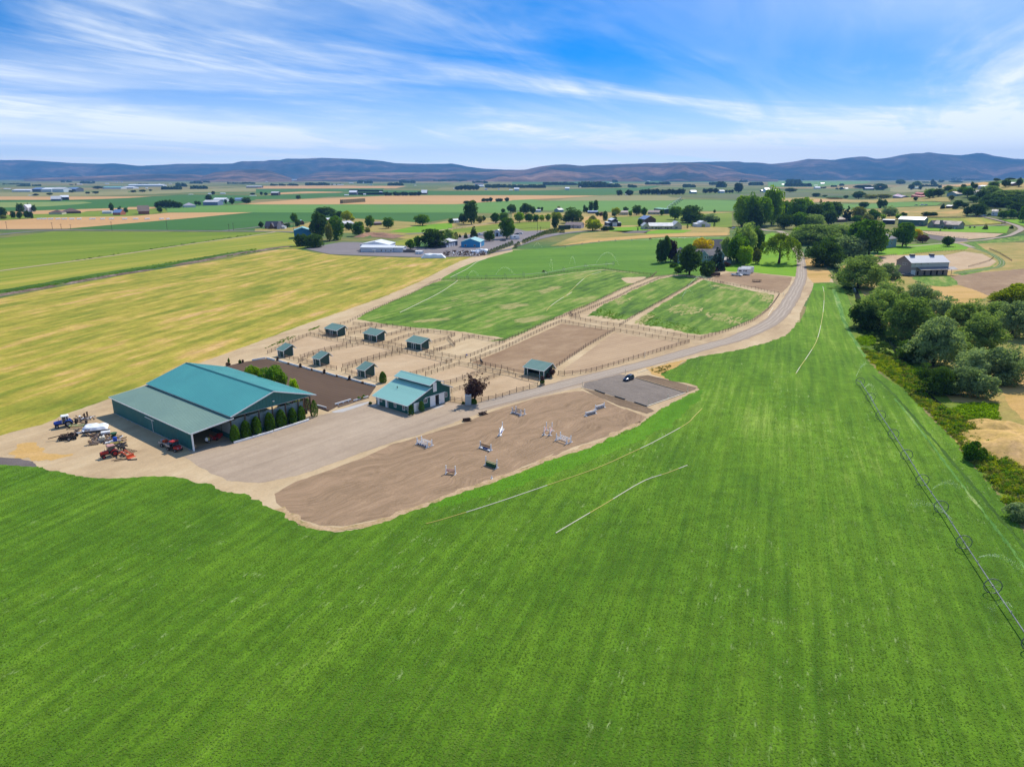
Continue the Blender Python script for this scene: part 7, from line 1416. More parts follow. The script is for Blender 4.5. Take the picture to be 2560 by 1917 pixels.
def far_woods():
    r=np.random.default_rng(9); V=[]
    belts=[('Q1',60,520,560,18,60),('Q1',300,700,590,26,40),('Q1',1060,1250,520,30,16),('Q1',1400,1620,545,36,24),('Q1',2040,2208,495,26,14),('Q1',1200,1330,572,18,12),('Q2',0,420,490,36,34),('Q2',500,760,480,26,20),('Q2',880,960,460,30,8),('Q2',1080,1260,545,36,16),('Q2',1290,1450,530,26,10),('Q2',800,1000,600,56,14),('Q2',600,900,650,50,24),('Q2',1080,1360,638,52,22),('Q2',1500,2208,468,18,50),('Q2',1700,2180,552,28,26),('Q2',150,350,570,26,16),('Q3',50,520,490,42,44),('Q3',250,720,582,32,44),('Q3',830,1240,575,40,40),('Q3',1240,1520,570,22,20),('Q3',1760,2010,540,44,22),('Q3',950,1350,468,18,16),('Q3',1470,1720,460,22,12),('Q4',90,330,580,46,24),('Q4',260,520,535,42,22),('Q4',860,1440,508,28,50),('Q4',1540,1780,540,34,24),('Q4',1770,2200,618,52,34),('Q4',1060,1110,384,22,5),('Q5',0,570,622,50,50),('Q5',570,1170,572,44,56),('Q5',1180,1620,612,84,44),('Q5',1620,1860,612,56,20),('Q5',2020,2140,614,40,12),('Q5',340,530,440,60,26),('Q5',700,880,405,34,18),('Q5',1390,1480,405,50,10),('Q5',1520,1620,410,20,10),('Q5',1740,1820,522,36,10),('Q5',1560,1800,440,20,20),('Q5',1900,2040,430,40,14),('Q6',90,520,565,40,40),('Q6',680,760,505,26,8),('Q6',760,960,612,46,16),('Q6',1190,1340,568,38,14),('Q6',1390,1420,612,90,5),('Q6',1720,1840,525,36,12),('Q6',1890,2100,575,46,18),('Q6',1600,1660,450,110,12),('Q6',1090,1170,425,18,8),('Q6',800,1000,500,24,14),('Q7',0,160,482,56,14),('Q7',310,720,596,50,34),('Q7',370,540,560,70,16),('Q7',600,760,490,20,8),('Q7',1090,1180,606,26,8),('Q7',1240,1320,584,36,6),('Q7',1180,1300,648,34,10),('Q7',900,1010,628,28,8),('Q7',260,340,410,50,8),('Q7',500,1280,432,26,40),('Q7',1850,2000,440,18,12),('Q8',0,220,410,30,24),('Q8',300,760,444,26,30),('Q8',970,1130,490,36,12),('Q8',1580,1700,450,26,10),('Q8',1200,1500,494,26,20),('Q8',430,720,600,34,24)]
    base=crown_mesh('far',77,70); co=np.empty(len(base.vertices)*3, np.float32); base.vertices.foreach_get('co', co); co=co.reshape(-1,3)
    for z, x0, x1, y, h_, n in belts:
        for i in range(n):
            x=r.uniform(x0, x1); p=g(z, x, y+r.normal()*2.0); s=mpp(p); H=h_/6.9*s*r.uniform(.5,1.1); Wd=max(H*r.uniform(.9,1.6),(x1 - x0)/6.9*s/n*1.5)
            Wd=min(Wd, H*2.2); V.append(co*np.array([Wd, Wd, H], np.float32)+np.array([p.x, p.y, p.z - .3], np.float32))
    bpy.data.meshes.remove(base)
    o=link('distant_woodland', quads_mesh('distant_woodland', np.concatenate(V),4,[ML['far']])); tag(o, 'far tree belts and scattered crowns across the valley floor', None, None, 'stuff')
    # farmsteads that are only specks
    m=MB(); rr=random.Random(4)
    for z, x, y, w_, h_ in [('Q1',110,645,100,14),('Q1',1370,566,80,14),('Q1',1840,555,60,12),('Q1',2010,527,30,10),('Q1',2095,528,36,12),('Q1',1905,494,20,8),('Q1',2180,490,24,10),('Q1',1020,622,26,12),('Q1',500,755,30,8),('Q1',560,755,40,8),('Q2',900,462,34,10),('Q2',1620,468,34,8),('Q2',1750,462,20,8),('Q2',540,560,24,12),('Q2',730,555,40,12),('Q2',320,635,34,18),('Q2',1080,738,70,8),('Q2',1410,735,60,22),('Q2',1630,728,80,20),('Q2',2150,760,100,10),('Q3',60,612,60,14),('Q3',180,520,30,10),('Q3',30,490,40,10),('Q3',1010,575,30,14),('Q3',1310,572,110,14),('Q3',1450,572,100,12),('Q3',1200,575,24,10),('Q3',1640,545,70,12),('Q3',1870,540,110,16),('Q3',1980,572,44,12),('Q3',1560,755,70,20),('Q3',1870,745,40,24),('Q3',2150,700,50,18),('Q3',1120,470,50,8),('Q4',300,580,30,14),('Q4',540,585,30,10),('Q4',960,500,24,8),('Q4',1090,396,70,6),('Q4',700,668,70,8),('Q4',1290,640,26,14),('Q4',1230,645,60,20),('Q4',1760,655,50,20),('Q4',1980,655,22,20),('Q4',2190,668,60,18),('Q4',450,730,90,18),('Q5',20,605,40,14),('Q5',1180,615,24,12),('Q5',1710,540,50,14),('Q5',960,655,60,14),('Q5',1980,742,40,20),('Q5',720,565,20,14),('Q6',660,490,44,14),('Q6',470,508,80,10),('Q6',1350,494,50,10),('Q6',1655,494,60,12),('Q6',2190,455,30,14),('Q6',150,508,50,8),('Q6',270,565,20,10),('Q6',340,565,20,10),('Q6',1250,560,40,14),('Q6',820,605,24,16),('Q6',570,730,60,10),('Q6',1500,380,50,8),('Q7',945,554,64,18),('Q7',830,582,60,8),('Q7',270,570,60,14),('Q7',480,535,30,10),('Q7',1280,640,60,20),('Q7',1360,640,50,16),('Q7',2095,390,40,10),('Q7',1980,436,50,8),('Q7',970,432,30,14),('Q8',270,490,66,14),('Q8',505,415,26,12),('Q8',745,424,24,10),('Q8',1135,515,24,14),('Q8',500,445,20,14)]:
        p=g(z, x, y); s=mpp(p)/6.9; W_, H_=w_*s/2, h_*s; D_=max(8, min(W_, 20)); m.m=0
        m.box(p.x - W_, p.y, p.z - .5, p.x+W_, p.y+D_, p.z+H_*.55); m.m=rr.choice([1,1,1,2])
        m.add([(p.x - W_ - .5, p.y - .6, p.z+H_*.55),(p.x+W_+.5, p.y - .6, p.z+H_*.55),(p.x+W_+.5, p.y+D_+.6, p.z+H_*.55),(p.x - W_ - .5, p.y+D_+.6, p.z+H_*.55),(p.x - W_ - .5, p.y+D_/2, p.z+H_),(p.x+W_+.5, p.y+D_/2, p.z+H_)],[(0,1,5,4),(2,3,4,5),(0,4,3),(1,2,5),(0,3,2,1)])
    o=m.build('distant_farmsteads',[M_wwhite, M_rwhite, M_rblue]); tag(o, 'specks of white and blue roofed farmsteads across the far valley', None, None, 'stuff')

# --- undergrowth, weeds, crop tufts
def inside(P, x, y):
    n=len(P); c=np.zeros(len(x), bool); j=n - 1
    for i in range(n):
        xi, yi, xj, yj=P[i][0], P[i][1], P[j][0], P[j][1]
        c ^= ((yi > y) != (yj > y)) & (x < (xj - xi)*(y - yi)/(yj - yi+1e-12)+xi); j=i
    return c
def scatter(P, n, r):
    P=np.array(P); lo, hi=P.min(0), P.max(0); out=np.empty((0,2))
    while len(out) < n:
        q=r.uniform(lo, hi, (n*3,2)); out=np.concatenate([out, q[inside(P, q[:, 0], q[:, 1])]])
    return out[:n]
def thicket(name, label, pts, n, mat, w0, w1, h0, h1, nq=110, seed=1, ls=.16):
    r=np.random.default_rng(seed); P=[g(*p).xy for p in pts]; C=scatter(P, n, r); V=[]
    for x, y in C:
        W_, H_=r.uniform(w0, w1), r.uniform(h0, h1); d=r.normal(size=(nq, 3)); d[:, 2]=np.abs(d[:, 2]); d /= np.linalg.norm(d, axis=1)[:, None]
        c=d*np.array([W_/2, W_/2, H_])*r.uniform(.5,1,(nq, 1))+np.array([x, y, 0])
        nr=d+r.normal(size=(nq, 3))*.5; nr /= np.linalg.norm(nr, axis=1)[:, None]; u=np.cross(nr, r.normal(size=(nq, 3))); u /= np.linalg.norm(u, axis=1)[:, None]; v=np.cross(nr, u)
        s=ls*r.uniform(.5,1.4,(nq, 1))*(.6+.25*W_); q=np.empty((nq, 4,3)); q[:, 0]=c - u*s; q[:, 1]=c - v*s*.7; q[:, 2]=c+u*s; q[:, 3]=c+v*s*.7; V.append(q.reshape(-1,3))
    o=link(name, quads_mesh(name, np.concatenate(V).astype(np.float32),4,[ML[mat]])); return tag(o, label, None, None, 'stuff')
def undergrowth():
    band=[('O',320,40),('O',430,160),('O',560,290),('O',650,355),('O',860,565),('O',970,680),('O',1110,805),('O',1175,920),('O',1340,1100),('O',1490,1280),('O',1640,1480),('O',1800,1500),('O',1700,1100),('O',1560,960),('O',1400,800),('O',1300,640),('O',1060,560),('O',900,480),('O',820,400),('O',800,260),('O',640,150),('O',480,90)]
    thicket('creek_reeds','yellow green reeds and weeds between the field and the creek', band, 620,'yg',1.0,3.0,.4,1.2,90,1)
    thicket('creek_scrub','olive scrub along the creek bank', band, 520,'olive',1.0,3.2,.4,1.3,90,2)
    thicket('creek_scrub','green scrub along the creek bank', band, 420,'mid',1.0,3.4,.5,1.6,90,3)
    thicket('creek_reeds','bright lime reeds beside the tree shadow',[('N',560,575),('N',720,570),('N',750,640),('N',610,655)],60,'lime',1.2,3,.6,1.5,90,4)
    thicket('creek_reeds','bright lime weeds on the slope to the creek',[('N',660,765),('N',900,785),('N',1010,860),('N',960,940),('N',800,900)],110,'yg',1.2,3,.5,1.2,90,5)
    thicket('creek_reeds','lime weeds below the dark willow corner',[('N',1060,865),('N',1200,885),('N',1190,960),('N',1080,930)],60,'lime',1.2,3,.6,1.4,90,6)
    thicket('creek_reeds','bright weeds between the wood and the dry mound',[('N',1440,1290),('N',1700,1220),('N',1940,1220),('N',1960,1380),('O',1180,640),('O',1060,600)],150,'lime',1.2,3,.5,1.3,90,7)
    thicket('creek_scrub','dark brush in the shade along the creek bed',[('N',480,490),('N',760,440),('N',900,580),('N',1120,780),('N',1200,990),('N',1280,1200),('N',1150,1160),('N',1000,900),('N',760,700),('N',640,560)],170,'dark',1.4,3.4,.5,1.4,110,8)
    thicket('creek_scrub','dark brush along the upper creek bed',[('M',440,700),('M',500,690),('M',600,860),('M',660,1000),('M',590,950),('M',520,860)],90,'dark',1.4,3.6,.6,1.8,90,9)
    T('bush','mid','round leafy bush on the bank beside the dry mound','O',1240,960,810,150); T('bush','grey','silvery bush at the right border on the field bank','O',1600,1450,1320,170)
    thicket('lane_weeds','weeds along the hay field lane by the first paddock',[('J',190,580),('J',420,460),('J',560,440),('J',330,540)],60,'mid',.6,1.4,.15,.4,40,10,.12)
    thicket('lane_weeds','weeds beside the lane at the long sheds',[('J',640,385),('J',800,330),('J',760,360),('J',660,388)],40,'mid',.6,1.4,.15,.4,40,11,.12)
    thicket('verge_weeds','weeds on the verge beside the parking gravel',[('I',1400,600),('I',1620,560),('I',1560,640),('I',1500,640)],60,'olive',.6,1.4,.15,.4,40,12,.12)
    thicket('ditch_weeds','rank weeds on the ditch bank across the hay fields',[('A',-300,1280),('A',330,1180),('A',1100,1050),('A',2000,905),('A',2212,870),('A',2212,900),('A',1100,1075),('A',330,1210),('A',-300,1310)],700,'mid',1.2,3.0,.4,1.0,30,13,.2)
    thicket('ditch_weeds','dark tufts along the track between the hay fields',[('A',600,975),('A',1300,872),('A',2212,738),('A',2212,748),('A',1300,884),('A',600,985)],110,'dark',1.4,3.4,.4,.9,30,14,.2)
    thicket('pasture_clumps','coarse clumps at the bare foot of the small pasture',[('L',270,840),('L',380,770),('L',600,840),('L',560,890),('L',400,870)],200,'mid',.5,1.5,.1,.3,24,15,.14)
    thicket('pasture_clumps','coarse clumps at the bare foot of the sprinkled pasture',[('L',700,920),('L',840,820),('L',1000,900),('L',1300,960),('L',1290,1020),('L',1000,970)],260,'mid',.5,1.5,.1,.3,24,16,.14)
def tufts():
    r=np.random.default_rng(3); n=130000
    d=58+190*r.uniform(0,1, n) ** 1.5; a=r.uniform(-.78,.78, n); x, y=d*np.sin(a), d*np.cos(a)
    P=np.array([g(*p).xy for p in [('E',-900,1300),('E',0,1260),('E',1060,1405),('F',330,1440),('F',900,1580),('W',600,1118),('W',690,1160),('W',800,1150),('H',600,1035),('H',1300,785),('H',1900,575),('I',1600,940),('I',1880,790),('I',1800,725),('I',1740,570),('I',2150,470),('M',200,1130),('M',440,850),('N',440,480),('N',600,760),('N',1200,1320),('O',1100,840),('O',1480,1310),('w',118,44),('w',100,10),('w',-220,10)]])
    cr, sr_=.347,.938; v=-sr_*x+cr*y; u=cr*x+sr_*y; v=np.where(r.uniform(size=n) < .6, np.round(v/.62)*.62+r.normal(size=n)*.09, v); x, y=cr*u - sr_*v, sr_*u+cr*v
    k=inside(P, x, y); x, y=x[k], y[k]; n=len(x)
    hh=r.uniform(.015,.05, n); m=3; V=np.empty((n, m, 3,3), np.float32)
    for j in range(m):
        t=r.uniform(0,6.283, n); w_=r.uniform(.05,.11, n); ln=r.uniform(.08,.24, n); c, s=np.cos(t), np.sin(t)
        V[:, j, 0]=np.stack([x - s*w_, y+c*w_, .055+hh],1); V[:, j, 1]=np.stack([x+s*w_, y - c*w_, .055+hh],1); V[:, j, 2]=np.stack([x+c*ln, y+s*ln, .058+hh*r.uniform(.2,2.2, n)],1)
    o=link('crop_tufts', quads_mesh('crop_tufts', V.reshape(-1,3),3,[leaf('alfalfa_leaves', sr(82,126,32), sr(146,178,78),.5, nscale=.05)])); tag(o, 'leafy tufts of the green crop in the foreground field', None, None, 'stuff')
farm_plants(); valley_plants(); far_woods(); undergrowth(); tufts()

# --- vehicles and machines
M_tyre_=paint('tyre_rubber',(.022,.021,.02),.9,.15)
M_blk=paint('black_plastic',(.03,.03,.032),.6,.1); M_steel=paint('bare_steel',(.33,.33,.34),.5,.12, metal=.3); M_rust=paint('rusty_steel', sr(92,70,56),.9,.25,2)
M_red=paint('red_paint', sr(190,50,44),.4,.08); M_orange=paint('orange_paint', sr(208,84,40),.45,.08); M_bluep=paint('blue_paint', sr(36,86,196),.4,.08); M_cabw=paint('white_cab_paint',(.8,.8,.79),.4,.04)
M_navy=paint('dark_blue_car_paint', sr(28,36,62),.18,.03, spec=.8); M_wcar=paint('white_car_paint',(.8,.8,.8),.25,.03); M_gcar=paint('grey_car_paint', sr(90,96,104),.25,.03); M_lite=paint('headlight_glass',(.85,.87,.9),.08,.02, spec=.9)
M_yel=paint('yellow_paint', sr(206,190,84),.6,.06); M_pvc=paint('white_pipe', sr(236,224,196),.5,.05); M_alu=paint('aluminium_pipe', sr(130,134,136),.4,.08, metal=.4); M_tarp=paint('white_tarp',(.74,.77,.82),.6,.06,.5)
M_pal=paint('pallet_wood', sr(182,152,118),.85,.16,2); M_dred=paint('flower_box_wood', sr(74,50,40),.85,.15); M_vio=paint('blue_panel', sr(92,104,160),.6,.2,3); M_pink=paint('faded_pink_paint', sr(206,152,144),.6,.1); M_dgrn=paint('dark_green_panel', sr(36,92,58),.7,.08); M_navyh=paint('dark_horse_coat', sr(44,36,36),.55,.15)
def put_wheel(t, c, r, w, rim=None, axis='y', name='wheel'):
    o=MB().wheel(c, r, w, 18, axis).build(name, M_tyre_, t); m=MB(); c=Vector(c); a=Vector((0, w*.3,0)) if axis == 'y' else Vector((w*.3,0,0)); m.tube([c - a, c+a], r*.56,14); m.tube([c - a*1.25, c+a*1.25], r*.16,8); m.build('rim', rim or M_steel, o); return o
def ring(x, zs, hw, ry=.0):
    b, s, tp=zs; return [(x, -hw*.9, b),(x, hw*.9, b),(x, hw, (b+s)/2),(x, hw*.97, s),(x, hw*.86, tp),(x, -hw*.86, tp),(x, -hw*.97, s),(x, -hw, (b+s)/2)]
def car(label, pos, rz, m, kind='suv', name=None, group=None, k=1.0):
    L={'suv': 4.7,'sedan': 4.5,'pickup': 5.7}[kind]; H={'suv': 1.72,'sedan': 1.45,'pickup': 1.9}[kind]; hw=.95; h=L/2; gb=.32; sh=H*.56
    t=thing(name or {'suv': 'parked_car','sedan': 'parked_car','pickup': 'pickup_truck'}[kind], label, 'truck' if kind == 'pickup' else 'car', pos, rz, group); t.scale=(k, k, k)
    b=MB().loft([ring(x, (gb+.06*(abs(x) > h - .2), zz*.82, zz), w_) for x, zz, w_ in ((-h, sh*.82, hw*.84),(-h+.18, sh*.98, hw*.95),(-h*.5, sh, hw),(h*.3, sh, hw),(h*.68, sh*.93, hw*.97),(h - .2, sh*.84, hw*.92),(h, sh*.66, hw*.78))]); b.build('body', m, t, True)
    x0, x1={'suv': (-h+.15, h*.38),'sedan': (-h+.6, h*.36),'pickup': (-h*.12, h*.50)}[kind]
    q=hw*.86; tp=hw*.68; r0, r1=x0+(.35 if kind != 'sedan' else .7), x1 - .75
    gl=MB().add([(x0,-q, sh - .02),(x1,-q, sh - .04),(x1, q, sh - .04),(x0, q, sh - .02),(r0,-tp, H - .05),(r1,-tp, H - .05),(r1, tp, H - .05),(r0, tp, H - .05)],[(0,3,2,1),(4,5,6,7),(0,1,5,4),(1,2,6,5),(2,3,7,6),(3,0,4,7)]); gl.build('window', M_glass, t)
    r=MB().add([(r0 - .06,-tp - .03, H - .06),(r1+.06,-tp - .03, H - .06),(r1+.06, tp+.03, H - .06),(r0 - .06, tp+.03, H - .06),(r0+.1,-tp*.85, H),(r1 - .1,-tp*.85, H),(r1 - .1, tp*.85, H),(r0+.1, tp*.85, H)],[(0,3,2,1),(4,5,6,7),(0,1,5,4),(1,2,6,5),(2,3,7,6),(3,0,4,7)])
    for s in (-1,1):
        for a, c in ((x0, r0),((x0+x1)/2 - .1,(r0+r1)/2),(x1, r1)): r.bar((a, s*q, sh),(c, s*tp, H - .04),.07)
    r.build('roof', m, t)
    if kind == 'pickup': c=MB(); c.box(-h+.12,-hw*.8, sh+.002, x0 - .08, hw*.8, sh+.03); c.build('truck_bed', M_blk, t)
    for s in (-1,1):
        for x in (-h*.6, h*.62): put_wheel(t, (x, s*(hw - .1),.36),.36,.24)
        f=MB(); f.box(h - .36, s*hw*.62 - .17, sh*.70, h - .10, s*hw*.62+.17, sh*.83); f.build('headlight', M_lite, t)
        mm=MB(); mm.box(x1 - .35, s*(hw+.02) - .1, sh, x1 - .2, s*(hw+.02)+.1, sh+.16); mm.build('mirror', m, t)
    return t
def face(p0, p1):
    d=p1 - p0; return math.atan2(d.y, d.x)
a, b=g('R5',1330,945), g('R5',960,1080); d=(b - a).normalized()
car('dark blue estate car parked on the gravel lot beside a white post',(a+b)/2+Vector((-d.y, d.x, 0))*-.85, face(a, b), M_navy)
a, b=g('R7',640,610), g('R7',900,630); t=car('pickup truck with white bed and dark cab parked before the white horse trailers',(a+b)/2+Vector((0,1.0,0)), face(a, b), M_wcar, 'pickup', k=1.35)
a, b=g('M',1085,775), g('M',1195,780); car('dark pickup truck parked at the white door of the grey horse barn',(a+b)/2, face(a, b), M_gcar, 'pickup', k=1.4)
for z, x, y, m, kd, lab in (('Q8',345,930, M_gcar, 'sedan','dark car left of two others in the slope meadow'),('Q8',440,926, M_wcar, 'suv','white van in the slope meadow between a dark and a blue car'),('Q8',515,926, M_bluep, 'sedan','blue car rightmost of three in the slope meadow'),('Q8',1505,1115, M_wcar, 'suv','white car parked by the little white house'),('Q5',85,1430, M_gcar, 'sedan','grey car beside a silver one on the grey shop yard'),('Q5',140,1420, M_wcar, 'sedan','silver car rightmost on the grey shop yard'),('Q4',1660,1445, M_wcar, 'pickup','white truck behind the bright blue shop'),('Q4',2055,1540, M_gcar, 'sedan','car in the tree shade on the shop yard'),('Q5',1640,1290, M_wcar, 'sedan','white car left of the black barn'),('Q6',1640,1325, M_wcar, 'pickup','white pickup on the drive below the big roadside trees')):
    car(lab, g(z, x, y),2.9, m, kd, group='cars parked about the valley', k=1.5)
def trailer(name, label, p0, p1, W, H, m, wins=(), nose=0.0):
    a, b=g(*p0), g(*p1); L=(b - a).length; t=thing(name, label, 'trailer', a, face(a, b)); c=.45
    q=MB().loft([[(x, y0, z0),(x, y1, z0),(x, y1, z1 - .12),(x, y1 - .15, z1),(x, y0+.15, z1),(x, y0, z1 - .12)] for x, y0, y1, z0, z1 in ((-nose, .3, W - .3, H*.5 if nose else c, H - .15),(0,0, W, c, H),(L, 0, W, c, H),(L+.05,.05, W - .05, c+.05, H - .05))]); q.build('body', m, t)
    for x0, x1 in wins: window(t, 'window','F', x0*L, x1*L, H*.58, H*.76,0, M_steel, sash=False)
    for x in (L*.52, L*.64):
        for y in (.1, W - .1): put_wheel(t, (x, y, .42),.42,.24)
    f=MB(); f.bar((L, W/2,.5),(L+1.3, W/2,.5),.12); f.cyl((L+1.2, W/2,0),.05,.6,8); f.build('drawbar', M_steel, t)
    for i in range(2): f=MB(); f.box(-.04 - nose, W*(.1+.42*i), H*.52 if nose else .5,-nose, W*(.48+.42*i), H - .3); f.build('door', m, t)
    return t
trailer('horse_trailer','white horse trailer with three dark windows nearest the pickup truck',('R7',790,585),('R7',1180,590),3.0,4.3, M_wcar, ((.06,.26),(.42,.5),(.58,.68)))
trailer('horse_trailer','middle white horse trailer hidden behind the windowed one',('R7',815,540),('R7',1195,545),2.6,4.1, M_wcar)
trailer('horse_trailer','rear white box trailer nearest the bright lawn',('R7',900,520),('R7',1275,525),2.6,4.4, M_wcar)
trailer('flat_trailer','pale camper trailer at the edge of the grey shop yard',('Q5',-10,1515),('Q5',130,1510),4,4.4, M_wcar, ((.3,.5),))
def tractor(label, p, rz, body, roof, rimc, k=1.0):
    t=thing('tractor', label, 'tractor', p, rz); t.scale=(k, k, k); P=lambda n, m, mt, s=False: m.build(n, mt, t, s)
    P('hood', MB().loft([[(x, -w_, z0),(x, w_, z0),(x, w_, z1 - .1),(x, w_*.7, z1),(x, -w_*.7, z1),(x, -w_, z1 - .1)] for x, w_, z0, z1 in ((.45,.42,.95,1.75),(1.6,.38,.95,1.66),(2.2,.34,.9,1.55),(2.3,.3,.95,1.45))]), body)
    m=MB(); m.box(2.3,-.27,.98,2.34,.27,1.42); P('grille', m, M_blk)
    m=MB(); m.box(-1.1,-.3,.6,2.0,.3,.98); m.box(-.9,-.75,.95,.5,.75,1.15); P('chassis', m, M_blk)
    m=MB()
    for x, y in ((.5,.7),(.5,-.7),(-.45,.72),(-.45,-.72),(-1.0,.68),(-1.0,-.68)): m.bar((x, y, 1.1),(x*.86, y*.93,2.75),.09)
    P('cab_frame', m, roof if body is M_bluep else M_blk)
    m=MB(); m.box(.44,-.62,1.55,.47,.62,2.7); m.box(-.95,-.6,1.6,-.92,.6,2.7); m.box(-.85,.66,1.5,.42,.68,2.7); m.box(-.85,-.68,1.5,.42,-.66,2.7); P('cab_glass', m, M_glass)
    m=MB(); m.box(-.75,-.25,1.15,-.25,.25,1.5); m.box(-.8,-.25,1.5,-.68,.25,2.05); P('seat', m, M_blk)
    P('cab_roof', MB().loft([[(x, -w_, z) for x, w_ in ((-1.1,.8),(.65,.8))]+[(x, w_, z) for x, w_ in ((.65,.8),(-1.1,.8))] for z in (2.72,2.82)]+[[(-.95,-.68,2.95),(.5,-.68,2.95),(.5,.68,2.95),(-.95,.68,2.95)]]), roof)
    for s in (-1,1):
        put_wheel(t, (-.75, s*.95,.85),.85,.46, rimc, name='rear_wheel'); put_wheel(t, (1.75, s*.82,.45),.45,.28, rimc, name='front_wheel')
        m=MB(); 
        for i in range(6):
            a, b=R(20+i*25), R(45+i*25); m.bar((-.75+.95*math.cos(a), s*.92,.85+.95*math.sin(a)),(-.75+.95*math.cos(b), s*.92,.85+.95*math.sin(b)),.5,.04,(0,1,0) if 0 else (0,0,1))
        P('fender', m, body)
    m=MB(); m.bar((1.75,-.75,.5),(1.75,.75,.5),.14); P('front_axle', m, M_cabw if body is M_bluep else M_blk)
    m=MB(); m.cyl((1.2,.2,1.6),.04,.7,8); P('exhaust', m, M_blk); return t
a, b=g('R1',860,720), g('R1',250,820); tractor('blue tractor with white cab parked at the hay field edge',(a+b)/2+Vector((.3,.9,0)), face(a, b), M_bluep, M_cabw, M_steel, 1.08)
a, b=g('R2',990,1110), g('R2',660,1190); tractor('red tractor with pale red roof standing on the dirt yard',(a+b)/2+Vector((.3,.8,0)), face(a, b), M_red, M_pink, M_red, .98)
def utility():
    a, b=g('R3',380,520), g('R3',545,560); t=thing('utility_vehicle','red utility vehicle with windscreen beside the lean-to wall','vehicle',(a+b)/2+Vector((.2,.8,0)), face(a, b)); t.scale=(1.3,1.3,1.3); P=lambda n, m, mt: m.build(n, mt, t)
    P('hood', MB().loft([[(x, -w_, .55),(x, w_, .55),(x, w_, z),(x, -w_, z)] for x, w_, z in ((.45,.68,1.05),(1.1,.62,.98),(1.45,.5,.8))]), M_red)
    m=MB(); m.box(-1.5,-.65,.42,1.3,.65,.56); P('floor_pan', m, M_blk); m=MB(); m.box(-1.55,-.7,.8,-.5,.7,.86); m.box(-1.55,-.7,.86,-1.5,.7,1.15); m.box(-1.5,-.7,.86,-.5,-.66,1.15); m.box(-1.5,.66,.86,-.5,.7,1.15); P('cargo_bed', m, M_steel)
    m=MB()
    for x, y in ((.45,.62),(.45,-.62),(-.45,.62),(-.45,-.62)): m.bar((x, y, .56),(x*.8 - .02, y, 1.88),.06)
    P('roll_cage', m, M_blk); m=MB(); m.box(-.6,-.7,1.88,.5,.7,1.97); m.box(-.5,-.6,1.97,.4,.6,2.02); P('roof', m, M_red); m=MB(); m.box(.40,-.58,1.1,.43,.58,1.82); P('windscreen', m, M_glass); m=MB(); m.box(-.45,-.55,.56,.0,.55,.85); m.box(-.5,-.55,.85,-.4,.55,1.3); P('seat', m, M_blk)
    for s in (-1,1):
        for x in (-1.0,.95): put_wheel(t, (x, s*.68,.33),.33,.26)
        m=MB(); m.box(1.36, s*.4 - .1,.72,1.46, s*.4+.1,.82); P('headlight', m, M_lite)
    c=g('R3',210,420); t=thing('yard_cart','two wheeled cart with orange barrel hitched behind the red utility vehicle','cart', c+Vector((.3,.8,0)), face(a, b)); t.scale=(1.25,1.25,1.25)
    m=MB(); m.box(-1.3,-.7,.6,1.0,.7,.72); m.bar((1.0,0,.6),(2.0,0,.5),.1); m.box(-1.3,-.72,.72,1.0,-.68,1.0); m.box(-1.3,.68,.72,1.0,.72,1.0); m.build('cart_bed', M_steel, t)
    m=MB(); m.tube([(-.1,-.35,1.05),(-.1,.35,1.05)],[.4,.4],14); m.build('barrel', M_orange, t); m=MB(); m.box(-1.1,-.4,.72,-.6,.4,1.3); m.build('box', M_steel, t)
    for s in (-1,1): put_wheel(t, (-.2, s*.82,.4),.4,.24)
utility()
# things left about the dirt yard
def junk(name, label, cat, p, rz, parts, k=1.0):
    t=thing(name, label, cat, g(*p), rz); t.scale=(k, k, k)
    for n, m, mt in parts: m.build(n, mt, t)
    return t
def disc_gang(n, r, L):
    m=MB()
    for i in range(n): m.tube([(-L/2+L*i/(n - 1),-.02, r),(-L/2+L*i/(n - 1)+.03,.02, r)], r, 12)
    m.bar((-L/2,0, r),(L/2,0, r),.07); return m
def bars(*B, w=.1):
    m=MB()
    for a, b in B: m.bar(a, b, w)
    return m
def boxes(*B):
    m=MB()
    for q in B: m.box(*q)
    return m
t=junk('disc_harrow','dark disc harrow with two rows of discs on the dirt yard','harrow',('R1',800,1210), YARD - .5,[('frame', bars(((-1.4,-.8,.8),(1.4,-.8,.8)),((-1.4,.8,.8),(1.4,.8,.8)),((-1.2,-.8,.8),(-1.2,.8,.8)),((1.2,-.8,.8),(1.2,.8,.8)),((-1.2,0,.85),(-3.4,0,.5)),((0,-.8,.8),(0,.8,1.1)), w=.14), M_rust)],1.3)
for y in (-.8,.8): q=disc_gang(9,.36,2.8).build('disc_gang', M_blk, t); q.location=(0, y, 0); q.rotation_euler=(0,0,.12*y)
for s in (-1,1): put_wheel(t, (.4, s*1.6,.4),.4,.22)
junk('wheel_axle','old axle with two dark wheels beside the blue tractor','axle',('R1',1170,620),.2,[('beam', bars(((-1.6,0,.5),(1.6,0,.5)),((0,0,.5),(2.2,-1.2,.3)), w=.16), M_rust),('wheel', MB().wheel((-1.2,0,.55),.55,.4,16,'x'), M_tyre_),('wheel', MB().wheel((-.3,.3,.6),.6,.4,16,'x'), M_tyre_),('wheel', MB().wheel((2.0,-.4,.45),.45,.3,16,'x'), M_tyre_)],1.2)
for x, y, lab in ((1465,460,'rusty steel post left of its twin behind the tarpaulin'),(1570,395,'rusty steel post right of its twin behind the tarpaulin')): junk('steel_post', lab, 'post',('R1', x, y),0,[('shaft', boxes((-.16,-.16,0,.16,.16,1.9)), M_rust),('base_plate', boxes((-.3,-.3,0,.3,.3,.05)), M_rust)])
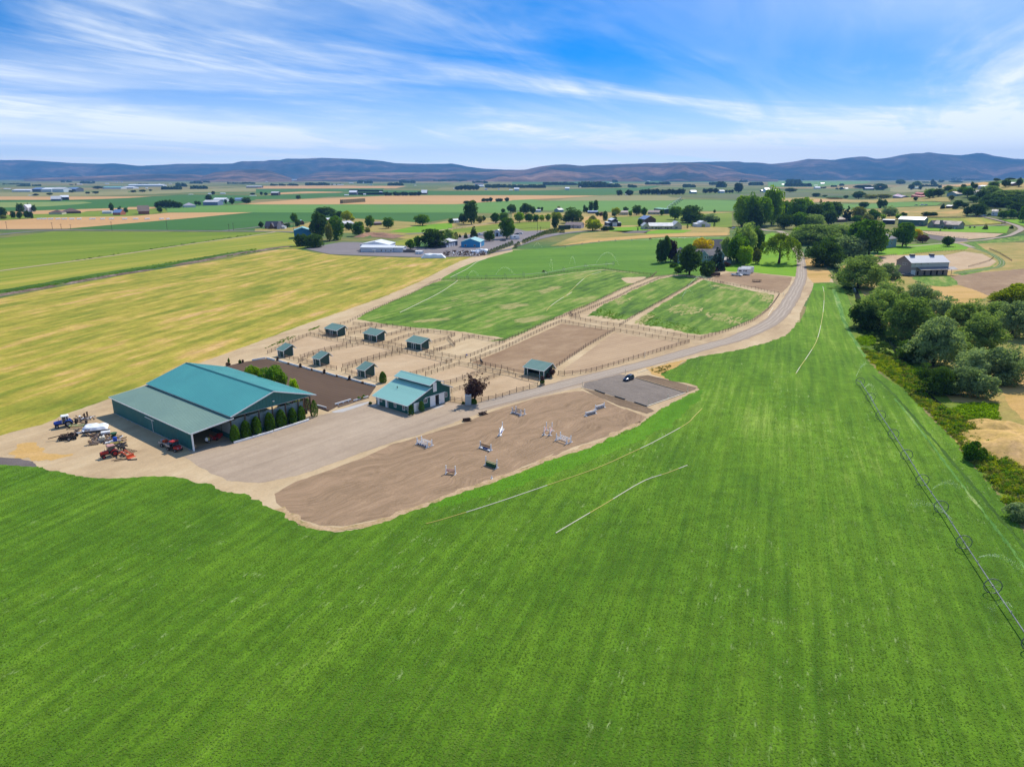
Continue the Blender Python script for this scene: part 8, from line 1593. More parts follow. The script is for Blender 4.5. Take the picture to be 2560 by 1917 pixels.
junk('hay_rake','pale green frame rake behind the disc harrow','rake',('R1',1150,790),.1,[('frame', bars(((-1.5,-.5,.7),(1.5,-.5,.7)),((-1.5,.5,.7),(1.5,.5,.7)),((-1.5,-.5,.7),(-1.5,.5,.7)),((1.5,-.5,.7),(1.5,.5,.7)),((0,-.5,.7),(0,.5,.7)), w=.13), paint('pale_green_paint', sr(180,196,130))),('reel', bars(((-1.4,.1,.4),(1.4,.1,.4)),((-1.4,-.2,.4),(1.4,-.2,.4)), w=.1), M_rust),('wheel', MB().wheel((-1.7,0,.4),.4,.2,14,'x'), M_tyre_),('wheel', MB().wheel((1.7,0,.4),.4,.2,14,'x'), M_tyre_)],1.15)
def tarp(label, p, rz, L, W, H, seed, n=22):
    t=thing('tarpaulin', label, 'tarpaulin', g(*p), rz); vs=[]
    for j in range(n):
        for i in range(n):
            u, v=i/(n - 1)*2 - 1, j/(n - 1)*2 - 1; e=max(abs(u), abs(v)); q=noise.noise(Vector((u*2.2, v*2.2, seed)))
            vs.append((u*L/2*(1+.08*noise.noise(Vector((u*3, v*3, seed+4)))), v*W/2*(1+.08*q), max(.02, H*min(1,(1.02 - e)*3.2)*(.85+.35*q))))
    MB().add(vs, [(j*n+i, j*n+i+1,(j+1)*n+i+1,(j+1)*n+i) for j in range(n - 1) for i in range(n - 1)]).build('sheet', M_tarp, t, True); return t
tarp('white tarpaulin over a low flatbed on the dirt yard',('R1',1860,800), YARD - .45,6.2,4.4,1.05,2)
junk('flatbed','low grey flatbed edge showing under the white tarpaulin','flatbed',('R1',1950,985), YARD - .55,[('deck', boxes((-3,-.5,.5,3,.3,.8)), M_steel),('side_rail', boxes((-3,-.6,.4,3,-.5,.95)), M_blk),('wheel', MB().wheel((-1.5,-.3,.35),.35,.3), M_tyre_),('wheel', MB().wheel((.2,-.3,.35),.35,.3), M_tyre_)])
def pallet(label, p, rz, load=()):
    q=[('board', boxes((-.6,-.5+i*.2,.12,.6,-.36+i*.2,.15)), M_pal) for i in range(6)]+[('runner', boxes((x, -.5,0, x+.1,.5,.12)), M_pal) for x in (-.6,-.05,.5)]
    return junk('pallet', label, 'pallet', p, rz, q+list(load),1.5)
pallet('pallet piled with boards and a carton at the left of the yard junk',('R2',330,700), YARD - .5,[('plank', boxes((-.55,-.4+i*.28,.16+.09*i, .9,-.2+i*.28,.25+.09*i)), M_wood) for i in range(3)]+[('carton', boxes((-.75,-.1,.4,-.3,.35,.8)), M_pal)])
pallet('bare grey pallet lying right of the blue drum',('R2',1340,560), YARD - .4)
pallet('pallet with a white tub behind the grey tank',('R2',760,380), YARD - .4,[('tub', boxes((-.7,-.4,.4,.7,.4,.7)), M_cabw)])
junk('water_tank','white plastic water tank in a cage among the yard junk','tank',('R2',650,600), YARD - .4,[('tank', boxes((-.55,-.5,.15,.55,.5,1.2)), M_pvc),('cage', bars(*[((-.57, y, .15),(-.57, y, 1.2)) for y in (-.5,-.17,.17,.5)], *[((x, -.53,.15),(x, -.53,1.2)) for x in (-.5,-.17,.17,.5)], w=.04), M_steel),('lid', MB().cyl((0,0,1.2),.18,.07,12), M_blk)],1.1)
junk('drum','bright blue plastic drum standing in the yard junk','drum',('R2',1085,625),0,[('barrel', MB().tube([(0,0,0),(0,0,.1),(0,0,.8),(0,0,.9)],[.3,.33,.33,.28],16), M_bluep),('lid', MB().cyl((0,0,.9),.25,.04,14), M_bluep)],1.5)
junk('fertiliser_spreader','green hopper machine behind the blue drum','machine',('R2',1050,480),.5,[('hopper', MB().tube([(0,0,.5),(0,0,1.2)],[.3,.7],8), M_dgrn),('frame', bars(((-.6,-.5,.4),(.8,-.5,.4)),((-.6,.5,.4),(.8,.5,.4)),((.8,0,.4),(1.5,0,.4)), w=.1), M_blk),('wheel', MB().wheel((0,-.7,.3),.3,.2), M_tyre_),('wheel', MB().wheel((0,.7,.3),.3,.2), M_tyre_)],1.2)
junk('blue_panel_stack','flat blue panels lying left of the blue drum','panels',('R2',870,640), YARD - .4,[('panel', boxes((-.9,-.5,0,.9,.5,.12)), M_vio),('panel', boxes((-.7,-.45,.13,1.0,.4,.22)), M_cabw)],1.3)
junk('cultivator','yellow cultivator lying above the red tractor roof','cultivator',('R2',1110,730),.3,[('frame', bars(((-1.2,0,.5),(1.2,0,.5)),((-1,.5,.5),(1,.5,.5)),((-1,0,.5),(-1,.5,.5)),((1,0,.5),(1,.5,.5)), w=.15), M_yel),('tine', bars(*[((x, 0,.5),(x+.15,.1,0)) for x in (-1,-.6,-.2,.2,.6,1)], w=.07), M_yel)],1.2)
junk('plough','black plough behind the red tractor','plough',('R2',1260,880),-.4,[('frame', bars(((-1.3,0,.7),(1.3,0,.7)),((-1.3,.6,.7),(1.3,.6,.7)),((0,0,.7),(0,.6,1.2)), w=.16), M_blk),('share', bars(*[((x, 0,.7),(x+.4,.2,.05)) for x in (-1.1,-.4,.3,1.0)], w=.2), M_blk)],1.3)
junk('loader_arm','orange loader arms with a bucket lying behind the red tractor','loader',('R2',1460,1120),-.42,[('arm', bars(((-1.9,-.5,.5),(-.8,-.5,1.25)),((-.8,-.5,1.25),(1.3,-.5,.5)), w=.2), M_orange),('arm', bars(((-1.9,.5,.5),(-.8,.5,1.25)),((-.8,.5,1.25),(1.3,.5,.5)), w=.2), M_orange),('cross_tube', bars(((-.2,-.5,1.0),(-.2,.5,1.0)),((-1.6,-.5,.6),(-1.6,.5,.6)), w=.14), M_orange),('bucket', MB().prism([(1.2,.05),(2.0,.02),(1.9,.12),(1.35,.2),(1.3,.75),(1.2,.8)],-.9,.9), M_orange)],1.1)
junk('drag_mat','steel drag mat lying flat beside the orange loader arms','drag mat',('R2',1560,930),-.45,[('bar', bars(*[((-1.6, y, .04),(1.6, y, .04)) for y in (-.8,-.4,0,.4,.8)], *[((x, -.8,.07),(x, .8,.07)) for x in (-1.6,-.8,0,.8,1.6)], w=.06), M_rust)],1.1)
for x, y, lab in ((1240,1225,'long grey pipe nearer the red tractor'),(1330,1250,'second long grey pipe below the first'), ): junk('pipe', lab+' on the dirt','pipe',('R2', x, y),.42,[('tube', MB().tube([(-1.8,0,.08),(1.8,0,.08)],.08,8), M_rust)])
junk('hitch_beam','short dark beam on the dirt below the orange bucket','beam',('R2',1680,1240),.2,[('bar', bars(((-.9,0,.15),(1.0,0,.15)),((-.9,0,.15),(-1.1,.4,.15)), w=.2), M_blk)])
for x, y, lab in ((1620,1100,'dark log left of the pallets'),(1290,990,'grey white sheet metal strip under the rake')): junk('scrap_bar', lab, 'scrap',('R1', x, y),.35,[('bar', boxes((-1.8,-.25,0,1.6,.2,.3)), M_blk if 'log' in lab else M_tarp),('bar', boxes((-.8,.3,0,2.0,.5,.2)), M_wood)])
p=A0+E2*1.1+E1*2.2; t=thing('carton_stack','stack of wooden crates just inside the open lean-to','crates', p, YARD)
for i, (x, y, z) in enumerate(((0,0,0),(0,1.2,0),(0,1.2,.9),(.1,2.4,0),(0,2.4,.9))): boxes((x - .4, y - .5, z, x+.5, y+.5, z+.85),(x - .44, y - .5, z+.1, x - .4, y+.5, z+.25),(x+.5, y - .54, z+.5, x+.54, y+.5, z+.65)).build('crate', M_pal, t)
p=A0+E2*5.2+E1*2.8; t=thing('hand_cart','white and yellow loaded hand cart in the mouth of the lean-to','cart', p, 1.0)
boxes((-.7,-.4,.5,.7,.4,.62)).build('tray', M_blk, t); bars(((.7,-.3,.6),(1.3,-.3,1.0)),((.7,.3,.6),(1.3,.3,1.0)),((1.3,-.3,1.0),(1.3,.3,1.0)), w=.05).build('handle', M_steel, t); MB().tube([(-.3,0,.62),(-.3,0,1.2),(-.3,0,1.5)],[.35,.4,.15],10).build('sack', M_tarp, t); MB().tube([(.35,.05,.62),(.35,.05,1.1),(.35,.05,1.3)],[.25,.28,.1],10).build('sack', M_yel, t)
for s in (-1,1): put_wheel(t, (0, s*.48,.3),.3,.12)
junk('mower','red mower in the shade at the back of the lean-to mouth','mower',('w', *(A0+E2*8.0+E1*3.6).xy),1.2,[('deck', boxes((-.9,-.6,.2,.5,.6,.55)), M_red),('hood', boxes((.5,-.35,.3,1.3,.35,.85)), M_red),('handle', bars(((-.9,-.3,.5),(-1.5,-.3,1.4)),((-.9,.3,.5),(-1.5,.3,1.4)), w=.07), M_red),('wheel', MB().wheel((-.6,-.7,.3),.3,.18), M_tyre_),('wheel', MB().wheel((-.6,.7,.3),.3,.18), M_tyre_)],1.3)

r=random.Random(12); m=MB()
for z, x0, x1, y0, y1, n in (('R1',1000,1900,380,520,40),('R1',1000,1500,900,1020,26),('R1',1550,2150,1000,1200,44),('R2',200,900,380,700,70),('R2',800,1300,420,640,40),('R2',1000,1350,700,820,20),('R2',1250,1450,1000,1150,12)):
    for i in range(n):
        p=g(z, r.uniform(x0, x1), r.uniform(y0, y1)); s_=r.uniform(.25,1.0); m.m=r.choice((0,0,1,2,3,3,4)); q=Vector((p.x, p.y, r.uniform(.05,.4))); a=r.uniform(0,3.14); m.bar(q, q+Vector((math.cos(a), math.sin(a), r.uniform(-.1,.35)))*s_*1.5, r.uniform(.08,.4), r.uniform(.05,.25))
tag(m.build('scrap_heap',[M_rust, M_blk, M_tarp, M_wood, M_pal]),'loose boards, bars and scrap strewn between the yard machines', None, None, 'stuff')

# --- show jumps
def jump(label, ends, h, oxer, fill, pole, cat='jump', hp=None):
    a, b=g('R6', *ends[0]), g('R6', *ends[1]); L=(b - a).length; t=thing('show_jump', label, cat, a, face(a, b),'show jumps in the sand arena')
    rows=(0,1.5) if oxer else (0,)
    for y in rows:
        for x in (0, L):
            m=MB(); m.box(x - .1, y - .1,0, x+.1, y+.1, h); s=m.build('standard', M_white, t); m=MB(); m.box(x - .1, y - .65,0, x+.1, y+.65,.12); m.bar((x, y - .5,.1),(x, y - .06,.6),.07); m.bar((x, y+.5,.1),(x, y+.06,.6),.07); m.build('foot', M_white, s)
        for z in ([.55,.85,1.1] if not oxer else [.75,1.1]): m=MB(); m.tube([(.05, y, z),(L/2, y, z - .02),(L - .05, y, z)],.085,8); m.build('pole', pole, t)
    if fill == 'wall': boxes((.25,-.3,0, L - .25,.3,.95)).build('wall_panel', M_dgrn, t); boxes((.2,-.36,.95, L - .2,.36,1.06)).build('wall_cap', M_straw_p, t)
    elif fill == 'blue':
        boxes((.15,-.06,.06, L - .15,-.0,.5)).build('filler', M_white, t)
        for i in range(4): boxes((.35+i*(L - .5)/4,-.1,.1,.35+(i+.55)*(L - .5)/4,-.062,.46)).build('blue_block', M_vio, t)
    elif fill == 'box': boxes((.2,-.35,0, L - .2,.35,.12),(.2,.3,.12, L - .2,.35,.4)).build('box_filler', M_white, t); boxes((L*.3,-.3,.13, L*.7,.25,.42)).build('liverpool', M_vio, t)
    elif fill == 'cross':
        for u, v in ((.1, L - .1),(L - .1,.1)): MB().tube([(u, .12 if u < 1 else -.12,.75),(v, .12 if u < 1 else -.12,.08)],.06,8).build('cross_pole', M_dred, t)
    elif fill == 'gate':
        boxes((.1,-.05,.15, L - .1,0,.75)).build('gate_panel', M_dred if 'brown' in label else M_wood, t); boxes((.06,-.08,.75, L - .06,.03,.88),(.06,-.08,.05, L - .06,.03,.15)).build('gate_frame', M_white, t)
    return t
M_straw_p=paint('straw_wall_cap', sr(176,176,116),.8)
jump('white oxer with four standards and a blue filler nearest the gravel yard',((72,552),(215,602)),1.75,1,'blue', M_white)
jump('oxer with four standards and blue checker filler at the top of the arena',((1385,122),(1505,163)),1.7,1,'blue', M_gcar)
jump('narrow white jump seen end-on in the middle of the arena',((1212,440),(1250,352)),2.2,0,'box', M_white)
jump('jump with brown poles over a white box filler',((945,598),(1092,646)),1.7,0,'box', M_dred)
jump('dark green wall jump with tall white standards',((1022,838),(1174,890)),2.2,0,'wall', M_gcar)
jump('pink topped jump with crossed brown poles nearest the alfalfa',((472,958),(600,970)),2.0,0,'cross', M_pink)
jump('tall narrow pink and white jump right of the arena middle',((1905,436),(1935,372)),2.4,1,'blue', M_pink)
jump('long white oxer beside the tall narrow jump',((1995,500),(2140,552)),1.9,1,'', M_white)
a=pix('H',1785,298); Q=lambda x, y: ((pix('H', x, y)[0] - 1030)*5.53,(pix('H', x, y)[1] - 1010)*5.53)
jump('white framed jump with a brown gate panel',(Q(1785,296), Q(1875,272)),1.3,0,'gate', M_white); jump('white framed jump with a grey gate panel next to the parking lot',(Q(1875,238), Q(1955,215)),1.5,0,'gate', M_white)
junk('traffic_cone','little white cone at the lower edge of the sand arena','cone',('H',920,870),0,[('cone', MB().tube([(0,0,.05),(0,0,.75)],[.2,.04],12), M_white),('base', boxes((-.25,-.25,0,.25,.25,.05)), M_white)])
for x, y, lab, sd in ((690,338,'pile of dark split logs at the arena edge below the stable',1),(838,280,'second pile of dark logs at the arena edge, nearer the road',2)):
    t=thing('log_pile', lab, 'log pile', g('H', x, y),.4*sd); r=random.Random(sd)
    for i in range(9): z=.18+.3*(i // 4); MB().tube([(-.9+r.uniform(-.3,.3),-.7+.42*(i % 4)+.2*(i // 4), z),(.9+r.uniform(-.3,.3),-.7+.42*(i % 4)+r.uniform(-.1,.1)+.2*(i // 4), z)], r.uniform(.13,.2),8).build('log', M_dred, t)

# --- arena rails, kerbs, posts
def plank(name, label, cat, a, b, h, w_, m, grp=None, feet=0, z0=0.0):
    a, b=g(*a), g(*b); L=(b - a).length; t=thing(name, label, cat, a, face(a, b), grp); MB().box(0,-w_/2, z0, L, w_/2, z0+h).build('board', m, t)
    boxes((0,-w_/2 - .03, z0+h, L, w_/2+.03, z0+h+.04)).build('cap', m, t)
    for i in range(feet): x=L*(i+.5)/feet; boxes((x - .1,-.25,0, x+.1,.25, max(.08, z0))).build('foot', m, t)
ORD='first second third fourth fifth sixth seventh eighth ninth tenth'.split()
for i, (a, b) in enumerate((((205,690),(300,715)),((340,720),(440,750)),((460,755),(562,783)),((592,785),(695,820)),((712,820),(825,850)),((858,855),(972,890)),((987,888),(1110,922)),((1135,925),(1258,962)),((1282,968),(1415,1000)))): plank('arena_rail','%s white rail of the dressage arena long side, counted from its far corner' % ORD[i],'rail',('J', *a),('J', *b),.5,.14, M_white, 'white dressage arena rails',2)
plank('arena_rail','long white rail on the far short side of the dressage arena','rail',('J',45,716),('J',195,690),.5,.14, M_white, 'white dressage arena rails',3)
plank('arena_rail','raised white rail on feet at the arena entrance','rail',('R8',1015,990),('R8',1310,900),.3,.2, M_white, 'white dressage arena rails',3,.35); plank('arena_rail','short white rail right of the barn evergreens','rail',('R8',685,992),('R8',855,1040),.4,.14, M_white, 'white dressage arena rails',2); plank('arena_rail','white rail nearest the stable between the bushes','rail',('R8',1355,905),('R8',1630,826),.35,.14, M_white, 'white dressage arena rails',3)
plank('timber','long timber edging below the raised white rail','timber',('R8',1070,1022),('R8',1350,934),.25,.25, M_wood); plank('timber','timber edging below the short white rail','timber',('R8',700,1022),('R8',890,1088),.3,.3, M_dred); plank('timber','timber edging leading to the stable','timber',('R8',1360,930),('R8',1640,845),.2,.2, M_wood)
for i, (x, y, pl) in enumerate(((328,716,1),(450,752,0),(580,786,1),(704,818,0),(845,853,1),(980,888,0),(1124,925,1),(1270,964,0))):
    t=thing('flower_box','%s brown flower box along the dressage arena, counted from its far corner' % ORD[i],'planter', g('J', x, y), YARD+R(90),'brown flower boxes of the dressage arena'); boxes((-.6,-.25,0,.6,.25,.45),(-.65,-.3,.4,.65,.3,.47)).build('box', M_dred, t)
    if pl: link('plant', lib('bush',700)[0][0], t, scale=(1.0,.8,1.1), loc=(0,0,.42)).material_slots[0].link='OBJECT'; t.children[-1].material_slots[0].material=ML['brown']
plank('parking_kerb','white pipe kerb before the first barn evergreens','kerb',('F',765,1028),('F',1172,910),.45,.3, M_white, 'white kerbs before the barn',4); plank('parking_kerb','white pipe kerb before the last barn evergreens','kerb',('F',1180,906),('F',1543,790),.45,.3, M_white, 'white kerbs before the barn',4)
for i, (a, b) in enumerate((((912,795),(1002,828)),((1096,853),(1188,882)),((1278,908),(1386,944)))): plank('railway_sleeper','%s black sleeper between parking lot and sand arena, counted from the road' % ORD[i],'sleeper',('I', *a),('I', *b),.3,.35, M_blk, 'black sleepers of the parking lot')
plank('edge_board','pale board edging behind the dark blue car','board',('I',1285,682),('I',1745,818),.22,.14, M_frail2); plank('edge_board','white board edging on the alfalfa side of the parking lot','board',('I',1392,946),('I',1748,822),.2,.16, M_pvc); plank('edge_board','white pipe lying along the road by the dark blue car','board',('I',1305,637),('I',1585,542),.12,.12, M_pvc); plank('edge_board','white pipe lying beside the curved road fence','board',('L',1918,845),('L',1965,768),.12,.14, M_pvc)
for z, x, y, h, lab in (('I',795,770,2.0,'white marker post at the parking lot entrance'),('I',1192,648,1.9,'white marker post behind the dark blue car'),('I',1370,490,2.3,'white gate post at the harrowed paddock fence'),('I',1404,938,2.1,'white post at the end of the last black sleeper'),('I',1583,868,1.3,'short white post halfway along the white board edging'),('I',1765,805,1.7,'white post at the outer corner of the parking lot'),('R7',2180,1240,2.2,'white post at the stock yard corner by the road'),('M',220,650,3.6,'tall white post on the road verge by the slim evergreen'),('M',208,655,2.4,'orange banded post beside the tall white one')):
    junk('marker_post', lab, 'post',(z, x, y),0,[('shaft', MB().tube([(0,0,0),(0,0, h)],.09,10), M_orange if 'orange' in lab else M_pvc),('base', boxes((-.22,-.22,0,.22,.22,.08)), M_pvc)])
junk('utility_cabinet','white steel cabinet under the plum tree by the stable','cabinet',('G',1672,850), YARD - .9,[('body', boxes((0,0,.15,1.75,1.5,3.1)), M_greyt),('roof', boxes((-.08,-.08,3.1,1.83,1.58,3.22)), M_white),('door', boxes((.15,-.04,.3,1.6,0,2.9)), M_greyt),('plinth', boxes((-.05,-.05,0,1.8,1.55,.15)), M_wood)])
t=thing('barrel_planter','half barrel planter with green and plum shrubs at the road fence end','planter', g('I',428,745)); MB().tube([(0,0,0),(0,0,.35),(0,0,.6)],[.75,.9,.85],16).build('barrel', M_frail2, t)
for m, s, z in (('thuja',(1.7,1.7,1.4),.5),('plum',(1.5,1.5,1.6),1.5)): q=link('shrub', lib('bush',2200)[0][1], t, scale=s, loc=(0,0, z)); q.material_slots[0].link='OBJECT'; q.material_slots[0].material=ML[m]
junk('feed_bucket','blue feed bag hanging on the corner pen fence','bucket',('R4',130,400),.6,[('bag', MB().tube([(0,0,.35),(0,0,.6),(0,0,1.0)],[.2,.32,.26],10), M_bluep),('strap', bars(((0,0,1.0),(0,0,1.3)), w=.04), M_blk)])
junk('hay_feeder','round metal hay feeder on the stock yard','feeder',('S5',1545,892),.1,[('hoop', MB().tube([(math.cos(a)*3, math.sin(a)*1.6, z) for a in [k*math.pi/10 for k in range(21)]],.05,6), M_rust) for z in (.3,.9,1.5)]+[('upright', bars(*[((math.cos(a)*3, math.sin(a)*1.6,0),(math.cos(a)*3, math.sin(a)*1.6,1.5)) for a in [k*math.pi/5 for k in range(10)]], w=.06), M_rust),('hay', boxes((-2.2,-.5,0,2.2,.5,.5)), M_rust)])
junk('wood_trailer','dark red box trailer under the trees at the stock yard','trailer',('S5',905,808),0,[('box', boxes((-2.5,0,.5,3.5,2.4,2.6)), M_rust),('drawbar', bars(((3.5,1.2,.5),(5,1.2,.4)), w=.15), M_blk),('wheel', MB().wheel((0,.1,.45),.45,.25), M_tyre_),('wheel', MB().wheel((0,2.3,.45),.45,.25), M_tyre_)])

# --- the dark horse at the aisle crossing
def horse():
    p=g('R4',800,768); t=thing('horse','dark horse standing at the fence of the brown paddock','horse', p, math.pi*.62); t.scale=(1.15,)*3
    V=[(-.62,0,1.36),(-.25,0,1.34),(.2,0,1.33),(.55,0,1.38),(.8,0,1.62),(1.05,0,1.88),(1.28,0,1.86),(1.52,0,1.66),(-.78,0,1.34),(-.92,0,1.1),(-.95,0,.7)]; E=[(0,1),(1,2),(2,3),(3,4),(4,5),(5,6),(6,7),(0,8),(8,9),(9,10)]; Rr=[.27,.29,.28,.26,.19,.14,.13,.08,.09,.07,.05]
    for s in (-1,1):
        n=len(V); V += [(.5, s*.17,1.05),(.54, s*.17,.58),(.52, s*.17,.12),(.58, s*.17,.03),(-.6, s*.18,1.02),(-.52, s*.18,.8),(-.72, s*.18,.55),(-.66, s*.18,.12),(-.6, s*.18,.03)]; E += [(3, n),(n, n+1),(n+1, n+2),(n+2, n+3),(0, n+4),(n+4, n+5),(n+5, n+6),(n+6, n+7),(n+7, n+8)]; Rr += [.12,.07,.05,.07,.17,.12,.075,.05,.07]
        n=len(V); V += [(1.12, s*.07,2.02)]; E += [(5, n)]; Rr += [.04]
    me=bpy.data.meshes.new('body'); me.from_pydata(V, E, []); me.materials.append(M_navyh); o=link('body', me, t); sk=o.modifiers.new('skin','SKIN')
    for i, q in enumerate(me.skin_vertices[0].data if me.skin_vertices else []): q.radius=(Rr[i], Rr[i]); q.use_root=i == 0
    o.modifiers.new('round','SUBSURF').levels=1; o.modifiers['round'].render_levels=2; return me, Rr
def skin_layer():
    me, Rr=horse()
    if not me.skin_vertices:
        o=[x for x in bpy.data.objects if x.data is me][0]; b=bmesh.new(); b.from_mesh(me); ly=b.verts.layers.skin.verify()
        for i, v in enumerate(b.verts): v[ly].radius=(Rr[i], Rr[i]); v[ly].use_root=i == 0
        b.to_mesh(me); b.free()
skin_layer()

# --- irrigation
def hose(label, pts, r=.10, cols='wy', grp='irrigation hoses lying in the grass'):
    P=curve_pts([g(*p)+Vector((0,0,.09)) for p in pts],8); t=thing('irrigation_hose', label, 'hose', P[0],0, grp); n=6
    for i in range(0, len(P) - 1, n): MB().tube([p - P[0] for p in P[i:i+n+1]], r, 6).build('hose_section', M_pvc if cols[(i // n) % len(cols)] == 'w' else M_yel, t)
hose('long yellow and white hose curving through the alfalfa below the arena',[('H',315,1290),('H',480,1246),('H',930,1106),('H',1430,936),('H',1880,780),('I',1270,1362),('I',1480,1260),('I',1750,1110),('I',1830,1035),('I',1900,965)], cols='yywwy')
hose('shorter white hose lying alone in the alfalfa',[('H',1510,1375),('H',1720,1250),('H',1950,1115),('W',1388,1040),('W',1440,1022),('W',1484,1005)], cols='wwy')
hose('pale hose running up the alfalfa strip beside the creek wood',[('N',225,65),('N',238,140),('N',232,280),('N',205,450),('N',160,610),('N',70,760),('N',0,860),('W',1718,808)],.11,'wy')
hose('curved pale hose in the right half of the big pasture',[('K',1865,655),('K',1930,590),('K',2100,480),('L',60,660),('L',180,540),('L',260,480),('L',380,440)],.13,'yw')
hose('white pipe line slanting across the left corner of the big pasture',[('K',515,670),('K',680,590),('K',850,505),('K',950,445),('K',1050,375)],.13,'w'); hose('white pipe line at the left edge of the upper pasture',[('K',980,345),('K',1130,270),('K',1230,202),('K',1310,175)],.15,'w')
def wheel_line(label, wh, r, ends, mover=None, spokes=8):
    P=[g(z, x, y, r) for z, x, y in wh]; o=Vector((P[0].x, P[0].y, 0)); t=thing('wheel_line', label, 'sprinkler', o, 0,'wheel line sprinklers'); q=[g(z, x, y, r) for z, x, y in ends]; a=q[0]; b=q[-1]
    MB().tube([p - o for p in sorted(P+q, key=lambda p: (p - a).length)],.10,8).build('pipe', M_alu, t); d=(b - a).normalized(); sd_=Vector((-d.y, d.x, 0)); w0=None
    m=MB(); n=20
    for k in range(n): a0, a1=2*math.pi*k/n, 2*math.pi*(k+1)/n; m.bar((0, r*math.cos(a0), r*math.sin(a0)),(0, r*math.cos(a1), r*math.sin(a1)),.14,.05,(1,0,0))
    s=MB()
    for k in range(spokes): a0=2*math.pi*k/spokes; s.bar((0,0,0),(0, r*math.cos(a0), r*math.sin(a0)),.03)
    s.cyl((-.1,0,0),.16,.2,10,'x'); W0=m.mesh('wheel',[M_alu]); S0_=s.mesh('spokes',[M_alu]); rz=math.atan2(d.y, d.x)
    for p in P: w_=link('wheel', W0, t, loc=p - o, rot=(random.uniform(0,1),0, rz)); link('spokes', S0_, w_)
    for i in range(len(P) - 1): c=(P[i]+P[i+1])/2 - o; MB().tube([c, c+Vector((0,0,.4))],.05,6).build('sprinkler_head', M_steel, t)
    if mover: c=g(*mover) - o; boxes((c.x - 1.2, c.y - .5,.5, c.x+1.2, c.y+.5,1.1),(c.x - .5, c.y - .4,1.1, c.x+.5, c.y+.4,1.6)).build('drive_unit', M_rust, t)
    return t
wheel_line('wheel line sprinkler crossing the alfalfa beside the creek',[('O',300,310),('O',385,440),('O',470,590),('O',575,745),('O',685,915),('O',815,1125),('P',800,275),('P',1035,640),('P',1335,1095),('P',1740,1690)],1.3,[('O',262,298),('P',1900,1940)])
wheel_line('wheel line sprinkler standing along the top fence of the big pasture',[('K',1035,340),('K',1140,338),('K',1312,334),('K',1485,328),('K',1655,318),('K',1865,302),('K',2025,270),('L',235,385),('L',430,370),('L',492,366)],1.5,[('K',985,342),('L',500,366)],('K',1840,300))
wheel_line('far wheel line sprinkler between upper pasture and dry field',[('L',45,210),('L',205,184),('L',360,164),('L',510,153),('L',660,147),('L',830,142),('L',980,132),('L',1137,128),('L',1300,124)],1.3,[('L',-60,225),('L',1480,124)],('L',830,142))
def pivot():
    T_=[g('Q6', x, y) for x, y in ((455,1058),(490,1000),(545,960),(590,925),(625,895),(660,872),(690,848),(715,830))]; o=T_[0]; t=thing('pivot_sprinkler','long centre pivot sprinkler on wheeled towers beside the green roofed barn','sprinkler', o)
    for i, p in enumerate(T_): c=p - o; m=MB(); m.bar(c+Vector((-4,0,0)), c+Vector((0,0,7)),.5); m.bar(c+Vector((4,0,0)), c+Vector((0,0,7)),.5); m.bar(c+Vector((-4,0,1)), c+Vector((4,0,1)),.5); m.build('tower', M_alu, t); q=MB(); q.wheel(c+Vector((-4,0,1)),1,.6); q.wheel(c+Vector((4,0,1)),1,.6); q.build('wheel_pair', M_tyre_, t)
    for a, b in zip(T_, T_[1:]): a, b=a - o, b - o; MB().tube([a+(b - a)*k/6+Vector((0,0,7+2.5*math.sin(math.pi*k/6))) for k in range(7)],.45,6).build('span_pipe', M_alu, t); MB().tube([a+(b - a)*k/6+Vector((0,0,7 - .6*math.sin(math.pi*k/6))) for k in range(7)],.15,5).build('truss_rod', M_alu, t)
pivot()
M_spray=leaf('water_spray',(.75,.8,.85),(.9,.92,.95),.5, nscale=1)
def spray(label, a, b, h, seed=0, n=500, wd=.5, r=.035):
    n=int(n*.55)
    q=np.random.default_rng(seed); A=g(*a); B=g(*b); A.z=1.4; t=q.uniform(0,1, n) ** 1.4; s=wd*(.1+t*1.6)
    C=np.stack([A.x+(B.x - A.x)*t, A.y+(B.y - A.y)*t, A.z*(1 - t)+4*h*t*(1 - t)],1)+q.normal(size=(n, 3))*s[:, None]*np.array([.35,.35,.4]); C[:, 2]=np.maximum(C[:, 2],.1)
    V=(C[:, None, :]+np.array([(0,0,1.4),(1,0,-.5),(-.5,.87,-.5),(0,0,1.4),(-.5,.87,-.5),(-.5,-.87,-.5),(0,0,1.4),(-.5,-.87,-.5),(1,0,-.5)])[None]*(r*q.uniform(.6,1.5, n))[:, None, None])
    o=link('sprinkler_spray', quads_mesh('sprinkler_spray', V.reshape(-1,3).astype(np.float32),3,[M_spray])); tag(o, label, None, None, 'stuff')
for i, (a, b, h, n, r) in enumerate(((('O',262,298),('O',345,165),1.2,700,.04),(('O',328,405),('O',425,415),2.2,500,.04),(('O',375,455),('O',410,540),1.0,300,.04),(('P',702,150),('P',990,90),1.5,700,.03),(('P',895,470),('P',480,260),1.6,900,.03),(('P',1175,870),('P',1650,960),1.5,900,.03),(('P',1515,1395),('P',1290,1350),1.2,300,.03),(('L',1128,690),('L',1400,590),9,1400,.075),(('L',1130,690),('L',1235,675),3.5,300,.06),(('L',330,385),('L',540,380),9,900,.08),(('L',140,395),('L',85,375),6,300,.08),(('K',1922,300),('K',1895,285),8,300,.09),(('K',1400,335),('K',1570,325),5,500,.09),(('K',1150,338),('K',1240,336),3,300,.09),(('C',185,868),('C',255,862),4,200,.09))): spray('arc of water thrown by an irrigation sprinkler', a, b, h, i, n, .7, r)
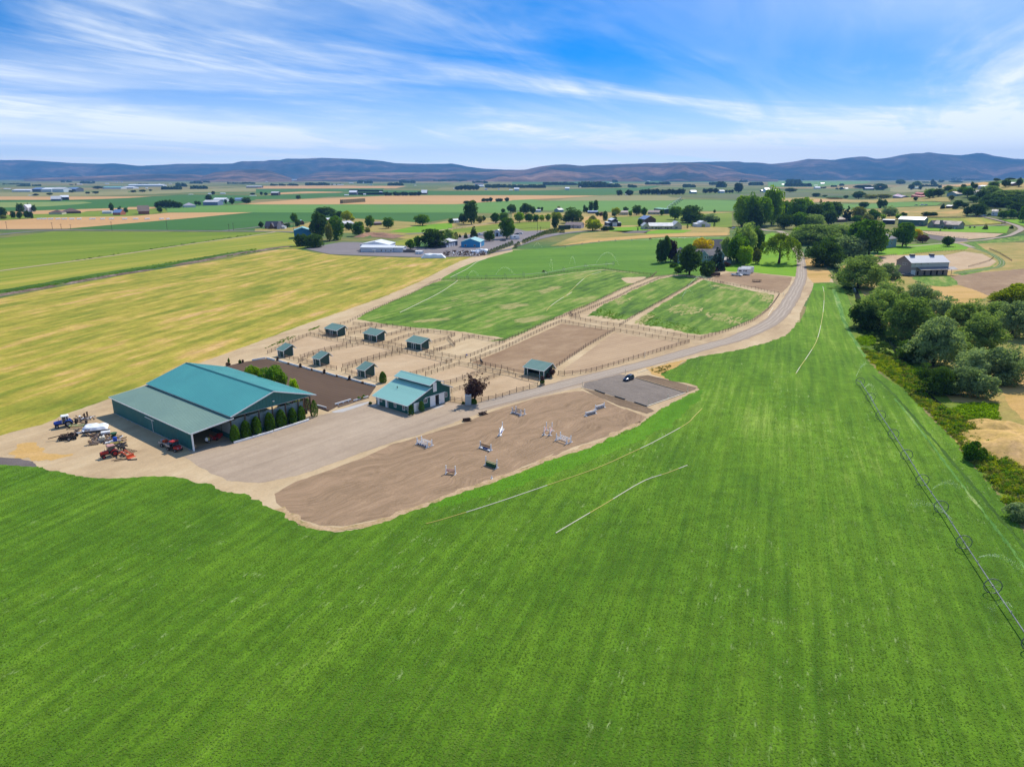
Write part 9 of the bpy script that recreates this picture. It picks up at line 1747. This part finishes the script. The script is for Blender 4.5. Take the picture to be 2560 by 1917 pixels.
junk('sprinkler_gun','big sprinkler gun on a stand in the small pasture','sprinkler',('L',1128,695),0,[('stand', bars(((-.5,0,0),(0,0,1.2)),((.5,0,0),(0,0,1.2)),((0,.5,0),(0,0,1.2)), w=.07), M_steel),('nozzle', bars(((0,0,1.2),(.7,.3,1.7)), w=.1), M_alu)])

# --- poles, stacks and heaps of the valley
for z, x, yb, yt, lab in (('Q1',122,1335,1200,'leftmost power pole before the near wheat field'),('Q1',908,1338,1215,'power pole with cross arm in front of the wheat'),('Q1',1060,1335,1240,'thin power pole right of the cross armed one'),('Q1',1222,1330,1250,'short power pole with lamp at the wheat corner'),('Q1',1935,1360,1200,'power pole at the tip of the green crop wedge'),('Q2',677,1350,1190,'power pole in front of the dark green crop'),('Q2',1745,1365,1240,'left power pole of the pair at the road fork'),('Q2',1822,1355,1220,'right power pole of the pair at the road fork'),('Q3',652,1390,1235,'lamp pole beside the blue barn'),('Q5',438,1392,1180,'power pole at the end of the grey shop yard'),('Q5',492,1385,1290,'short post by the shop yard fence'),('Q5',1058,1340,1250,'lamp post in front of the mauve roofed house'),('Q7',2090,1140,1005,'pale steel pole behind the open hay shed'),('Q8',2065,1165,1035,'pale pole on the bend lawn')):
    p=g(z, x, yb); h=hat(p, z, x, yt); junk('power_pole', lab, 'pole',(z, x, yb),.3,[('shaft', MB().tube([(0,0,0),(0,0, h)],[.22,.16],8), M_post),('cross_arm', boxes((-1.2,-.1, h - 1.0,1.2,.1, h - .75)), M_post),('insulator', boxes((-1.1,-.08, h - .75,-.95,.08, h - .5),(.95,-.08, h - .75,1.1,.08, h - .5)), M_steel)])
a, b=g('Q3',1500,893), g('Q3',1890,865); t=thing('hay_stack','very long stack of hay bales standing on the wheat stubble','hay stack', a, face(a, b)); L=(b - a).length; m=MB(); m.box(0,0,0, L/13 - .5,8,4.6); m.box(.2,.2,4.6, L/13 - .7,7.8,9.4); me=m.mesh('bale_block',[paint('grey_hay', sr(132,122,84),.95,.2,.4)])
for i in range(13): link('bale_block', me, t, loc=(i*L/13,0,0))
tarp('white tarped heap at the tip of the hay field',('K',825,165),.1,20,8,3.6,5); tarp('white sheeted heap at the right end of the rubbish',('K',1270,118),.1,14,7,3.4,6); tarp('smaller white sheet beside the rubbish heap',('K',1215,124),.2,8,6,2.6,7)
r=random.Random(2); m=MB()
for i in range(420):
    p=g('K', r.uniform(925,1300),0+(lambda u: 152 - 38*u)(r.random()*1)); s=r.uniform(.4,1.5); m.m=r.choice((0,0,0,1,2,3)); q=Vector((p.x, p.y, r.uniform(0,1.8))); m.bar(q, q+Vector((r.uniform(-1,1), r.uniform(-1,1), r.uniform(-.6,.8)))*s*1.4, s*.5, s*.35)
tag(m.build('rubbish_heap',[M_rust, M_dred, M_tarp, M_wood]),'heap of scrap timber and rubbish at the end of the hay field', None, None, 'stuff')
for i, (x, w_) in enumerate(((640,90),(720,90),(830,100),(960,90),(1065,100),(1200,90),(1330,80),(1545,110),(1735,80),(1885,90),(2110,90),(2300,90),(2500,90),(2750,80),(2870,60))):
    y=1163; a, b=g('Q1', x, y+6), g('Q1', x+w_, y+2); t=thing('straw_bale_row','%s white bale strip on the wheat, from the left' % (ORD[i] if i < 10 else ('eleventh','twelfth','thirteenth','fourteenth','last')[i - 10]),'bales', a, face(a, b),'white bale strips on the wheat'); L=(b - a).length; me=MB().tube([(0,0,1.1),(L/4 - .6,0,1.1)],1.1,8).mesh('bale',[M_tarp])
    for k in range(4): link('bale', me, t, loc=(k*L/4,0,0))
